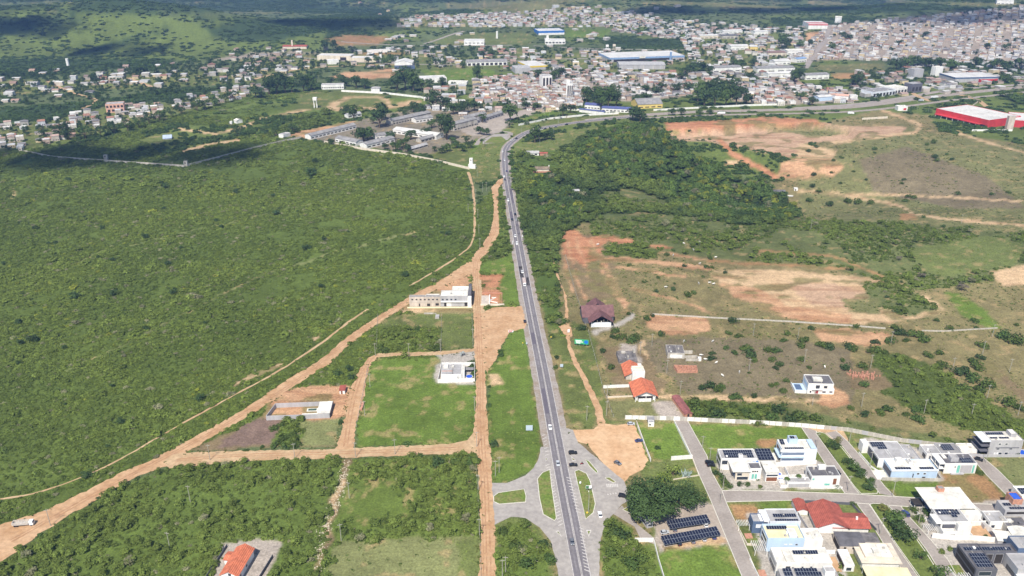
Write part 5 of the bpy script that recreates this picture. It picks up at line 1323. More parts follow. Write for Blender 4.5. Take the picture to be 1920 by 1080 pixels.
# boundary walls
wall_run('boundary_wall', 'white panel wall along the back of the housing estate', [(1172, 786), (1262, 788), (1340, 792), (1430, 796), (1502, 801), (1545, 805)], 2.5, W_WHITE, 3.6, post=W_STAIN, m2=W_STAIN)
wall_run('boundary_wall', 'weathered grey block wall continuing the estate boundary to the right', [(1546, 805), (1590, 809), (1640, 819), (1690, 829), (1740, 835), (1805, 842)], 2.4, W_STAIN, 3.0, post=W_STAIN, m2=W_GREY)
wall_run('boundary_wall', 'white wall between the dirt parking lot and the grass plot', [(1193, 794), (1206, 830), (1220, 866)], 1.9, W_WHITE, 3.5, m2=W_BEIGE)
wall_run('boundary_wall', 'white wall along the street side of the grass plot', [(1264, 792), (1280, 826), (1296, 858)], 1.5, W_WHITE, 3.5)
wall_run('boundary_wall', 'short white wall at the foot of the grass plot', [(1258, 863), (1298, 860)], 2.4, W_WHITE, 3.0)
wall_run('boundary_wall', 'low stone garden wall round the succulent corner by the street', [(1298, 860), (1310, 892), (1262, 900)], 0.6, W_BEIGE, 2.5)
wall_run('boundary_wall', 'white gate wall across the end of the paved entrance drive', [(1190, 1016), (1225, 1016)], 2.2, W_WHITE, 2.5)
wall_run('boundary_wall', 'white wall descending from the entrance drive past the bright lawn', [(1226, 1017), (1234, 1050), (1246, 1090)], 1.6, W_WHITE, 3.0)
wall_run('boundary_wall', 'long pale wall on the near side of the barracks', [(608, 268), (680, 281), (760, 292), (830, 306), (880, 318)], 2.8, W_BEIGE, 6.0, post=W_STAIN)
wall_run('boundary_wall', 'pale wall running from the scrub corner toward the barracks', [(350, 312), (420, 294), (480, 278), (540, 264), (565, 259)], 2.4, W_STAIN, 6.0)
wall_run('boundary_wall', 'pale wall crossing the scrub at the far left', [(40, 284), (100, 296), (195, 303), (270, 308), (345, 313)], 2.4, W_STAIN, 6.0)
wall_run('boundary_wall', 'long white wall behind the sports field', [(640, 172), (720, 176), (790, 184), (800, 187)], 3.0, W_WHITE, 8.0)
wall_run('boundary_wall', 'white roadside wall curving along the highway bend', [(972, 236), (1030, 224), (1100, 217), (1160, 214)], 2.6, W_WHITE, 8.0)
wall_run('boundary_wall', 'white wall behind the lamp-lined verge at the bend', [(1018, 204), (1060, 206), (1150, 212)], 2.6, W_WHITE, 8.0)
wall_run('boundary_wall', 'white wall along the far highway in front of the tree belt', [(1225, 208), (1320, 203), (1400, 199), (1470, 197)], 2.6, W_WHITE, 8.0)
wall_run('boundary_wall', 'pale low wall crossing the sandy plots on the right', [(1222, 590), (1340, 597), (1480, 604), (1600, 612), (1660, 617)], 1.1, W_STAIN, 5.0)
wall_run('boundary_wall', 'end piece of the low pale wall past the round bushes', [(1728, 621), (1770, 622), (1870, 616)], 1.0, W_STAIN, 5.0)
wall_run('boundary_wall', 'white garden wall left of the front orange tiled house', [(1131, 728), (1180, 726)], 2.0, W_WHITE, 3.0)
wall_run('boundary_wall', 'low white yard wall in front of the orange tiled houses', [(1139, 746), (1190, 744)], 1.0, W_BEIGE, 3.0)
wall_run('boundary_wall', 'chalky ruined wall in the far right pasture', [(1616, 225), (1664, 222)], 3.0, W_BEIGE, 6.0)
wall_run('boundary_wall', 'white wall curving round the red warehouse yard', [(1822, 246), (1898, 246)], 2.4, W_WHITE, 6.0)
wall_run('boundary_wall', 'wall of the rounded roadside compound above the river of trees', [(1820, 202), (1836, 190), (1815, 181)], 2.2, W_BEIGE, 6.0)

def wire_fence(label, pts, hh=1.7, gap=4.5):
    w = [P(*p) for p in pts]; o = empty('wire_fence', w[0]); tag(o, label, 'fence')
    pm = mesh('fence_post', *_boxvf(-.09, -.09, -.2, .09, .09, hh)); pm.materials.append(W_STAIN)
    for a, b in zip(w[:-1], w[1:]):
        n = max(1, int((b - a).length / gap))
        for k in range(n + 1):
            c = link('fence_post', pm, None, o); c.location = a.lerp(b, k / n) - w[0]
        for z in (.5, 1.0, 1.5):
            g = MB(); g.tube(a - w[0] + Vector((0, 0, z)), b - w[0] + Vector((0, 0, z)), .02, .02, 4); g.build('wire', RAILM, o)
wire_fence('post and wire fence along the left side of the straight dirt road', [(892, 862), (896, 930), (900, 1010), (902, 1085)])
wire_fence('post and wire fence dividing the grass plots below the long building', [(828, 592), (827, 656)])
wire_fence('post and wire fence right of the grass plots beside the dirt road', [(885, 592), (887, 650)])
wire_fence('post and wire fence left of the upper grass plot', [(708, 592), (706, 656)])
wire_fence('post and wire fence between the dirt path and the church ground', [(1060, 480), (1078, 545), (1100, 615)])
wire_fence('post and wire fence left of the orange tiled houses', [(1103, 622), (1118, 680), (1130, 728), (1150, 782)])
wire_fence('post and wire fence along the bright grass field, street side', [(668, 800), (690, 690)])
# ------------------------------------------------------------------ large buildings of the middle distance and the town
def long_building(name, label, p0, p1, depth, hh, wm, rm, kind='flat', rise=1.6, cat='building', wins=0, wz=1.2, over=0.5, wh=1.4, band=None, group=None, doorm=None):
    a = P(*p0); b = P(*p1); b.z = a.z
    d = b - a; L = d.length
    h = B(name, label, cat, None, math.degrees(math.atan2(d.y, d.x)), group, pos=a)
    if kind == 'flat': h.block(0, 0, L, depth, hh, wm, rm, par=0.4)
    elif kind == 'hip': h.hip(0, 0, L, depth, hh, rise, wm, rm, over=over)
    else: h.gable(0, 0, L, depth, hh, rise, wm, rm, kind, over=over)
    h.L = L; h.D = depth
    if wins:
        g = L / wins
        for k in range(wins): h.win('f', g * (k + 0.18), wz, g * 0.64, wh, DARK)
    if band is not None:
        h.last = (0, 0, L, depth, 0, hh)
        MB().box(-0.15, -0.15, hh - band[1], L + 0.15, 0.05, hh + 0.45).build('fascia', band[0], h.o)
        MB().box(-0.15, 0.06, hh - band[1], 0.04, depth, hh + 0.45).build('fascia', band[0], h.o)
        MB().box(L - 0.04, 0.06, hh - band[1], L + 0.15, depth, hh + 0.45).build('fascia', band[0], h.o)
    return h
LBD = long_building
C_RED = mat('sign_red', (196, 66, 68), .6, .15, .1); C_BLUE = mat('sheet_blue', (58, 112, 184), .6, .12, .3); C_YEL = mat('fascia_yellow', (226, 196, 74), .6, .12, .3)
C_NAVYR = mat('sheet_navy', (88, 96, 142), .6, .15, .3); C_SKY = mat('sheet_sky', (134, 160, 196), .6, .15, .3); C_PINK = mat('render_pink', (212, 168, 150), .85, .12, .3); C_OCHRE = mat('render_ochre', (222, 196, 120), .85, .12, .3)
R_PALE = mat('roof_pale_sheet', (206, 204, 200), .7, .12, .06)

# red-fronted warehouse store
h = LBD('warehouse_store', 'large red-fronted warehouse store with a pale sheet roof beside the far highway', (1753, 217), (1851, 240), 62, 10, C_RED, R_PALE, cat='store')
MB().box(4, -7, 3.4, h.L * 0.9, -0.1, 4.2).build('canopy', C_RED, h.o)
for k in range(8): MB().box(6 + k * 9, -6.8, 0, 6.5 + k * 9, -6.3, 3.4).build('post', W_WHITE, h.o)
for k in range(6): h.slab(8, 6 + k * 9, h.L - 4, 6.5 + k * 9, 10.02, 10.3, R_WHITE, 'roof_rib')
h.win('f', 2, .3, h.L - 6, 2.8, DARK, name='glazed_front')
h = LBD('warehouse_store', 'right-hand red wing of the warehouse store at the right edge', (1896, 238), (2010, 247), 55, 9, C_RED, R_PALE, cat='store')
h = LBD('water_tower', 'concrete slab water tower in front of the red warehouse', (1887, 243), (1899, 243), 5, 17, W_RAW, R_GREY, cat='tower')
# blue superstore
h = LBD('superstore', 'long blue-banded superstore with a pale roof beyond the town centre', (1143, 117), (1283, 112), 70, 8, W_GREY, R_PALE, cat='store', band=(C_SKY, 3)); h.win('f', 8, .3, 120, 5, DARK, name='glazed_front')
h.slab(60, -1.2, 72, -0.3, 6, 10, R_WHITE, 'sign_board'); h.slab(122, -1.4, 126, -.4, 0, 16, C_SKY, 'sign_tower')
h = LBD('warehouse', 'grey corrugated warehouse in front of the blue superstore', (1161, 130), (1247, 130), 40, 8, W_GREY, R_SHEET, 'x', 2, cat='warehouse')
for k in range(5): h.slab(8 + k * 18, -.3, 9 + k * 18, .1, 0, 8, W_STAIN, 'column')
h = LBD('superstore', 'white store with a bright yellow fascia left of the superstore', (992, 132), (1026, 130), 60, 7, W_GREY, R_PALE, cat='store', band=(C_YEL, 2.4))
h = LBD('warehouse', 'pale grey annex beside the yellow-banded store', (966, 138), (996, 137), 32, 9, W_GREY, R_SHEET, cat='warehouse')
h = LBD('warehouse', 'bright blue-walled warehouse in the upper middle', (1010, 66), (1058, 65), 50, 9, C_BLUE, R_PALE, cat='warehouse'); h.slab(-.3, -.4, h.L + .3, -.1, 0, 4.5, W_WHITE, 'base_wall')
h = LBD('factory', 'white factory with blue trim below the blue warehouse', (1022, 83), (1060, 83), 30, 8, W_WHITE, R_PALE, cat='factory', wins=6, wz=2, wh=3); h.block(3, 8, 5, 5, 17, W_WHITE, R_WHITE)
h = LBD('warehouse', 'white warehouse with red roof stripes at the foot of the hill town', (1515, 55), (1551, 54), 55, 13, W_WHITE, R_PALE, cat='warehouse'); h.slab(0, 0.6, h.L, 8, 13.1, 13.3, C_RED, 'roof_stripe'); h.slab(0, 18, h.L, 27, 13.1, 13.3, C_RED, 'roof_stripe'); h.slab(-.3, -.4, h.L + .3, -.1, 9.5, 12, C_RED, 'fascia_stripe')
h = LBD('warehouse', 'white warehouse with a rounded white roof in the left middle field', (740, 125), (773, 125), 32, 7, W_WHITE, R_PALE, 'y', 4, cat='warehouse'); LBD('shed', 'blue-grey long shed in front of the round-roofed warehouse', (740, 130), (778, 129), 10, 5, W_NAVY, R_DARK, cat='shed')
h = LBD('warehouse', 'long shed with open dark bays and a grey roof in the upper left middle', (876, 124), (951, 122), 26, 7, W_WHITE, R_MID, 'x', 3, cat='shed', wins=9, wz=.5, wh=4.5)
h = LBD('factory', 'white factory hall with an office block standing in green fields', (870, 85), (908, 85), 34, 9, W_WHITE, R_PALE, cat='factory', wins=5, wz=4, wh=1.5)
h = LBD('factory', 'long pale concrete hall with dark loading doors, left middle', (595, 113), (658, 114), 28, 9, W_BEIGE, R_PALE, cat='factory'); h.win('f', 46, .4, 12, 6, DARK, name='loading_door')
h = LBD('factory', 'beige lower hall right of the long concrete hall', (658, 116), (708, 116), 26, 7, W_BEIGE, R_PALE, cat='factory'); h.block(56, -2, 4, 4, 14, W_WHITE, R_WHITE)
LBD('factory', 'small white hall below the long concrete hall', (615, 121), (636, 120), 16, 7, W_WHITE, R_PALE, cat='factory')
LBD('factory', 'ochre workshop with a chimney in the far left fields', (530, 92), (575, 92), 20, 5, W_BEIGE, R_TILE2, 'x', 2, cat='factory').slab(18, 4, 21, 7, 0, 17, W_BEIGE, 'chimney')
LBD('factory', 'long white low hall in the far upper left', (690, 100), (732, 98), 14, 5, W_WHITE, R_PALE, cat='factory')
LBD('warehouse', 'pale hall behind the eucalyptus clump left of the centre', (790, 156), (838, 154), 28, 7, W_WHITE, R_PALE, cat='warehouse')
LBD('warehouse', 'white-walled yard building left of the dense centre', (840, 158), (875, 159), 14, 4, W_WHITE, R_WHITE)
LBD('school', 'long white block behind the sports field wall', (603, 168), (645, 167), 14, 7, W_WHITE, R_GREY, cat='school', wins=10, wz=2, wh=1.6)
LBD('house', 'white pavilion right of the block behind the sports field', (696, 173), (712, 173), 14, 6, W_WHITE, R_GREY, 'hip', 2)
# school / barracks
BAR = 'long barracks blocks left of the highway bend'
for lab, p0, p1, dp, hh, wm, rm, wn_ in (
    ('leftmost long barracks block with dark window bays along the orange yard', (583, 262), (668, 241), 11, 5, W_WHITE, R_MID, 12),
    ('white barracks block behind the near perimeter wall', (629, 266), (668, 274), 12, 5, W_WHITE, R_MID, 6),
    ('barracks block with white gable end near the perimeter wall', (688, 279), (740, 266), 13, 5, W_WHITE, R_MID, 6),
    ('long grey-roofed barracks block at the back', (737, 235), (808, 219), 14, 6, W_STAIN, R_MID, 14),
    ('barracks hall with a white lean-to roof in the middle', (737, 250), (818, 262), 16, 5, W_WHITE, R_PALE, 10),
    ('low barracks wing right of the middle tree', (790, 268), (824, 259), 9, 4, W_STAIN, R_MID, 5),
    ('two-storey barracks headquarters by the paved yard', (852, 246), (894, 235), 12, 9, W_STAIN, R_MID, 8),
    ('narrow open shed along the paved yard', (895, 232), (944, 217), 8, 5, W_GREY, R_MID, 9),
    ('pale stores block left of the headquarters', (780, 231), (812, 226), 12, 5, W_WHITE, R_MID, 5),
    ('thin-roofed walkway near the perimeter wall', (770, 284), (802, 275), 5, 3, W_STAIN, R_GREY, 4),
    ('small mess hall between the barracks trees', (706, 262), (738, 258), 12, 5, W_WHITE, R_MID, 5),
    ('grey annex behind the two-storey headquarters', (872, 228), (912, 219), 10, 5, W_STAIN, R_MID, 5)):
    LBD('barracks', lab, p0, p1, dp, hh, wm, rm, 'x', 2.0, 'barracks', wins=wn_, group=BAR)
LBD('farm_house', 'white gabled house left of the barracks', (653, 222), (678, 218), 10, 4, W_WHITE, R_GREY, 'x', 2, 'house', wins=3)
LBD('farm_house', 'white gabled hut on the track in the left scrub', (444, 232), (455, 230), 7, 4, W_WHITE, R_WHITE, 'y', 1.5, 'hut'); LBD('shed', 'tiny white hut at the track bend in the left scrub', (431, 234), (435, 234), 4, 4, W_WHITE, R_WHITE, cat='hut')
LBD('shed', 'pale shed at the corner of the orange dirt yard', (532, 259), (545, 255), 8, 4, W_WHITE, R_GREY, cat='shed'); LBD('shed', 'blue-grey tent-like shed in the clearing of the left scrub', (306, 262), (322, 261), 10, 1.5, W_GREY, mat('tarp', (170, 184, 206), .6, .1, .4), 'x', 3.2, 'shed')
# water towers
def water_tower(lab, px, hh, r=3.2, m=W_WHITE):
    h = B('water_tower', lab, 'water tower', px)
    for k in range(4):
        MB().box(-2.2 + 3.8 * (k % 2), -2.2 + 3.8 * (k // 2), 0, -1.5 + 3.8 * (k % 2), -1.5 + 3.8 * (k // 2), hh - 4).build('leg', m, h.o)
    MB().box(-2.8, -2.8, hh - 4, 2.8, 2.8, hh).build('tank', m, h.o)
water_tower('white water tower on four legs left of the sports field', (592, 202), 15)
water_tower('white water tower behind the superstore', (1138, 95), 12); water_tower('second pale tower behind the superstore', (1151, 95), 13, m=W_BEIGE)
h = B('water_tower', 'white round water tower at the foot of the left hills', 'water tower', (128, 124)); MB().cyl(0, 0, 0, 14, 2.6, 2.6, 12).build('shaft', W_WHITE, h.o)
h = B('water_tower', 'slim white tower in the upper middle field', 'water tower', (932, 72)); MB().cyl(0, 0, 0, 16, 2.4, 2.4, 12).build('shaft', W_WHITE, h.o)
# blue sheds by the highway bend
LBD('shed', 'navy-roofed station shed by the highway bend', (1096, 204), (1125, 206), 14, 6, W_WHITE, C_NAVYR, 'x', 2, 'shed', wins=5); LBD('shed', 'second navy-roofed station shed, right of the first', (1128, 209), (1185, 212), 12, 5, W_WHITE, C_NAVYR, 'x', 2, 'shed', wins=8); LBD('shed', 'low navy canopy in front of the station sheds', (1086, 210), (1132, 215), 7, 4, W_WHITE, C_NAVYR, 'x', .8, 'shed')
LBD('warehouse', 'old brown-roofed barn with rounded gable behind the bend', (1196, 204), (1242, 202), 30, 6, C_OCHRE, R_MID, 'x', 6, 'barn', wins=4)
LBD('warehouse', 'pale sheet-roofed hall among the trees right of the barn', (1210, 184), (1246, 182), 16, 6, W_GREY, R_PALE, 'x', 2)
# roadside businesses
h = LBD('showroom', 'showroom with white roof and blue glazed front by the far highway', (1636, 183), (1678, 178), 24, 8, W_COOL, R_MID, wins=7, wz=.6, wh=5, cat='store'); h = LBD('showroom', 'second showroom wing with a white vaulted roof', (1676, 177), (1700, 174), 24, 9, W_WHITE, R_WHITE, wins=4, wz=.6, wh=5, cat='store'); LBD('showroom', 'dark brick block at the end of the showroom row', (1708, 175), (1727, 173), 16, 14, W_DGREY, R_GREY, wins=3, wz=3, wh=6)
LBD('gas_station', 'white-roofed filling station hall at the far right by the highway', (1790, 155), (1872, 153), 46, 8, W_GREY, R_PALE, cat='station', band=(W_NAVY, 2)); LBD('showroom', 'small red-fronted kiosk under the filling station', (1838, 155), (1870, 154), 12, 5, C_RED, R_GREY, cat='kiosk')
LBD('showroom', 'tall pale block with a gate arch by the highway', (1712, 146), (1730, 145), 16, 14, W_GREY, R_GREY); LBD('showroom', 'white portal block right of the pale block', (1752, 143), (1766, 142), 10, 15, W_WHITE, R_WHITE)
h = LBD('house', 'small white roadside building with red sign in the far pasture', (1683, 208), (1701, 208), 10, 6, W_WHITE, R_WHITE); h.win('f', 8, 1, 4, 3, C_RED, name='sign_board')
LBD('warehouse', 'pink and white shop row near the far highway', (1560, 186), (1590, 188), 16, 6, W_WHITE, C_PINK, 'x', 1.5); LBD('warehouse', 'pale blue shop shed left of the pink shop row', (1535, 190), (1560, 188), 14, 6, W_BLUE, R_PALE, 'x', 1.5)
for lab, p0, p1, dp, hh, wm, rm in (
    ('long white hall with grey roof on the east side of town', (1336, 136), (1390, 134), 24, 8, W_WHITE, R_MID), ('low white hall right of the long grey-roofed hall', (1420, 136), (1490, 134), 26, 7, W_WHITE, R_MID),
    ('white-fronted depot in the upper right works area', (1370, 94), (1404, 93), 26, 8, W_WHITE, R_PALE), ('depot with yellow door bays in the works area', (1406, 95), (1420, 95), 24, 8, C_OCHRE, R_PALE),
    ('pale works hall at the top of the works area', (1312, 73), (1346, 72), 22, 7, W_BEIGE, R_PALE), ('dark-roofed works shed beside the top works hall', (1354, 73), (1384, 72), 22, 7, W_STAIN, R_DARK),
    ('white works hall by the long street', (1476, 103), (1506, 102), 26, 8, W_WHITE, R_WHITE), ('brown-roofed works hall left of the long street', (1440, 106), (1474, 105), 26, 7, W_BEIGE, mat('brown_sheet', (136, 112, 104), .8, .2, .3)),
    ('blue-roofed shop at the corner of the long street', (1494, 118), (1512, 116), 16, 7, W_WHITE, C_SKY), ('white depot at the foot of the long street', (1452, 122), (1482, 121), 22, 7, W_WHITE, R_PALE),
    ('long white shed below the works area', (1440, 146), (1490, 144), 18, 7, W_WHITE, R_PALE), ('white hall right of the long white shed', (1510, 150), (1554, 148), 20, 8, W_WHITE, R_MID),
    ('white building on the crest of the far right hill town', (1868, 8), (1900, 8), 26, 9, W_WHITE, R_PALE), ('tall white block on the upper town ridge', (1565, 43), (1577, 43), 18, 14, W_WHITE, R_WHITE),
    ('white hall in the upper right of the works area', (1415, 66), (1440, 65), 24, 8, W_WHITE, R_PALE), ('long white hall on the right of the works area', (1356, 64), (1392, 62), 20, 7, W_WHITE, R_PALE)):
    LBD('depot', lab, p0, p1, dp, hh, wm, rm, 'x', 1.6, cat='depot', wins=4)
h = LBD('apartment_block', 'grey and white slim apartment tower in the dense town centre', (1063, 184), (1074, 184), 14, 22, W_WHITE, R_GREY, wins=3, wz=2, wh=17); h.block(-1, 4, 5, 6, 26, W_WHITE, R_WHITE); h = LBD('apartment_block', 'boxy white apartment tower left of the slim tower', (1017, 164), (1035, 163), 16, 18, W_WHITE, R_GREY, wins=3, wz=2, wh=13)
h = LBD('apartment_block', 'unfinished pink brick building with open storeys in the left row', (200, 212), (234, 210), 16, 12, C_PINK, R_GREY, wins=5, wz=7, wh=3); h.wins('f', 2, 1.5, 4, 5.5, 3.5, 3, DARK)

# ------------------------------------------------------------------ small town houses
WALLC = [(208, 202, 192), (196, 186, 174), (222, 220, 216), (190, 174, 158), (186, 176, 166), (176, 156, 142), (196, 198, 202), (210, 192, 156), (172, 168, 162)]
ROOFC = {'red': [(164, 136, 122), (156, 116, 100), (172, 148, 138), (140, 122, 114)], 'grey': [(170, 166, 164), (148, 144, 144), (196, 192, 188), (128, 124, 124)], 'white': [(208, 206, 200), (224, 222, 218), (188, 188, 188)]}
WMN = {'red': 'terracotta', 'grey': 'grey sheet', 'white': 'white'}
tw = [mat('house_wall_%s' % n, c, .85, .15, .3, streak=True) for n, c in zip('abcdefghi', WALLC)]
trf = {k: [mat('house_roof_%s_%s' % (k, 'abcd'[i]), c, .85, .22, .3) for i, c in enumerate(v)] for k, v in ROOFC.items()}
TW_ALB = [lin(c) for c in WALLC]; TR_ALB = {k: [lin(c) for c in v] for k, v in ROOFC.items()}
TPAR = {  # spacing along, across, angle, weights red grey white, skip share, label words
    'centre': (8.5, 11, 12, (.42, .22, .36), .14, 'in the dense centre'),
    'middle': (10, 14, 5, (.25, .37, .38), .24, 'below the superstore'),
    'east':   (11, 14, -4, (.3, .32, .38), .28, 'left of the showrooms'),
    'slope':  (10.5, 14, 62, (.16, .52, .32), .18, 'on the upper right hillside'),
    'ridge':  (11, 17, 10, (.22, .4, .38), .28, 'on the top ridge'),
    'strip':  (13, 18, 6, (.2, .4, .4), .62, 'in the upper left strip'),
    'row':    (9.5, 14, 26, (.26, .46, .28), .56, 'in the lower left row'),
}
TOWN.update({
    'fill_a': [(960, 132), (1130, 128), (1300, 140), (1380, 128), (1490, 138), (1510, 168), (1380, 168), (1320, 152), (1100, 142)],
    'fill_b': [(1280, 58), (1510, 58), (1490, 110), (1440, 138), (1320, 136), (1280, 102)],
    'fill_c': [(890, 90), (1140, 93), (1290, 98), (1290, 122), (1140, 132), (960, 134), (890, 120)],
    'fill_d': [(430, 92), (900, 88), (900, 124), (780, 136), (600, 128), (440, 134)],
    'fill_e': [(800, 165), (900, 148), (960, 150), (960, 208), (870, 216), (790, 206)],
    'fill_f': [(1600, 136), (1800, 116), (1940, 122), (1940, 160), (1700, 188), (1600, 192)],
    'fill_g': [(1150, 46), (1300, 38), (1520, 58), (1300, 78), (1150, 60)],
    'fill_h': [(-60, 140), (300, 118), (600, 112), (600, 150), (200, 190), (-60, 200)],
})
for k_, sk_, wd_ in (('fill_a', .45, 'among trees below the superstore'), ('fill_b', .62, 'in the works area'), ('fill_c', .74, 'among the stores'), ('fill_d', .9, 'in the upper left fields'), ('fill_e', .5, 'behind the barracks'), ('fill_f', .66, 'near the showrooms'), ('fill_g', .55, 'below the top ridge'), ('fill_h', .97, 'around the upper left strip')):
    TPAR[k_] = (13, 17, random.uniform(-8, 14), (.25, .33, .42), sk_, wd_)
TREE_SPOTS = []
cands = []
for key, (sx, sy, ang, wts, skip, words) in TPAR.items():
    poly = TOWN[key]
    pw = [P(x, y) for x, y in poly]
    cx = sum(p.x for p in pw) / len(pw); cyy = sum(p.y for p in pw) / len(pw)
    R = max((p - Vector((cx, cyy, p.z))).length for p in pw) + 30
    ca, sa = math.cos(math.radians(ang)), math.sin(math.radians(ang))
    n = int(R / sx) + 1; m_ = int(R / sy) + 1
    for i in range(-n, n + 1):
        for j in range(-m_, m_ + 1):
            if j % 3 == 0 and key in ('ridge', 'strip'): continue
            if key == 'slope' and (j % 4 == 0 and (i // 5) % 3): continue     # street rows
            if i % 9 == 0: continue
            u = i * sx + random.uniform(-2, 2); v = j * sy + random.uniform(-3, 3)
            x = cx + ca * u - sa * v; y = cyy + sa * u + ca * v
            if y < 200: continue
            cands.append((x, y, key))
if cands:
    xs = np.array([c[0] for c in cands]); ys = np.array([c[1] for c in cands]); zs = height(xs, ys)
    pxs, pys = project(xs, ys, zs)
    ii = np.clip(((pys - CY0) / CST).astype(int), 0, CHH - 1); jj = np.clip(((pxs - CX0) / CST).astype(int), 0, CW - 1)
    blocked = BLOCK[ii, jj]
    masks = {k: poly_mask(TOWN[k], pxs, pys) for k in TOWN}
houses = []
for q, (x, y, key) in enumerate(cands):
    if not masks[key][q] or blocked[q] or not (-80 < pxs[q] < 2000): continue
    sx, sy, ang, wts, skip, words = TPAR[key]
    if random.random() < skip:
        if random.random() < 0.8: TREE_SPOTS.append((x + random.uniform(-4, 4), y + random.uniform(-6, 6), float(zs[q])))
        continue
    w = sx * random.uniform(.72, .96); d = sy * random.uniform(.5, .82); hh = random.choice((3, 3.2, 3.4, 4, 5.8, 6.4)) if key != 'slope' else random.choice((3, 3.2, 3.6, 5.6, 6.2))
    rk = random.choices(('red', 'grey', 'white'), wts)[0]
    houses.append((x, y, float(zs[q]), math.radians(ang + random.choice((0, 0, 90)) + random.uniform(-4, 4)), w, d, hh, rk, key, float(pys[q])))

def house_geo(w, d, hh, rk, ov=.35):
    """walls (five faces) and a low pitched or flat roof"""
    a, b = w / 2, d / 2
    wv = [(-a, -b, -1), (a, -b, -1), (a, b, -1), (-a, b, -1), (-a, -b, hh), (a, -b, hh), (a, b, hh), (-a, b, hh)]
    wf = [(0, 1, 5, 4), (1, 2, 6, 5), (2, 3, 7, 6), (3, 0, 4, 7)]
    if rk == 'white':
        rv = [(-a, -b, hh), (a, -b, hh), (a, b, hh), (-a, b, hh), (-a, -b, hh + .4), (a, -b, hh + .4), (a, b, hh + .4), (-a, b, hh + .4)]
        rf = [(4, 5, 6, 7), (0, 1, 5, 4), (1, 2, 6, 5), (2, 3, 7, 6), (3, 0, 4, 7)]
    else:
        r = d * (.16 if rk == 'red' else .08); A, Bb = a + ov, b + ov
        rv = [(-A, -Bb, hh - .1), (A, -Bb, hh - .1), (A, Bb, hh - .1), (-A, Bb, hh - .1), (-A, 0, hh + r), (A, 0, hh + r)]
        rf = [(0, 1, 5, 4), (2, 3, 4, 5), (1, 2, 5), (3, 0, 4)]
    return wv, wf, rv, rf
houses.sort(key=lambda t: -t[9])
# the 300 that show largest: real houses; the rest one mass
big = houses[:290]; rest = houses[290:]
WNAME = ['cream', 'sandy', 'white', 'tan', 'rosy', 'brick-brown', 'cool grey', 'yellowish', 'stained']
for (x, y, z, rz, w, d, hh, rk, key, py) in big:
    wv, wf, rv, rf = house_geo(w, d, hh, rk)
    wi = random.randrange(len(tw))
    o = link('town_house', mesh('town_house', wv, wf), tw[wi]); o.location = (x, y, z); o.rotation_euler = (0, 0, rz)
    st = 'two-storey' if hh > 5 else 'single-storey'
    tag(o, '%s %s house, %s roof, %s' % (st, WNAME[wi], WMN[rk], TPAR[key][5]), 'house', 'small houses ' + TPAR[key][5])
    link('roof', mesh('roof', rv, rf), random.choice(trf[rk]), o)
    # a dark door and window on the long side
    g = MB()
    for a0 in (-.32, .02, .26):
        g.add([(w * a0, -d / 2 - .05, .9), (w * a0 + 1.1, -d / 2 - .05, .9), (w * a0 + 1.1, -d / 2 - .05, 2.1), (w * a0, -d / 2 - .05, 2.1)], [(0, 1, 2, 3)])
    g.build('window', DARK, o)['kind'] = 'stuff'
def mass(name, items, label):
    V = []; F = []; Cc = []
    for (x, y, z, rz, w, d, hh, rk, key, py) in items:
        wv, wf, rv, rf = house_geo(w, d, hh, rk)
        ca, sa = math.cos(rz), math.sin(rz)
        wc = random.choice(TW_ALB); rc = random.choice(TR_ALB[rk]); k = random.uniform(.8, 1.05)
        for vs3, fs, c in ((wv, wf, wc), (rv, rf, rc)):
            b0 = len(V)
            V += [(x + ca * p[0] - sa * p[1], y + sa * p[0] + ca * p[1], z + p[2]) for p in vs3]
            F += [tuple(i + b0 for i in f) for f in fs]; Cc += [(c[0] * k, c[1] * k, c[2] * k, 1)] * len(fs)
    me = mesh(name, V, F)
    at = me.color_attributes.new('Col', 'FLOAT_COLOR', 'CORNER')
    arr = []
    for p, c in zip(me.polygons, Cc): arr += list(c) * len(p.vertices)
    at.data.foreach_set('color', arr)
    m = bpy.data.materials.new('town_mass'); m.use_nodes = True
    an = m.node_tree.nodes.new('ShaderNodeAttribute'); an.attribute_name = 'Col'
    ns = m.node_tree.nodes.new('ShaderNodeTexNoise'); ns.inputs['Scale'].default_value = .25
    mr = m.node_tree.nodes.new('ShaderNodeMapRange'); mr.inputs['To Min'].default_value = .6; mr.inputs['To Max'].default_value = 1.25
    ge = m.node_tree.nodes.new('ShaderNodeNewGeometry'); m.node_tree.links.new(ge.outputs['Position'], ns.inputs['Vector']); m.node_tree.links.new(ns.outputs['Fac'], mr.inputs['Value'])
    vm = m.node_tree.nodes.new('ShaderNodeVectorMath'); vm.operation = 'SCALE'
    m.node_tree.links.new(an.outputs['Color'], vm.inputs[0]); m.node_tree.links.new(mr.outputs['Result'], vm.inputs['Scale'])
    bs = m.node_tree.nodes['Principled BSDF']; bs.inputs['Roughness'].default_value = .9
    m.node_tree.links.new(vm.outputs['Vector'], bs.inputs['Base Color'])
    o = link(name, me, m); tag(o, label, 'town', kind='stuff')
# scattered houses far beyond
for _ in range(300):
    px, py = random.uniform(-60, 1980), random.uniform(-5, 60) if random.random() < .45 else random.uniform(60, 132)
    if py > 60 and not (380 < px < 1300): continue
    if py < 60 and (px < 450 or (py < 22 and random.random() < .75)): continue
    if px < 700 and py > 12 and (px < 480 or py < 95): continue
    if py > 20 and 1240 < px < 1500: continue
    p = P(px, py)
    i, j = int((py - CY0) / CST), int((px - CX0) / CST)
    if BLOCK[i, j]: continue
    rest.append((p.x, p.y, p.z, random.uniform(0, 3.1), random.uniform(8, 18), random.uniform(8, 14), random.choice((3, 4, 6)), random.choice(('grey', 'white', 'white', 'red')), 'far', py))
mass('distant_town', rest, 'mass of small pale houses of the distant town')
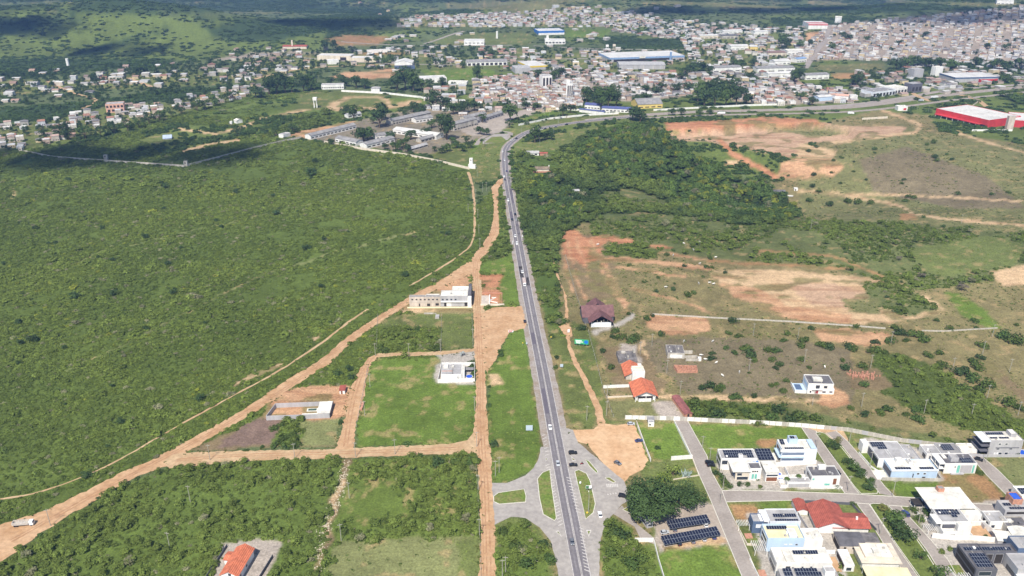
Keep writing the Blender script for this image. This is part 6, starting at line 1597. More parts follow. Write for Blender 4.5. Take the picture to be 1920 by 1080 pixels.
# ------------------------------------------------------------------ vehicles
TYRE = mat('tyre_rubber', (38, 38, 40), .9, .1, 2); LAMP = mat('lamp_lens', (236, 236, 226), .2, .05, 2); TAIL = mat('tail_lens', (170, 30, 30), .3, .05, 2); CGLASS = mat('car_glass', (40, 46, 54), .08, .08, 1, spec=.7)
PAINT = {k: mat('car_paint_' + k, c, .25, .05, .8, spec=.6) for k, c in {'white': (238, 238, 238), 'silver': (184, 188, 194), 'black': (34, 36, 40), 'grey': (110, 114, 122), 'blue': (60, 76, 120), 'red': (168, 44, 44)}.items()}
def loft(prof, half, name, m, parent, inset=0.0):
    """side profile (x,z) swept across the car, edges pulled in by inset"""
    n = len(prof); v = []
    cz = sum(p[1] for p in prof) / n; cx = sum(p[0] for p in prof) / n
    for yy, k in ((-half, 1 - inset), (-half * .86, 1), (half * .86, 1), (half, 1 - inset)):
        v += [(cx + (p[0] - cx) * k, yy, cz + (p[1] - cz) * k) for p in prof]
    f = []
    for r in range(3):
        f += [(r * n + i, r * n + (i + 1) % n, (r + 1) * n + (i + 1) % n, (r + 1) * n + i) for i in range(n)]
    f += [tuple(reversed(range(n))), tuple(range(3 * n, 4 * n))]
    return link(name, mesh(name, v, f), m, parent)
def make_car(kind, paint):
    t = bpy.data.objects.new('car', None); COL.objects.link(t)
    if kind == 'hatch': body = [(-2.0, .3), (2.0, .3), (2.05, .62), (1.9, .84), (.95, .95), (-1.85, 1.0), (-2.05, .75)]; cab = [(1.0, .94), (.45, 1.42), (-1.35, 1.46), (-1.85, .98)]; roof = [(.42, 1.42), (-1.33, 1.46), (-1.33, 1.50), (.42, 1.47)]; ln = 1.3
    elif kind == 'sedan': body = [(-2.2, .3), (2.15, .3), (2.2, .6), (2.05, .82), (.9, .92), (-2.0, .98), (-2.25, .75)]; cab = [(.95, .92), (.4, 1.38), (-.9, 1.4), (-1.6, .96)]; roof = [(.38, 1.38), (-.88, 1.4), (-.88, 1.44), (.38, 1.43)]; ln = 1.35
    elif kind == 'suv': body = [(-2.25, .35), (2.2, .35), (2.25, .8), (2.1, 1.02), (1.0, 1.12), (-2.2, 1.15), (-2.3, .8)]; cab = [(1.05, 1.1), (.55, 1.64), (-1.9, 1.68), (-2.2, 1.14)]; roof = [(.52, 1.64), (-1.88, 1.68), (-1.88, 1.73), (.52, 1.7)]; ln = 1.4
    else: body = [(-2.6, .4), (2.5, .4), (2.55, .85), (2.35, 1.05), (1.2, 1.12), (-2.6, 1.12), (-2.65, .8)]; cab = [(1.25, 1.1), (.75, 1.68), (-.45, 1.7), (-.75, 1.1)]; roof = [(.72, 1.68), (-.43, 1.7), (-.43, 1.75), (.72, 1.74)]; ln = 1.6
    bd = loft(body, .88, 'body', paint, t, .06)
    loft(cab, .78, 'windows', CGLASS, t, .1); loft(roof, .74, 'roof', paint, t, .05)
    for sx in (-1, 1):
        for sy in (-1, 1):
            w = MB(); w.tube((sx * ln, sy * .70, .33), (sx * ln, sy * .90, .33), .33, .33, 10); w.build('wheel', TYRE, t)
    fx, bx = max(p[0] for p in body), min(p[0] for p in body)
    for sy in (-.6, .6):
        MB().box(fx - .12, sy - .18, .62, fx + .01, sy + .18, .78).build('headlight', LAMP, t)
        MB().box(bx - .01, sy - .15, .68, bx + .12, sy + .15, .86).build('tail_light', TAIL, t)
    if kind == 'pickup': MB().box(-2.5, -.7, 1.0, -.85, .7, 1.14).build('cargo_bed', DARK, t)
    return t
def dup(root):
    r = root.copy(); COL.objects.link(r)
    for ch in root.children:
        c = ch.copy(); COL.objects.link(c); c.parent = r
    return r
CARS = {}
HDIR = (HW[2] - HW[6]); HANG = math.atan2(-HDIR.y, -HDIR.x)
def car(px, kind, paint, heading, label, group=None, z=0.13, pos=None):
    k = (kind, paint)
    if k not in CARS: CARS[k] = o = make_car(kind, PAINT[paint])
    else: o = dup(CARS[k])
    p = pos if pos is not None else P(*px)
    o.location = (p.x, p.y, p.z + z); o.rotation_euler = (0, 0, heading)
    tag(o, label, 'car', group)
    return o
G = 'vehicles on the highway'
UP, DN = HANG, HANG + math.pi
for px, kind, paint, hd, lab in (
    ((1031.5, 803), 'sedan', 'white', DN, 'white car on the highway beside the square grey billboard'), ((1046, 871), 'hatch', 'silver', DN, 'silver car on the highway level with the black turning cars'),
    ((1072.5, 1018), 'hatch', 'grey', DN, 'grey car nearest the bottom on the highway'), ((984, 604), 'hatch', 'black', UP, 'black car on the left shoulder beside the dirt apron'),
    ((979.5, 511), 'pickup', 'white', DN, 'white pickup in front of the white truck'), ((969, 458), 'suv', 'white', DN, 'white car between the two roadside white panels'), ((966, 444), 'hatch', 'white', DN, 'white hatchback just behind the roadside panels'),
    ((968, 414), 'hatch', 'silver', UP, 'silver car in the right lane abreast of a black car'), ((960.5, 413), 'sedan', 'black', DN, 'black car in the left lane abreast of a silver car'), ((966, 403), 'suv', 'black', UP, 'black car in the right lane behind the silver one'),
    ((953, 377), 'suv', 'white', DN, 'white car alone on the highway near the yellow marker'), ((946.5, 338), 'sedan', 'black', DN, 'black car behind a white one on the straight'), ((945.5, 332), 'hatch', 'white', DN, 'white car ahead of the black one at the start of the straight'),
    ((950, 322), 'hatch', 'blue', UP, 'blue car leaving the bend'), ((946, 301), 'sedan', 'white', DN, 'white car in the middle of the bend'), ((942, 285), 'sedan', 'white', DN, 'white car near the traffic island of the bend')):
    car(px, kind, paint, hd, lab, G)
for px, kind, paint, hd, lab in (
    ((960, 263.5), 'hatch', 'white', 3.9, 'white car entering the bend from the far road'), ((968, 260.5), 'hatch', 'black', 3.9, 'black car close behind the white one at the bend'), ((1014, 244), 'suv', 'white', 3.4, 'white van on the far stretch after the bend'), ((1022, 242.5), 'hatch', 'black', 3.4, 'black car behind the white van after the bend'),
    ((1042, 239), 'hatch', 'grey', 3.4, 'grey car on the far stretch'), ((1062, 234.5), 'suv', 'black', 3.3, 'dark car far along the road after the bend')):
    car(px, kind, paint, hd, lab, G)
car((1074, 851), 'suv', 'black', .1, 'upper of the two black cars waiting at the junction'); car((1075, 873.5), 'sedan', 'black', .05, 'lower of the two black cars waiting at the junction')
car((1125, 967), 'sedan', 'white', UP, 'white car turning toward the estate entrance', z=.1); car((1168, 932), 'suv', 'black', -.3, 'black car under the edge of the big tree at the gate', z=.1)
car((1158, 870), 'hatch', 'grey', -.75, 'grey-blue car parked in the middle of the dirt lot'); car((1198, 828), 'sedan', 'blue', .25, 'dark blue car parked against the lot wall'); car((1183, 796.5), 'hatch', 'silver', 0.02, 'silver car parked at the top of the dirt lot')
car((1330, 869), 'suv', 'black', .05, 'black car parked beside the solar roof villa, rear one'); car((1333, 874), 'sedan', 'black', .05, 'black car parked beside the solar roof villa, front one')
car((1570, 888), 'hatch', 'black', -1.2, 'black car parked behind the grey-roofed corner villa', z=.1); car((1698, 965), 'suv', 'blue', 1.75, 'dark car parked beside the median trees', z=.1); car((1835, 863), 'hatch', 'black', -.6, 'black car parked near the three-storey villa', z=.1)
for k, (cp, t, paint, kd) in enumerate(((CP1, .14, 'grey', 'hatch'), (CP1, .9, 'white', 'suv'), (CP2, .28, 'black', 'hatch'), (CP2, .52, 'grey', 'sedan'), (CP2, .72, 'silver', 'hatch'), (CP2, .9, 'blue', 'hatch'))):
    h_, L_ = cp; q = Vector(h_.world(L_ * t, 1.9))
    car(None, kd, paint, h_.rz + math.pi / 2, '%s car parked under the %s carport, %s from its left end' % (paint, 'shorter' if cp is CP1 else 'longer', ('first', 'second', 'first', 'second', 'third', 'fourth')[k]), 'cars under the carports', pos=q, z=.02)
car((1246, 1000), 'hatch', 'silver', .2, 'silver car at the left end of the longer carport', z=.1)

def truck(px, hd, label, bodym, stake=False, L=7.0, z=.1):
    p = P(*px); t = empty('truck', (p.x, p.y, p.z + z), hd); tag(t, label, 'truck')
    loft([(L / 2 - 1.7, .5), (L / 2, .5), (L / 2 + .05, 1.3), (L / 2 - .25, 2.4), (L / 2 - 1.7, 2.5)], 1.05, 'cab', PAINT['white'], t, .05)
    MB().box(L / 2 - .15, -.85, 1.45, L / 2 + .0, .85, 2.15).build('windscreen', CGLASS, t); MB().box(-L / 2, -.45, .55, L / 2 - 1.7, .45, .85).build('chassis', TYRE, t)
    if stake:
        MB().box(-L / 2, -1.15, .95, L / 2 - 1.9, 1.15, 1.1).build('bed', bodym, t)
        for s in (-1.12, 1.05):
            for zz in (1.2, 1.65, 2.1): MB().box(-L / 2, s, zz, L / 2 - 1.9, s + .07, zz + .28).build('side_board', bodym, t)
        MB().box(-L / 2, -1.05, 1.15, -L / 2 + .08, 1.05, 2.3).build('tail_board', bodym, t)
        for k in range(5): MB().box(-L / 2 + .3 + k * 1.1, -1.1, 2.4, -L / 2 + .42 + k * 1.1, 1.1, 2.5).build('cross_bar', bodym, t)
    else: MB().box(-L / 2, -1.2, .9, L / 2 - 1.8, 1.2, 3.2).build('cargo_box', bodym, t)
    for x in (-L / 2 + 1.0, -L / 2 + 2.1, L / 2 - 1.0):
        for s in (-1.05, .8): MB().tube((x, s, .48), (x, s + .26, .48), .48, .48, 10).build('wheel', TYRE, t)
    for s in (-.8, .6): MB().box(L / 2 + .0, s, .7, L / 2 + .07, s + .25, .9).build('headlight', LAMP, t)
truck((45, 985), .12, 'white stake-bed truck on the dirt road at lower left', mat('stake_boards', (196, 190, 182), .8, .15, 1), True, 9.0)
truck((983, 533), DN, 'white truck with a loaded bed on the highway below the white pickup', mat('truck_tarp', (188, 172, 166), .8, .15, 1), False, 10.0)
truck((1595, 214), .05, 'white truck on the far highway near the quarry rim', PAINT['white'], False, 9.0); truck((1352, 214), 3.1, 'white bus-like truck on the far road above the cut bank', PAINT['white'], False, 11.0); truck((1752, 184), .4, 'long white truck on the far highway above the red warehouse', PAINT['white'], False, 14.0); truck((1727, 190), .4, 'white lorry behind the long truck on the far highway', PAINT['silver'], False, 9.0)
p = P(1091, 871); t = empty('motorcycle', (p.x, p.y, p.z + .1), .2); tag(t, 'motorcycle with rider waiting beside the lower black car', 'motorcycle')
for x in (-.62, .62): MB().tube((x, -.05, .32), (x, .05, .32), .32, .32, 10).build('wheel', TYRE, t)
loft([(-.7, .5), (.5, .45), (.6, .85), (.1, .8), (-.75, .78)], .16, 'body', PAINT['red'], t, .1)
b = MB(); b.tube((-.1, 0, .8), (0.05, 0, 1.35), .17, .22, 8); b.tube((.05, 0, 1.35), (.07, 0, 1.46), .07, .07, 8); b.tube((.06, -.02, 1.44), (.06, -.02, 1.7), .12, .1, 8)
for s in (-1, 1): b.tube((.05, s * .2, 1.32), (.25, s * .28, 1.05), .06, .05, 6); b.tube((.25, s * .28, 1.05), (.55, s * .26, 1.02), .05, .04, 6); b.tube((-.1, s * .12, .8), (.3, s * .2, .72), .1, .08, 6); b.tube((.3, s * .2, .72), (.15, s * .2, .32), .08, .06, 6)
pr = b.build('person', PAINT['black'], None); pr.location = t.location; pr.rotation_euler = t.rotation_euler; tag(pr, 'rider in dark clothes sitting on the motorcycle at the junction', 'person')

# ------------------------------------------------------------------ poles and lamps
M_POLE = mat('concrete_pole', (164, 160, 150), .9, .1, .5); M_LAMPP = mat('lamp_pole_steel', (178, 182, 178), .5, .1, .5, metal=.3)
def pole_proto():
    t = bpy.data.objects.new('utility_pole', None); COL.objects.link(t)
    MB().cyl(0, 0, -.3, 9.5, .17, .11, 8).build('pole', M_POLE, t); MB().box(-1.1, -.08, 8.7, 1.1, .08, 8.88).build('crossarm', M_POLE, t)
    for a in (-1, 0, 1): MB().cyl(a, 0, 8.88, 9.15, .07, .05, 6).build('insulator', W_DGREY, t)
    return t
def lamp_proto():
    t = bpy.data.objects.new('street_lamp', None); COL.objects.link(t)
    MB().cyl(0, 0, -.3, 10.5, .14, .08, 8).build('pole', M_LAMPP, t)
    g = MB(); g.tube((0, 0, 10.4), (1.6, 0, 10.9), .06, .05, 6); g.build('arm', M_LAMPP, t); MB().box(1.5, -.14, 10.82, 2.2, .14, 10.95).build('lamp_head', LAMP, t)
    return t
PP, LP_ = pole_proto(), lamp_proto()
used = set()
def put(proto, px, rz, label, cat, group):
    o = proto if proto.name not in used else dup(proto)
    used.add(proto.name); o.location = P(*px); o.rotation_euler = (0, 0, rz); tag(o, label, cat, group)
LANDMARKS = []   # filled below: (px, py, words)
def landmarks():
    for o in bpy.data.objects:
        if o.parent is None and o.get('category') in ('house', 'church', 'building', 'store', 'truck', 'ruin', 'carport', 'car', 'foundation', 'barracks', 'shed', 'billboard', 'warehouse', 'factory', 'hut', 'wall'):
            if o.name.startswith('town_house'): continue
            a, b = project(o.location.x, o.location.y, o.location.z)
            LANDMARKS.append((float(a), float(b), o['label']))
def where(px, py):
    best = min(LANDMARKS, key=lambda t: (t[0] - px) ** 2 + 2.2 * (t[1] - py) ** 2)
    dx, dy = px - best[0], py - best[1]
    rel = ('right of' if dx > 0 else 'left of') if abs(dx) > abs(dy) * 1.2 else ('behind' if dy < 0 else 'in front of')
    w = best[2].split()
    # head of the landmark's label, up to eight words
    cut = len(w)
    for k, q in enumerate(w):
        if k >= 3 and q in ('with', 'beside', 'on', 'in', 'along', 'at', 'by', 'behind', 'under', 'right', 'left', 'between', 'and', 'of', 'the', 'below', 'above', 'inside', 'near', 'packed', 'wedged', 'standing', 'under', 'continuing', 'running', 'from', 'round', 'descending', 'full', 'waiting', 'parked', 'crossing', 'curving', 'across', 'cut', 'built', 'in', 'beyond', 'among'):
            cut = k; break
    return '%s the %s' % (rel, ' '.join(w[:min(cut, 5)]).rstrip(','))
landmarks()
POLES = [(95, 986), (319, 1030), (357, 941), (394, 863), (553, 860), (667, 858), (741, 852), (655, 934), (640, 1014), (894, 838), (897, 920), (899, 1004), (684, 779), (694, 726), (704, 668), (767, 668), (890, 770), (887, 640), (826, 660), (929, 893), (936, 886), (942, 1082), (948, 1076),
         (878, 400), (898, 440), (896, 410), (900, 466), (892, 372), (912, 358), (1100, 788), (1138, 748), (1137, 779), (1275, 740), (1200, 665), (1222, 650), (1250, 700), (1404, 698), (1412, 630), (1508, 680), (1632, 690), (1615, 763), (1732, 776), (1820, 784), (1850, 748), (1908, 780), (1785, 696), (1892, 698), (1842, 664), (1860, 632), (1495, 638), (1670, 645), (1523, 760), (1350, 945), (1355, 918), (1316, 846), (1531, 841), (1592, 830), (1631, 876), (1673, 931), (1848, 868), (1330, 868), (1650, 1002), (1590, 922), (1722, 980), (1802, 420), (1520, 430)]
for k, q in enumerate(POLES):
    put(PP, q, random.uniform(-.3, .3), 'grey concrete utility pole ' + where(*q), 'utility pole', 'concrete utility poles')
LAMPS = [(988, 236), (978, 250), (1022, 228), (1049, 224), (1010, 222), (1030, 218), (1047, 234), (1080, 232), (1105, 228), (1125, 232), (1150, 222), (1172, 230), (1038, 256), (1012, 274), (1070, 212), (1092, 214), (1118, 216), (895, 332), (905, 360), (1250, 228), (1388, 214), (1402, 212), (1430, 212), (1540, 208), (1700, 186), (1720, 206), (1740, 212), (1810, 208)]
for q in LAMPS: put(LP_, q, random.uniform(2, 4), 'slim street lamp ' + where(*q), 'street lamp', 'street lamps along the far road')

# ------------------------------------------------------------------ signs, billboards, posts
def billboard(label, px, w, hh, z0, m, rz=0.0, name='billboard', legs=3, cat='billboard', panels=()):
    h = B(name, label, cat, px, rz)
    MB().box(0, 0, z0, w, .15, z0 + hh).build('panel', m, h.o)
    for k in range(legs):
        x = w * (k + .5) / legs; MB().box(x - .09, .16, 0, x + .09, .34, z0 + hh * .9).build('post', M_STEEL, h.o)
    for (a, b, c, d, mm, nm) in panels: MB().box(a, -.03, b, c, -.005, d).build(nm, mm, h.o)
    return h
SIGN_G = mat('sign_green', (70, 172, 120), .5, .1, .3); SIGN_B = mat('sign_blue', (36, 120, 206), .5, .06, .3); SIGN_W = mat('sign_white', (236, 238, 240), .5, .05, .3); SIGN_GR = mat('sign_grey_blue', (186, 200, 214), .5, .08, .3)
def text_part(s, parent, x, z, size, m, y=-.04):
    cu = bpy.data.curves.new('lettering', 'FONT'); cu.body = s; cu.size = size; cu.extrude = .01
    o = bpy.data.objects.new('lettering', cu); COL.objects.link(o); cu.materials.append(m); o.parent = parent
    o.location = (x, y, z); o.rotation_euler = (math.pi / 2, 0, 0)
h = billboard('green and blue advertising billboard beside the dirt path', (1077, 648), 9.0, 3.4, 1.4, SIGN_G, -9, legs=4)
dsc = MB().cyl(0, 0, 0, .04, 1.3, 1.3, 20).build('blue_disc', SIGN_B, h.o); dsc.rotation_euler = (math.pi / 2, 0, 0); dsc.location = (7.4, -.005, 3.1)
for k, (zz, a, b) in enumerate(((3.6, .6, 4.6), (2.7, .8, 5.4), (1.9, 1.0, 3.8))): MB().box(a, -.04, zz, b, -.005, zz + .55).build('print_line', SIGN_W, h.o)
billboard('square grey-blue billboard left of the highway near the white car', (986, 809), 3.6, 3.2, .6, SIGN_GR, 2, legs=2)
billboard('small grey-blue sign right of the highway', (1050, 690), 1.9, 1.9, .7, SIGN_GR, 4, legs=2, name='road_sign', cat='sign')
billboard('blue direction sign at the roadside near the white panels', (986, 461), 2.8, 1.7, 2.0, SIGN_B, 3, legs=2, name='road_sign', cat='sign', panels=((.3, 2.4, 2.3, 2.6, SIGN_W, 'print_line'), (.3, 2.9, 1.8, 3.1, SIGN_W, 'print_line')))
billboard('blue direction sign nearest the highway bend', (962, 339), 3.0, 1.6, 2.0, SIGN_B, 3, legs=2, name='road_sign', cat='sign', panels=((.3, 2.5, 2.4, 2.8, SIGN_W, 'print_line'),))
billboard('white panel on the left roadside beside the white cars', (961, 459), .5, 3.4, .4, SIGN_W, 30, legs=1, name='road_sign', cat='sign'); billboard('white panel on the right roadside opposite the white cars', (979, 449), .5, 3.8, .4, SIGN_W, -30, legs=1, name='road_sign', cat='sign')
billboard('low red and white sale sign at the edge of the dirt apron', (953, 624), 3.4, 1.5, .4, SIGN_W, 2, legs=2, panels=((.3, 1.15, 3.0, 1.7, mat('print_red', (206, 80, 66), .6, .1, .5), 'print_line'), (.3, .6, 2.4, .9, MATS['print_red'] if 'print_red' in MATS else C_RED, 'print_line')), name='sale_sign', cat='sign')
billboard('white notice board standing on the dirt path', (1064, 624), 1.5, 2.2, .3, SIGN_W, 5, legs=1, name='notice_board', cat='sign')
billboard('small yellow road marker right of the highway', (1032, 637), .8, .8, 1.6, C_YEL, 5, legs=1, name='road_sign', cat='sign'); billboard('tiny yellow road marker beside the upper straight', (971, 379), .8, .8, 1.6, C_YEL, 5, legs=1, name='road_sign', cat='sign'); billboard('yellow road marker left of the highway below the apron', (979, 648), .7, .7, 1.6, C_YEL, 5, legs=1, name='road_sign', cat='sign'); billboard('grey sign left of the highway below the black car', (986, 648), .9, .9, 1.2, SIGN_GR, 5, legs=1, name='road_sign', cat='sign')
h = billboard('white and green sign board in the right junction island', (1098, 922), 2.8, 1.7, 1.8, SIGN_W, 4, legs=2, name='road_sign', cat='sign', panels=((.1, 1.9, 1.5, 3.4, mat('sign_dark_green', (70, 120, 80), .6, .1, .5), 'print_panel'),))
billboard('small white sign at the top of the right junction island', (1086, 910), .9, 1.2, 1.0, SIGN_W, 4, legs=1, name='road_sign', cat='sign'); billboard('yellow sign at the foot of the right junction island', (1099, 966), .9, .9, 1.0, C_YEL, 4, legs=1, name='road_sign', cat='sign')
# palm-like trunk lamp in the island
put(LP_, (1103, 962), 1.6, 'tall lamp standing in the right junction island', 'street lamp', None)
# white litter, heaps and cows scattered in the pasture
M_COW = mat('cow_white', (226, 222, 214), .9, .1, 2)
def cow_proto():
    b = MB(); b.tube((-.8, 0, 1.05), (0, 0, 1.0), .36, .42, 8); b.tube((0, 0, 1.0), (.75, 0, 1.1), .42, .34, 8); b.tube((.7, 0, 1.15), (1.15, 0, 1.05), .22, .16, 8); b.tube((1.1, 0, 1.08), (1.45, 0, .75), .16, .1, 8)
    for x in (-.65, .55):
        for s in (-.2, .2): b.tube((x, s, .85), (x + .04, s, .45), .12, .08, 6); b.tube((x + .04, s, .48), (x, s, 0), .08, .06, 6)
    b.tube((-1.1, 0, 1.2), (-1.18, 0, .5), .04, .02, 5)
    for s in (-.14, .14): b.tube((1.12, s, 1.18), (1.1, s * 2.2, 1.24), .06, .03, 5)
    return mesh('cow', b.v, b.f, True)
cm = cow_proto()
for px in ((1121, 460), (1150, 462), (1262, 480), (1300, 470), (1342, 484), (1312, 496), (1310, 533), (1330, 532), (1338, 534), (1248, 540), (1282, 642), (1336, 642), (1314, 668), (1322, 676), (1343, 682), (1354, 706), (1546, 690), (1282, 458), (1310, 455), (1386, 700)):
    o = link('cow', cm, M_COW); q = P(*px); o.location = q; o.rotation_euler = (0, 0, random.uniform(0, 6.2)); o.scale = (1.15,) * 3; tag(o, 'white cow grazing ' + where(*px), 'cow', 'white cattle in the pasture')
# ------------------------------------------------------------------ foliage
def leaf_mat(name, mode):
    m = bpy.data.materials.new(name); m.use_nodes = True
    nt = m.node_tree; n = nt.nodes; l = nt.links
    b = n['Principled BSDF']; b.inputs['Roughness'].default_value = .7; b.inputs['Specular IOR Level'].default_value = .15
    if mode == 'inst':
        a = n.new('ShaderNodeAttribute'); a.attribute_type = 'INSTANCER'; a.attribute_name = 'tint'; src = a.outputs['Color']
    else:
        a = n.new('ShaderNodeObjectInfo'); src = a.outputs['Color']
    geo = n.new('ShaderNodeNewGeometry')
    ns = n.new('ShaderNodeTexNoise'); ns.inputs['Scale'].default_value = .9; ns.inputs['Detail'].default_value = 3
    l.new(geo.outputs['Position'], ns.inputs['Vector'])
    ad = n.new('ShaderNodeMath'); ad.operation = 'ADD'
    l.new(ns.outputs['Fac'], ad.inputs[0])
    ml = n.new('ShaderNodeMath'); ml.operation = 'MULTIPLY'; ml.inputs[1].default_value = .6
    l.new(geo.outputs['Random Per Island'], ml.inputs[0]); l.new(ml.outputs[0], ad.inputs[1])
    mr = n.new('ShaderNodeMapRange'); mr.inputs['From Min'].default_value = .4; mr.inputs['From Max'].default_value = 1.2
    mr.inputs['To Min'].default_value = .62; mr.inputs['To Max'].default_value = 1.35
    l.new(ad.outputs[0], mr.inputs['Value'])
    vm = n.new('ShaderNodeVectorMath'); vm.operation = 'SCALE'
    l.new(src, vm.inputs[0]); l.new(mr.outputs['Result'], vm.inputs['Scale'])
    l.new(vm.outputs['Vector'], b.inputs['Base Color'])
    return m
LEAF_I = leaf_mat('foliage_scrub', 'inst'); LEAF_O = leaf_mat('foliage_tree', 'obj')
BARK = mat('bark', (112, 96, 80), .95, .3, .6)

def leaf_cloud(seed, n, size, lumps, flat=.75, zlift=.0, spread=.55, up=.35, core=.42):
    """n small leaf faces over several lumps; unit radius crown standing on z = 0"""
    r = np.random.default_rng(seed)
    ang = r.uniform(0, 2 * np.pi, lumps); rad = np.sqrt(r.uniform(0, 1, lumps)) * spread
    cz = r.uniform(.15, .75, lumps) * flat + zlift
    cr = r.uniform(core * .75, core * 1.25, lumps)
    k = r.integers(0, lumps, n)
    d = r.normal(size=(n, 3)); d[:, 2] = np.abs(d[:, 2]) * 1.0 - .25; d /= np.linalg.norm(d, axis=1)[:, None]
    rr = cr[k] * r.uniform(.78, 1.08, n)
    c = np.stack([np.cos(ang[k]) * rad[k], np.sin(ang[k]) * rad[k], cz[k]], -1) + d * rr[:, None] * np.array([1, 1, .85])
    c[:, 2] = np.maximum(c[:, 2], .03)
    nn = d + r.normal(size=(n, 3)) * .45 + np.array([0, 0, up]); nn /= np.linalg.norm(nn, axis=1)[:, None]
    t = np.cross(nn, r.normal(size=(n, 3))); t /= np.linalg.norm(t, axis=1)[:, None]
    b = np.cross(nn, t)
    s = size * r.uniform(.6, 1.3, n)[:, None]
    v = np.stack([c - t * s, c - b * s * .7, c + t * s, c + b * s * .7], 1).reshape(-1, 3)
    return v, np.arange(len(v)).reshape(-1, 4)
def np_mesh(name, v, f, m):
    me = bpy.data.meshes.new(name)
    me.vertices.add(len(v)); me.vertices.foreach_set('co', v.astype(np.float32).ravel())
    me.loops.add(f.size); me.loops.foreach_set('vertex_index', f.astype(np.int32).ravel())
    me.polygons.add(len(f)); me.polygons.foreach_set('loop_start', np.arange(0, f.size, 4, dtype=np.int32))
    me.update(calc_edges=True); me.materials.append(m)
    return me
SRC = {}
def source(name, me):
    o = bpy.data.objects.new(name, me); SRC[name] = o
    return o
for s in range(4):
    source('bush_%d' % s, np_mesh('bush_leaves', *leaf_cloud(40 + s, 120, .17, 5, .7), LEAF_I))
for s in range(3):
    source('crown_%d' % s, np_mesh('crown_leaves', *leaf_cloud(60 + s, 330, .115, 9, .95, .35, .6, .4, .38), LEAF_I))
for s in range(2):
    source('tuft_%d' % s, np_mesh('tuft_leaves', *leaf_cloud(80 + s, 40, .26, 4, .35, .0, .7, .1, .3), LEAF_I))

def scatter_object(name, src, pts, scl, zscl, rot, tint, label, cat):
    me = bpy.data.meshes.new(name)
    me.vertices.add(len(pts)); me.vertices.foreach_set('co', pts.astype(np.float32).ravel())
    for an, tp, val in (('s', 'FLOAT_VECTOR', np.stack([scl, scl, zscl], -1)), ('r', 'FLOAT_VECTOR', np.stack([0 * rot, 0 * rot, rot], -1))):
        a = me.attributes.new(an, tp, 'POINT'); a.data.foreach_set('vector', val.astype(np.float32).ravel())
    a = me.attributes.new('tint', 'FLOAT_COLOR', 'POINT'); a.data.foreach_set('color', np.concatenate([tint, np.ones((len(tint), 1))], 1).astype(np.float32).ravel())
    o = bpy.data.objects.new(name, me); COL.objects.link(o)
    ng = bpy.data.node_groups.new('scatter', 'GeometryNodeTree')
    ng.interface.new_socket('Geometry', in_out='INPUT', socket_type='NodeSocketGeometry')
    ng.interface.new_socket('Geometry', in_out='OUTPUT', socket_type='NodeSocketGeometry')
    n = ng.nodes; l = ng.links
    gi = n.new('NodeGroupInput'); go = n.new('NodeGroupOutput')
    iop = n.new('GeometryNodeInstanceOnPoints'); oi = n.new('GeometryNodeObjectInfo'); oi.inputs['Object'].default_value = src
    sa = n.new('GeometryNodeInputNamedAttribute'); sa.data_type = 'FLOAT_VECTOR'; sa.inputs['Name'].default_value = 's'
    ra = n.new('GeometryNodeInputNamedAttribute'); ra.data_type = 'FLOAT_VECTOR'; ra.inputs['Name'].default_value = 'r'
    l.new(gi.outputs[0], iop.inputs['Points']); l.new(oi.outputs['Geometry'], iop.inputs['Instance'])
    l.new(ra.outputs['Attribute'], iop.inputs['Rotation']); l.new(sa.outputs['Attribute'], iop.inputs['Scale'])
    l.new(iop.outputs['Instances'], go.inputs[0])
    md = o.modifiers.new('scatter', 'NODES'); md.node_group = ng
    tag(o, label, cat, kind='stuff')
    return o

GR = {k: np.array(lin(c)) for k, c in {'scrub': (116, 132, 60), 'scrubD': (94, 112, 52), 'lush': (112, 128, 60), 'lushD': (86, 104, 50), 'dry': (150, 148, 96), 'olive': (118, 120, 66), 'grass': (124, 140, 68), 'tree': (80, 102, 52), 'treeD': (68, 88, 50), 'wood': (94, 116, 54), 'yel': (140, 148, 58), 'grey': (138, 138, 104)}.items()}
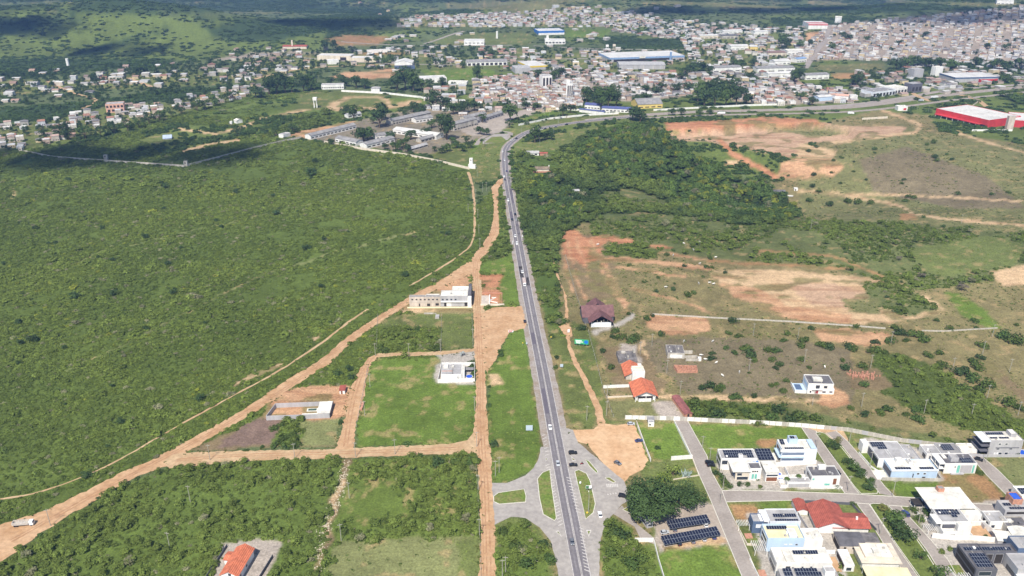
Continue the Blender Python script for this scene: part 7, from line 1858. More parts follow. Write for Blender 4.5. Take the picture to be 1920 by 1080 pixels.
# cover = candidates per m2 by distance band; species per class
BANDS = [(150, 480, .30), (480, 800, .17), (800, 1150, .075), (1150, 1700, .012), (1700, 3200, .011), (3200, 4600, .005)]
out = {k: ([], [], [], [], []) for k in ('bush', 'crown', 'tuft', 'wood')}
for (d0, d1, rho) in BANDS:
    halfw = lambda d: 1080 / FOC * (d * CP + CAMH * SP)
    A = (halfw(d0) + halfw(d1)) * (d1 - d0)
    n = int(A * rho)
    # uniform in the trapezium
    yy = RNG.uniform(d0, d1, int(n * 1.7)); xx = RNG.uniform(-halfw(d1), halfw(d1), int(n * 1.7))
    ok = np.abs(xx) < halfw(yy); xx, yy = xx[ok], yy[ok]
    zz = height(xx, yy)
    i, j, px, py = ground_lookup(xx, yy, zz, 1.7)
    cl = CANV[i, j]
    # keep clear of roads and buildings
    i2 = np.clip(((py - CY0) / CST + .5).astype(int), 0, CHH - 1); j2 = np.clip(((px - CX0) / CST + .5).astype(int), 0, CW - 1)
    free = ~BLOCK[i2, j2]
    cover = np.array([CLS[k][1] for k in CN])[cl]
    spec = np.array([{None: 0, 'scrub': 1, 'lush': 2, 'dry': 3, 'grass': 4, 'forest': 5, 'far': 6, 'grove': 7}[CLS[k][2]] for k in CN])[cl]
    patch = fbm(xx / 26.0, yy / 26.0, 301, 4)
    patch2 = fbm(xx / 70.0, yy / 70.0, 311, 3)
    cov = np.where(spec == 1, cover * (.12 + .88 * sstep(.30, .46, patch + .05)), np.where(spec == 5, .25 + .75 * sstep(.34, .52, patch), np.where(((spec == 2) & (cover > .65)) | (spec == 7), cover * (.4 + .7 * sstep(.36, .58, patch)), cover * sstep(.32, .62, patch) * 1.5)))
    keepm = free & (RNG.uniform(0, 1, len(xx)) < cov)
    xx, yy, zz, spec, patch, patch2, cl = (a[keepm] for a in (xx, yy, zz, spec, patch, patch2, cl))
    m = len(xx); u = RNG.uniform(0, 1, m); g = RNG.uniform(.75, 1.25, m)
    grow = 1.0 if d1 <= 480 else 1.3 if d1 <= 800 else 1.8 if d1 <= 1150 else 3.0 if d1 <= 1700 else 2.7 if d1 <= 3200 else 4.5
    base = np.zeros((m, 3)); scl = np.ones(m); zs_ = np.ones(m); kind = np.zeros(m, int)
    for sp, ca, cb, lo, hi, zf in ((1, 'scrub', 'scrubD', .8, 2.2, .62), (7, 'lush', 'treeD', 1.2, 4.2, .75), (2, 'lush', 'lushD', .9, 2.4, .70), (3, 'dry', 'lushD', .45, 1.25, .6), (4, 'grass', 'lush', .5, 1.2, .4), (5, 'wood', 'treeD', 1.9, 6.4, .9), (6, 'tree', 'treeD', 1.6, 3.2, .75)):
        q = spec == sp
        t = np.clip((patch2[q] * 1.5 - .3 + (patch[q] - .5) * 1.2 + (u[q] - .5) * .7) if sp != 3 else RNG.uniform(-.5, 1.2, q.sum()), 0, 1)[:, None]
        base[q] = GR[cb] * (1 - t) + GR[ca] * t
        s = lo + (hi - lo) * u[q] ** 1.6
        if sp == 1: s = s * (.62 + .85 * patch[q]) * np.where(RNG.uniform(0, 1, q.sum()) < .04, 1.7, 1.0)
        scl[q] = s * (grow if sp != 5 else max(1, grow * .62)); zs_[q] = scl[q] * zf * RNG.uniform(.75, 1.25, q.sum())
        kind[q] = 3 if sp in (5, 7) else 2 if sp in (3, 4) else 1
    yl = (RNG.uniform(0, 1, m) < .025) & (spec == 1) & (patch2 > .5)
    base[yl] = GR['yel']
    gy = (RNG.uniform(0, 1, m) < .03) & (spec <= 2); base[gy] = GR['grey']
    od = (spec == 5) & (RNG.uniform(0, 1, m) < .12); base[od] = GR['yel'] * .85
    od = (spec == 5) & (RNG.uniform(0, 1, m) < .06); base[od] = GR['grey'] * .8
    big_ = (spec == 1) & (RNG.uniform(0, 1, m) < .003) & (patch > .5); kind[big_] = 3; scl[big_] *= 1.5; zs_[big_] = scl[big_] * .8; base[big_] = GR['treeD']
    if d0 >= 1150: zs_ *= .55
    # second, bigger species inside the lush classes
    tall = (spec == 2) & (u > .93); kind[tall] = 3; scl[tall] *= 1.25; zs_[tall] = scl[tall] * .8
    tint = np.clip(base * g[:, None], 0, .5) * .8
    for kk, nm in ((1, 'bush'), (2, 'tuft'), (3, 'crown')):
        q = kind == kk
        for lst, val in zip(out[nm], (np.stack([xx, yy, zz - .1], -1)[q], scl[q], zs_[q], RNG.uniform(0, 6.28, q.sum()), tint[q])): lst.append(val)
for nm, nsrc, oname, label, cat in (('bush', 4, 'scrub', 'dense green scrub covering the open land', 'scrub'), ('tuft', 2, 'grass_tufts', 'low grass and weed clumps on the fields', 'grass'), ('crown', 3, 'woodland', 'dense green trees of the gully wood and thickets', 'wood')):
    pts, s_, z_, r_, t_ = (np.concatenate(a) for a in out[nm])
    print(nm, len(pts))
    w = RNG.integers(0, nsrc, len(pts))
    for k in range(nsrc):
        q = w == k
        scatter_object(oname, SRC['%s_%d' % (nm, k)], pts[q], s_[q], z_[q], r_[q], t_[q], label, cat)

# ------------------------------------------------------------------ single trees and bushes
def trunk_mesh(seed, limbs=6, hgt=1.0):
    r = random.Random(seed); b = MB()
    b.tube((0, 0, -.1), (.02, .01, .28), .055, .045, 7); b.tube((.02, .01, .27), (0, .03, .55), .045, .03, 7)
    for k in range(limbs):
        a = k * 6.28 / limbs + r.uniform(-.4, .4); z = r.uniform(.25, .5)
        q = (math.cos(a) * .3, math.sin(a) * .3, z + r.uniform(.15, .35)); b.tube((0, .01, z), q, .028, .018, 5)
        b.tube(q, (q[0] * 1.7, q[1] * 1.7, q[2] + r.uniform(.1, .25)), .018, .008, 5)
    return mesh('trunk', b.v, b.f)
TRK = [trunk_mesh(s) for s in range(3)]
for t in TRK: t.materials.append(BARK)
CRW = {
    'round': [np_mesh('crown', *leaf_cloud(200 + s, 700, .075, 11, .9, .32, .55, .35, .36), LEAF_O) for s in range(4)],
    'tall': [np_mesh('crown', *leaf_cloud(220 + s, 800, .07, 12, 1.25, .30, .42, .3, .36), LEAF_O) for s in range(3)],
    'loose': [np_mesh('crown', *leaf_cloud(240 + s, 420, .075, 10, 1.1, .35, .62, .3, .28), LEAF_O) for s in range(3)],
    'bush': [np_mesh('bush', *leaf_cloud(260 + s, 380, .095, 8, .8, .0, .5, .35, .42), LEAF_O) for s in range(5)],
}
def tree(px, rad, form, col, label, group=None, hz=1.0, pos=None, name='tree', cat='tree'):
    p = pos if pos is not None else P(*px)
    t = empty(name, p, random.uniform(0, 6.28)); t.scale = (rad, rad, rad * hz); tag(t, label, cat, group)
    link('trunk', random.choice(TRK), None, t)
    c = link('crown', random.choice(CRW[form]), None, t)
    k = random.uniform(.85, 1.15); a = GR[col] * k * .8; c.color = (a[0], a[1], a[2], 1)
    return t
def crown_of(t):
    return next(c for c in t.children if c.name.startswith('crown'))
def bush(px, rad, col, label, group=None, hz=.9):
    p = P(*px); o = link('bush', random.choice(CRW['bush']), None); o.location = p - Vector((0, 0, .05)); o.scale = (rad, rad, rad * hz); o.rotation_euler = (0, 0, random.uniform(0, 6.28))
    k = random.uniform(.8, 1.15); a = GR[col] * k * .8; o.color = (a[0], a[1], a[2], 1); tag(o, label, 'bush', group)
    return o
# the great tree by the estate gate: crown of its own, several big limbs
def great_tree(px, rad, hz, seed, n, label):
    p = P(*px); t = empty('tree', p, 0); t.scale = (rad, rad, rad * hz); tag(t, label, 'tree', 'large shade trees at the estate gate')
    link('trunk', trunk_mesh(seed, 9), BARK, t)
    c = link('crown', np_mesh('crown', *leaf_cloud(seed, n, .034, 44, 1.0, .26, .70, .3, .26), LEAF_O), None, t)
    a = GR['treeD'] * .95; c.color = (a[0], a[1], a[2], 1)
great_tree((1220, 968), 14.6, .95, 901, 11000, 'largest dark tree with a spreading crown at the estate gate')
great_tree((1288, 950), 9.6, .95, 902, 5200, 'smaller dark tree right of the largest one, at the car park edge')
tree((1262, 892), 5.6, 'loose', 'grass', 'light green feathery tree behind the largest dark tree', hz=.8); tree((1240, 905), 5.0, 'round', 'lush', 'green tree tucked behind the largest dark tree', hz=.8)
tree((1245, 905), 4.5, 'loose', 'lush', 'thin green tree left of the succulent corner', hz=.7)
# succulent corner
p = P(1286, 892); s = empty('agave', p); tag(s, 'grey-green giant succulent in the walled street corner', 'plant')
for k in range(46):
    a = random.uniform(0, 6.28); el = random.uniform(.25, 1.3); L = random.uniform(1.8, 3.2); ox, oy = random.uniform(-2, 2), random.uniform(-2, 2)
    d = Vector((math.cos(a) * math.cos(el), math.sin(a) * math.cos(el), math.sin(el))); sd = Vector((-math.sin(a), math.cos(a), 0)) * .22
    o0 = Vector((ox, oy, .05)); mid = o0 + d * L * .5; tip = o0 + d * L
    link('leaf', mesh('leaf', [o0 - sd * .6, o0 + sd * .6, mid + sd, tip, mid - sd], [(0, 1, 2, 3, 4)]), mat('agave_leaf', (148, 164, 158), .6, .15, 1), s)
M_T = 'trees on the planted street median'
for q, r_, f_, c_, lb in (((1556, 836), 3.0, 'round', 'tree', 'reddish-green tree at the top of the upper median'), ((1570, 832), 2.6, 'round', 'olive', 'brownish tree second from the top of the upper median'), ((1564, 843), 3.2, 'round', 'treeD', 'dark tree below the brownish one on the upper median'),
                 ((1590, 872), 3.0, 'round', 'treeD', 'first of the dark trio in the middle of the upper median'), ((1600, 884), 3.6, 'round', 'tree', 'second of the dark trio in the middle of the upper median'), ((1612, 894), 3.4, 'round', 'treeD', 'third of the dark trio in the middle of the upper median'), ((1632, 906), 2.4, 'round', 'tree', 'small tree above the lowest one on the upper median'), ((1628, 920), 3.2, 'round', 'treeD', 'lowest dark tree on the upper median'),
                 ((1656, 958), 2.6, 'round', 'olive', 'brownish small tree at the top of the lower median'), ((1678, 985), 5.2, 'round', 'tree', 'broad light green tree on the lower median'), ((1692, 1010), 5.6, 'round', 'treeD', 'broad very dark tree on the lower median'), ((1706, 1024), 2.0, 'round', 'lush', 'small shrub-like tree below the dark one on the median'), ((1725, 1050), 3.2, 'loose', 'tree', 'loose-crowned tree near the bottom of the lower median'), ((1760, 1085), 4.2, 'loose', 'tree', 'sparse tree at the bottom edge of the lower median')):
    tree(q, r_ * 1.25, f_, c_, lb, M_T, hz=.85)
# garden planting
for q, r_, c_ in (((1343, 888), 2.2, 'treeD'), ((1352, 896), 2.2, 'tree'), ((1358, 908), 2.4, 'lushD'), ((1368, 912), 1.8, 'tree'), ((1387, 909), 1.6, 'treeD'), ((1400, 910), 1.6, 'tree'), ((1420, 900), 1.2, 'tree'), ((1425, 914), 1.4, 'lush'), ((1570, 915), 1.4, 'treeD'), ((1712, 958), 2.2, 'lushD'), ((1722, 975), 2.4, 'lushD'), ((1735, 962), 2.2, 'tree'), ((1840, 890), 1.8, 'lushD'), ((1832, 886), 1.8, 'lushD'), ((1905, 852), 1.8, 'treeD'), ((1599, 947), 1.6, 'tree'), ((1848, 1008), 1.2, 'tree'), ((1577, 1062), 1.8, 'lush'), ((1572, 1080), 1.8, 'lush'), ((1322, 938), 1.4, 'tree'), ((1765, 1036), 1.6, 'lush'), ((1780, 1030), 1.5, 'lush'), ((1233, 842), 1.6, 'treeD')):
    bush(q, r_ * 1.35, c_, 'garden shrub ' + where(*q), 'garden shrubs of the estate')
# palms beside the corner villa
def palm(px, hh, label, cat='palm tree', group=None, r=1.8):
    t = empty('palm_tree', P(*px), random.uniform(0, 6)); tag(t, label, cat, group)
    MB().cyl(0, 0, -.2, hh, .2, .14, 7).build('trunk', BARK, t)
    v = []; f = []
    for k in range(11):
        a = k * .571; d = Vector((math.cos(a), math.sin(a), 0)); sd = Vector((-math.sin(a), math.cos(a), 0)) * .22
        c0 = Vector((0, 0, hh)); m1 = c0 + d * r * .55 + Vector((0, 0, .35)); tp = c0 + d * r + Vector((0, 0, -.5)); b0 = len(v)
        v += [c0, m1 - sd * 1.6, tp, m1 + sd * 1.6]; f.append((b0, b0 + 1, b0 + 2, b0 + 3))
    c = link('crown', mesh('crown', v, f), LEAF_O, t); a = GR['tree'] * .8; c.color = (*a, 1)
for q in ((1474, 908), (1496, 903)): palm(q, 3.4, 'small palm in the white walled yard, %s one' % ('left' if q[0] < 1480 else 'right'))
palm((908, 275), 9, 'tall palm beside the traffic island at the bend', r=3.2)
for k in range(6): palm((1018 + k * 11, 231 - k * 2.4), 8, 'palm in the row along the white roadside wall at the bend', group='palms along the roadside wall', r=2.6)
t = tree((867, 668), 2.6, 'loose', 'grey', 'grey-leaved tree at the back of the pool house', hz=1.0); crown_of(t).color = (*(np.array(lin((186, 196, 196))) * .8), 1)
# round bushes of the pasture and fields
BL = [(1180, 498, 2.2), (1207, 530, 2.0), (1230, 548, 2.4), (1262, 543, 2.8), (1290, 556, 4.2), (1300, 550, 3.0), (1234, 522, 2), (1318, 520, 1.8), (1265, 533, 1.6), (1284, 500, 2.6), (1325, 503, 3.2), (1334, 503, 2.6), (1360, 512, 2.4), (1250, 478, 3), (1262, 470, 2.4), (1332, 486, 3.4), (1184, 462, 2.2),
      (1375, 605, 4.4), (1240, 628, 3.4), (1214, 600, 3.6), (1224, 594, 2.4), (1180, 590, 2.4), (1150, 622, 4.0), (1130, 660, 3.0), (1145, 690, 3.2), (1180, 640, 4.4), (1165, 635, 4.2), (1192, 636, 4.6), (1150, 634, 3), (1091, 618, 4.2), (1060, 605, 3.4), (1032, 606, 2.8), (1035, 632, 2.6), (1100, 600, 2.2), (1104, 566, 1.8), (1045, 570, 3.2), (1042, 690, 2.4), (1044, 672, 2.4),
      (1366, 626, 2.8), (1385, 632, 3.2), (1362, 654, 2.6), (1400, 656, 4.6), (1406, 668, 5.0), (1378, 664, 3), (1334, 674, 3.6), (1336, 664, 2.6), (1414, 676, 3.0), (1448, 676, 3.0), (1462, 684, 3.2), (1455, 692, 2.6), (1440, 658, 3.6), (1456, 660, 4.0), (1470, 640, 3), (1506, 640, 4.2), (1500, 650, 3.8), (1476, 628, 3.2), (1540, 650, 4.4), (1555, 652, 4.4), (1590, 652, 4.6), (1598, 656, 4.0), (1522, 618, 3.2),
      (1606, 614, 3.0), (1642, 644, 3.6), (1670, 642, 4.6), (1690, 628, 5.2), (1680, 618, 4.0), (1716, 630, 5.6), (1734, 640, 5.0), (1700, 640, 3.0), (1740, 668, 3.8), (1760, 664, 3.6), (1640, 658, 4.4), (1656, 662, 3.4), (1780, 618, 3.2), (1755, 602, 2.4), (1827, 604, 3.4), (1832, 616, 2.2), (1905, 610, 2.0), (1840, 650, 4.6), (1880, 632, 6.0), (1900, 640, 7.0), (1832, 690, 5.2), (1826, 680, 4.0), (1838, 672, 3.4), (1662, 558, 2.2), (1662, 530, 2.4), (1680, 586, 2.8), (1690, 530, 1.8),
      (1586, 692, 4.2), (1616, 690, 4.0), (1602, 700, 3.4), (1580, 678, 2.4), (1516, 690, 2.0), (1500, 676, 3.0), (1620, 722, 3.6), (1595, 768, 2.6), (1622, 778, 3.4), (1650, 775, 3.4), (1666, 770, 4.0), (1720, 772, 4.2), (1722, 790, 4.6), (1700, 780, 2.6), (1800, 700, 6.0), (1820, 712, 6.0), (1850, 725, 5.4), (1808, 730, 4.6), (1838, 735, 4.8), (1886, 758, 5.4), (1912, 768, 4.0), (1768, 690, 5.0),
      (1302, 758, 5.2), (1326, 780, 4.4), (1345, 782, 5.6), (1306, 776, 5.0), (1330, 765, 3.6), (1318, 730, 3.4), (1330, 726, 4.6), (1345, 734, 3.6), (1352, 728, 3), (1380, 748, 4.4), (1372, 762, 3.4), (1395, 776, 4.4), (1410, 784, 5.0), (1430, 770, 4.0), (1462, 772, 5.6), (1448, 786, 4.4), (1480, 790, 4.4), (1500, 786, 5.0), (1530, 788, 4.2), (1412, 744, 2.4), (1470, 736, 3.0), (1456, 722, 2.2), (1444, 724, 2.2), (1473, 716, 2.6), (1405, 700, 1.4),
      (1752, 296, 5.0), (1738, 272, 4.0), (1750, 268, 5.2), (1757, 302, 4.0), (1638, 280, 4.0), (1640, 287, 2.4), (1658, 262, 2.4), (1530, 277, 4.0), (1516, 285, 4.4), (1578, 297, 3.2), (1562, 302, 3.4), (1600, 304, 2.2), (1695, 338, 3.0), (1690, 345, 3), (1625, 338, 2.6), (1600, 322, 2.6), (1560, 325, 3.0), (1575, 345, 3.0), (1523, 350, 4.0), (1535, 360, 4.0), (1704, 370, 4.2), (1715, 372, 4.0), (1555, 385, 5.6), (1590, 380, 6.0), (1608, 382, 6.4), (1635, 382, 5.0), (1518, 378, 5.0), (1698, 378, 4.0), (1652, 398, 2.4), (1768, 426, 3.0), (1714, 424, 2.4), (1740, 424, 2.4), (1690, 420, 2.2), (1730, 408, 2.6), (1860, 366, 3.2), (1890, 362, 3.4), (1795, 365, 4.0), (1582, 228, 3.0), (1522, 214, 3.6), (1570, 228, 2.4), (1500, 223, 3.2), (1330, 262, 3.0), (1375, 272, 5.0), (1395, 278, 4.2), (1420, 290, 4.0), (1390, 312, 6.0), (1345, 308, 3), (1478, 330, 2.6), (1524, 328, 4), (1740, 282, 3), (1775, 290, 3), (1785, 300, 3.4),
      (925, 836, 3.2), (880, 868, 3.4), (856, 868, 4.0), (820, 872, 4.4), (895, 868, 3.0), (885, 845, 1.6), (795, 662, 3.0), (816, 656, 4.0), (780, 618, 3.2), (720, 660, 4.0), (712, 650, 3.0), (1020, 1025, 3.4), (1030, 1050, 3.6), (970, 1030, 4.4), (945, 1000, 3.2), (985, 985, 3.0), (990, 1060, 4.2), (1150, 1000, 4.6), (1165, 1006, 4.8), (1180, 1060, 4.6), (1200, 1050, 4.2), (1150, 1040, 4.0), (1148, 830, 2.4), (945, 935, 2.6), (1620, 262, 2)]
for (x, y, r_) in BL:
    if BLOCK[int((y - CY0) / CST), int((x - CX0) / CST)] and not (1100 < x < 1125): continue
    bush((x, y), r_ * 1.12, random.choice(('treeD', 'tree', 'lushD', 'lushD')), '%s dark bush %s' % ('large round' if r_ > 4 else 'round' if r_ > 2.8 else 'small', where(x, y)), 'bushes dotted over the pasture and fields')
# hedge-like thicket on the walled plot
for k in range(16): bush((random.uniform(505, 562), random.uniform(792, 838)), random.uniform(2, 3.4), 'lushD', 'leafy thicket bush below the grey-walled compound', 'thicket below the walled compound')
# dead grey trees
for q, r_ in ((1803, 545), 5.5), ((1728, 522), 4.2), ((1684, 488), 3.4), ((1333, 410), 4.5):
    t = tree(q, r_, 'loose', 'grey', {1803: 'largest grey dry-twigged tree at the far side of the bright green strip', 1728: 'dark dry tree at the corner of the sandy plot', 1684: 'pale dead tree in the green valley on the right', 1333: 'pale dead tree at the lower edge of the gully wood'}[q[0]], hz=.8); crown_of(t).color = (*(np.array(lin((122, 114, 104))) * .8), 1)
# barracks, town and forest trees
TL = [(663, 225, 8, 'tall'), (648, 215, 8, 'round'), (712, 240, 13, 'tall'), (716, 226, 11, 'tall'), (682, 268, 13, 'round'), (690, 262, 10, 'round'), (733, 262, 7, 'round'), (770, 262, 8, 'round'), (800, 255, 7, 'round'), (838, 262, 13, 'tall'), (836, 246, 11, 'tall'), (757, 278, 8, 'round'), (742, 283, 7, 'round'), (765, 285, 6, 'round'), (620, 272, 5, 'round'), (790, 218, 11, 'round'), (775, 210, 9, 'round'), (822, 226, 6, 'round'), (810, 240, 7, 'round'), (850, 215, 11, 'round'), (870, 212, 10, 'round'), (890, 208, 10, 'round'), (832, 205, 12, 'round'), (812, 205, 12, 'tall'), (905, 230, 7, 'loose'), (957, 228, 12, 'tall'), (955, 240, 6, 'loose'), (900, 252, 7, 'round'), (912, 254, 6, 'round'), (868, 284, 6, 'round'), (855, 278, 6, 'round'), (838, 284, 6, 'round'), (828, 288, 5, 'round'), (848, 268, 5, 'round'), (874, 270, 6, 'loose'), (882, 278, 6, 'round'), (815, 284, 4, 'round'), (722, 280, 5, 'round'), (550, 250, 7, 'loose'), (518, 256, 7, 'loose'), (448, 258, 8, 'loose'), (700, 232, 6, 'round'), (742, 228, 7, 'round'), (760, 224, 8, 'loose'),
      (1003, 268, 9, 'tall'), (1012, 264, 7, 'round'), (1025, 262, 7, 'round'), (1034, 262, 5, 'round'), (1186, 226, 13, 'round'), (1200, 228, 10, 'round'), (1128, 206, 12, 'tall'), (1112, 200, 12, 'tall'), (1140, 200, 12, 'tall'), (1155, 200, 11, 'tall'), (1100, 192, 11, 'tall'), (1120, 190, 11, 'tall'), (1145, 190, 11, 'tall'), (1055, 218, 7, 'tall'), (1070, 212, 8, 'round'), (985, 205, 8, 'round'), (1005, 207, 8, 'round'), (1208, 192, 10, 'round'), (1195, 195, 9, 'round'), (1230, 182, 10, 'round'), (1210, 176, 9, 'round'), (1260, 216, 6, 'round'), (1278, 216, 6, 'round'), (1312, 218, 6, 'round'), (1330, 215, 5, 'round'),
      (1320, 200, 13, 'tall'), (1340, 198, 13, 'tall'), (1360, 200, 13, 'tall'), (1380, 198, 12, 'tall'), (1400, 196, 11, 'round'), (1308, 192, 12, 'tall'), (1330, 186, 12, 'tall'), (1350, 184, 12, 'tall'), (1372, 184, 12, 'tall'), (1390, 182, 11, 'round'), (1300, 138, 13, 'round'), (1315, 134, 12, 'round'), (1288, 142, 10, 'round'), (1330, 138, 9, 'round'), (1278, 152, 9, 'round'), (1290, 172, 10, 'round'), (1268, 172, 9, 'round'), (1405, 150, 9, 'round'), (1390, 128, 8, 'round'), (1375, 124, 9, 'round'), (1410, 124, 8, 'round'), (1465, 92, 14, 'tall'), (1475, 96, 11, 'tall'), (1500, 90, 9, 'round'), (1520, 86, 9, 'round'), (1488, 158, 10, 'tall'), (1500, 150, 9, 'tall'), (1606, 164, 11, 'tall'), (1598, 162, 9, 'tall'), (1506, 188, 8, 'round'), (1522, 198, 8, 'round'), (1700, 128, 14, 'round'), (1720, 126, 13, 'round'), (1740, 128, 13, 'round'), (1680, 130, 13, 'round'), (1760, 126, 12, 'round'), (1784, 132, 12, 'round'), (1860, 130, 12, 'round'), (1880, 134, 13, 'round'), (1884, 156, 10, 'round'), (1910, 130, 12, 'round'), (1830, 124, 11, 'round'), (1580, 72, 9, 'round'), (1590, 76, 9, 'round'), (1560, 94, 9, 'round'), (1625, 78, 8, 'round'), (1685, 86, 8, 'round'), (1735, 70, 8, 'round'), (1885, 95, 9, 'round'), (1850, 92, 8, 'round'),
      (505, 178, 12, 'tall'), (520, 176, 13, 'tall'), (535, 174, 13, 'tall'), (548, 174, 12, 'tall'), (570, 172, 11, 'tall'), (585, 170, 11, 'tall'), (480, 182, 11, 'round'), (490, 184, 10, 'round'), (440, 188, 8, 'loose'), (424, 192, 8, 'loose'), (405, 198, 9, 'loose'), (385, 205, 8, 'loose'), (370, 208, 9, 'loose'), (340, 214, 9, 'loose'), (322, 220, 8, 'loose'), (300, 228, 9, 'loose'), (280, 232, 9, 'loose'), (262, 240, 8, 'loose'), (240, 246, 9, 'loose'), (215, 252, 9, 'loose'), (190, 256, 8, 'loose'), (160, 260, 9, 'loose'), (130, 262, 9, 'loose'), (120, 250, 9, 'round'), (760, 168, 15, 'tall'), (775, 172, 14, 'tall'), (790, 170, 12, 'round'), (745, 172, 13, 'tall'), (735, 166, 10, 'round'), (806, 162, 8, 'round'), (830, 160, 8, 'round'), (668, 164, 12, 'round'), (650, 162, 11, 'round'), (684, 166, 10, 'round'), (640, 158, 10, 'round'), (620, 160, 9, 'round'), (706, 118, 9, 'round'), (720, 122, 9, 'round'), (735, 118, 10, 'round'), (690, 120, 8, 'round'), (818, 126, 10, 'loose'), (830, 126, 10, 'loose'), (868, 128, 7, 'round'), (895, 150, 10, 'tall'), (895, 145, 9, 'tall'), (920, 108, 9, 'round'), (905, 108, 9, 'round'), (1040, 152, 11, 'round'), (1050, 146, 11, 'round'), (1030, 156, 9, 'round'), (1010, 146, 9, 'round'), (1158, 145, 6, 'round'), (1240, 170, 8, 'round'), (1256, 150, 7, 'round'), (610, 96, 9, 'tall'), (625, 95, 9, 'tall'), (640, 98, 8, 'round'), (660, 98, 8, 'round'), (175, 152, 9, 'round'), (255, 140, 9, 'round'), (265, 138, 10, 'round'), (290, 138, 10, 'round'), (330, 134, 9, 'round'), (305, 102, 8, 'round')]
for k, (x, y, r_, f_) in enumerate(TL):
    tree((x, y), r_ * 1.3, f_, random.choice(('treeD', 'treeD', 'tree')), '%s dark green tree %s' % ({'tall': 'tall', 'round': 'round-crowned', 'loose': 'thin-leaved'}[f_], where(x, y)), 'large trees around the barracks and town', hz=1.0 if f_ != 'tall' else 1.25)
# forest trees that stand out of the gully wood
for k in range(70):
    for _ in range(40):
        x, y = random.uniform(965, 1500), random.uniform(245, 420)
        if CN[CANV[int((y - CY0) / CST), int((x - CX0) / CST)]].startswith('forest') and not BLOCK[int((y - CY0) / CST), int((x - CX0) / CST)]: break
    else: continue
    tree((x, y), random.uniform(4.2, 6.6), random.choice(('round', 'round', 'loose', 'tall')), random.choice(('treeD', 'tree', 'lushD', 'lush')), '%s gully wood tree %s' % (random.choice(('broad', 'bright', 'dark', 'tall')), where(x, y)), 'trees of the gully wood', hz=.95)
# street trees of the far town: one mass
if TREE_SPOTS:
    tp = np.array([(x, y, z) for x, y, z in TREE_SPOTS]); n = len(tp)
    s_ = RNG.uniform(3, 6, n)
    scatter_object('street_trees', SRC['crown_0'], tp, s_, s_ * .9, RNG.uniform(0, 6, n), np.repeat((GR['treeD'] * .8)[None], n, 0) * RNG.uniform(.8, 1.3, n)[:, None], 'green trees between the far town houses', 'trees')

# weeds creeping over the edges of the dirt roads
if EDGES:
    e = np.array([(p.x, p.y) for p in EDGES]); e = np.repeat(e, 3, 0) + RNG.normal(size=(len(e) * 3, 2)) * 1.0
    ex_, ey_ = project(e[:, 0], e[:, 1], 0 * e[:, 0])
    ib = np.clip(((ey_ - CY0) / CST + .5).astype(int), 0, CHH - 1); jb = np.clip(((ex_ - CX0) / CST + .5).astype(int), 0, CW - 1)
    e = e[(~BLOCK[ib, jb]) | (RNG.uniform(0, 1, len(e)) < .08)]
    z_ = height(e[:, 0], e[:, 1]); n = len(e); s_ = RNG.uniform(.35, 1.1, n)
    tt_ = RNG.uniform(0, 1, n)[:, None]
    scatter_object('weeds', SRC['tuft_0'], np.column_stack([e, z_ + .05]), s_, s_ * .7, RNG.uniform(0, 6, n), (GR['lushD'] * tt_ + GR['olive'] * (1 - tt_)) * .8, 'weeds creeping over the dirt road edges', 'weeds')
# rubble strewn along the weedy lane
RB = MB()
for a, b, n in (((652, 866), (628, 945), 160), ((628, 945), (602, 1010), 160), ((604, 1000), (596, 1085), 120), ((600, 990), (615, 985), 60)):
    for _ in range(n):
        t = random.random(); q = flat(a[0] + (b[0] - a[0]) * t + random.gauss(0, 5), a[1] + (b[1] - a[1]) * t + random.gauss(0, 3)); s_ = random.uniform(.12, .45)
        RB.add([(q.x - s_, q.y - s_ * .6, 0), (q.x + s_, q.y - s_ * .5, 0), (q.x + s_ * .3, q.y + s_, 0), (q.x + random.uniform(-.1, .1), q.y, s_ * 1.1)], [(0, 1, 3), (1, 2, 3), (2, 0, 3)])
tag(RB.build('rubble', mat('rubble_stone', (186, 178, 158), .9, .2, .8)), 'pale rubble and litter strewn along the weedy lane', 'rubble', kind='stuff')

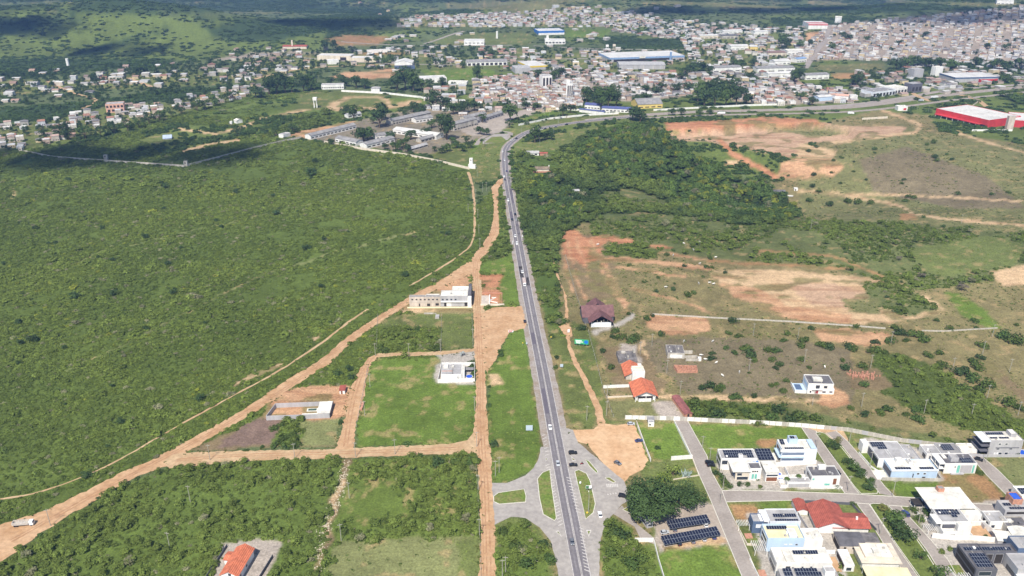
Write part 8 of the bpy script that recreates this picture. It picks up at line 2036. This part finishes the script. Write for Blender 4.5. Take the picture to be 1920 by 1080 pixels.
# ------------------------------------------------------------------ clouds above the land (their shadows darken the far hills) and the air
CLM = bpy.data.materials.new('cloud_white'); CLM.use_nodes = True
CLM.node_tree.nodes['Principled BSDF'].inputs['Base Color'].default_value = (.9, .9, .92, 1); CLM.node_tree.nodes['Principled BSDF'].inputs['Roughness'].default_value = 1
cn_ = CLM.node_tree; ct_ = cn_.nodes.new('ShaderNodeBsdfTransparent'); cx_ = cn_.nodes.new('ShaderNodeMixShader'); cx_.inputs[0].default_value = .78
cn_.links.new(cn_.nodes['Principled BSDF'].outputs[0], cx_.inputs[1]); cn_.links.new(ct_.outputs[0], cx_.inputs[2]); cn_.links.new(cx_.outputs[0], cn_.nodes['Material Output'].inputs['Surface'])   # thin vapour lets part of the light through
def cloud(target, size, seed, alt=900):
    """a cumulus whose shadow falls on the given spot of land"""
    p = P(*target); c = p + TO_SUN * ((alt - p.z) / TO_SUN.z)
    r = random.Random(seed)
    import bmesh
    bm = bmesh.new()
    for k in range(16):
        a = r.uniform(0, 6.28); q = math.sqrt(r.random()); rad = r.uniform(.22, .42) * (1.15 - .5 * q)
        mt = Matrix.Translation((math.cos(a) * q * size[0], math.sin(a) * q * size[1], r.uniform(0, 60))) @ Matrix.Diagonal((rad * size[0], rad * size[1], 45 + 60 * rad, 1))
        bmesh.ops.create_icosphere(bm, subdivisions=2, radius=1.0, matrix=mt)
    for k in range(90):
        a = r.uniform(0, 6.28); q = r.uniform(.8, 1.45); rad = r.uniform(.03, .11) * (1.6 - q)
        mt = Matrix.Translation((math.cos(a) * q * size[0], math.sin(a) * q * size[1], r.uniform(0, 50))) @ Matrix.Diagonal((rad * size[0] + 3, rad * size[1] + 3, 8 + 40 * rad, 1))
        bmesh.ops.create_icosphere(bm, subdivisions=1, radius=1.0, matrix=mt)
    for v in bm.verts:
        n_ = float(fbm(np.array([v.co.x / 60 + seed]), np.array([v.co.y / 60 + v.co.z / 40]), 77, 3)[0]) - .5
        v.co += v.co.normalized() * n_ * 40
    me = bpy.data.meshes.new('cloud'); bm.to_mesh(me); bm.free()
    o = link('cloud', me, CLM); o.location = c; tag(o, kind='stuff')
for tgt, size, seed in (((40, 304), (90, 34), 1), ((330, 300), (80, 15), 2), ((40, 56), (120, 34), 3), ((215, 100), (90, 24), 8), ((610, 48), (170, 45), 4), ((1800, 36), (210, 55), 5), ((1240, 24), (120, 40), 9), ((1500, 20), (240, 50), 10)):
    cloud(tgt, size, seed)
hz_ = MB().box(-9000, -400, -480, 9000, 12500, 252).build('haze', None)
hm = bpy.data.materials.new('haze_air'); hm.use_nodes = True
for n_ in list(hm.node_tree.nodes):
    if n_.type == 'BSDF_PRINCIPLED': hm.node_tree.nodes.remove(n_)
pv = hm.node_tree.nodes.new('ShaderNodeVolumePrincipled'); pv.inputs['Color'].default_value = (.28, .48, .98, 1); pv.inputs['Density'].default_value = 0.00012; pv.inputs['Anisotropy'].default_value = .2
hm.node_tree.links.new(pv.outputs['Volume'], hm.node_tree.nodes['Material Output'].inputs['Volume'])
hz_.data.materials.append(hm); tag(hz_, kind='stuff')

# labels that came out alike: tell the things apart by their order in the photo
ORD = ['first', 'second', 'third', 'fourth', 'fifth', 'sixth', 'seventh', 'eighth', 'ninth', 'tenth', 'eleventh', 'twelfth', 'thirteenth', 'fourteenth', 'fifteenth', 'sixteenth']
by = {}
for o in bpy.data.objects:
    if o.parent is None and o.get('category') and o.get('kind') == 'thing': by.setdefault(o['label'], []).append(o)
for lab, os_ in by.items():
    if 1 < len(os_) <= 16:
        os_.sort(key=lambda o: float(project(o.location.x, o.location.y, o.location.z)[0]))
        for k, o in enumerate(os_):
            o['label'] = '%s, %s from left' % (lab, ORD[k]) if k else '%s, leftmost' % lab
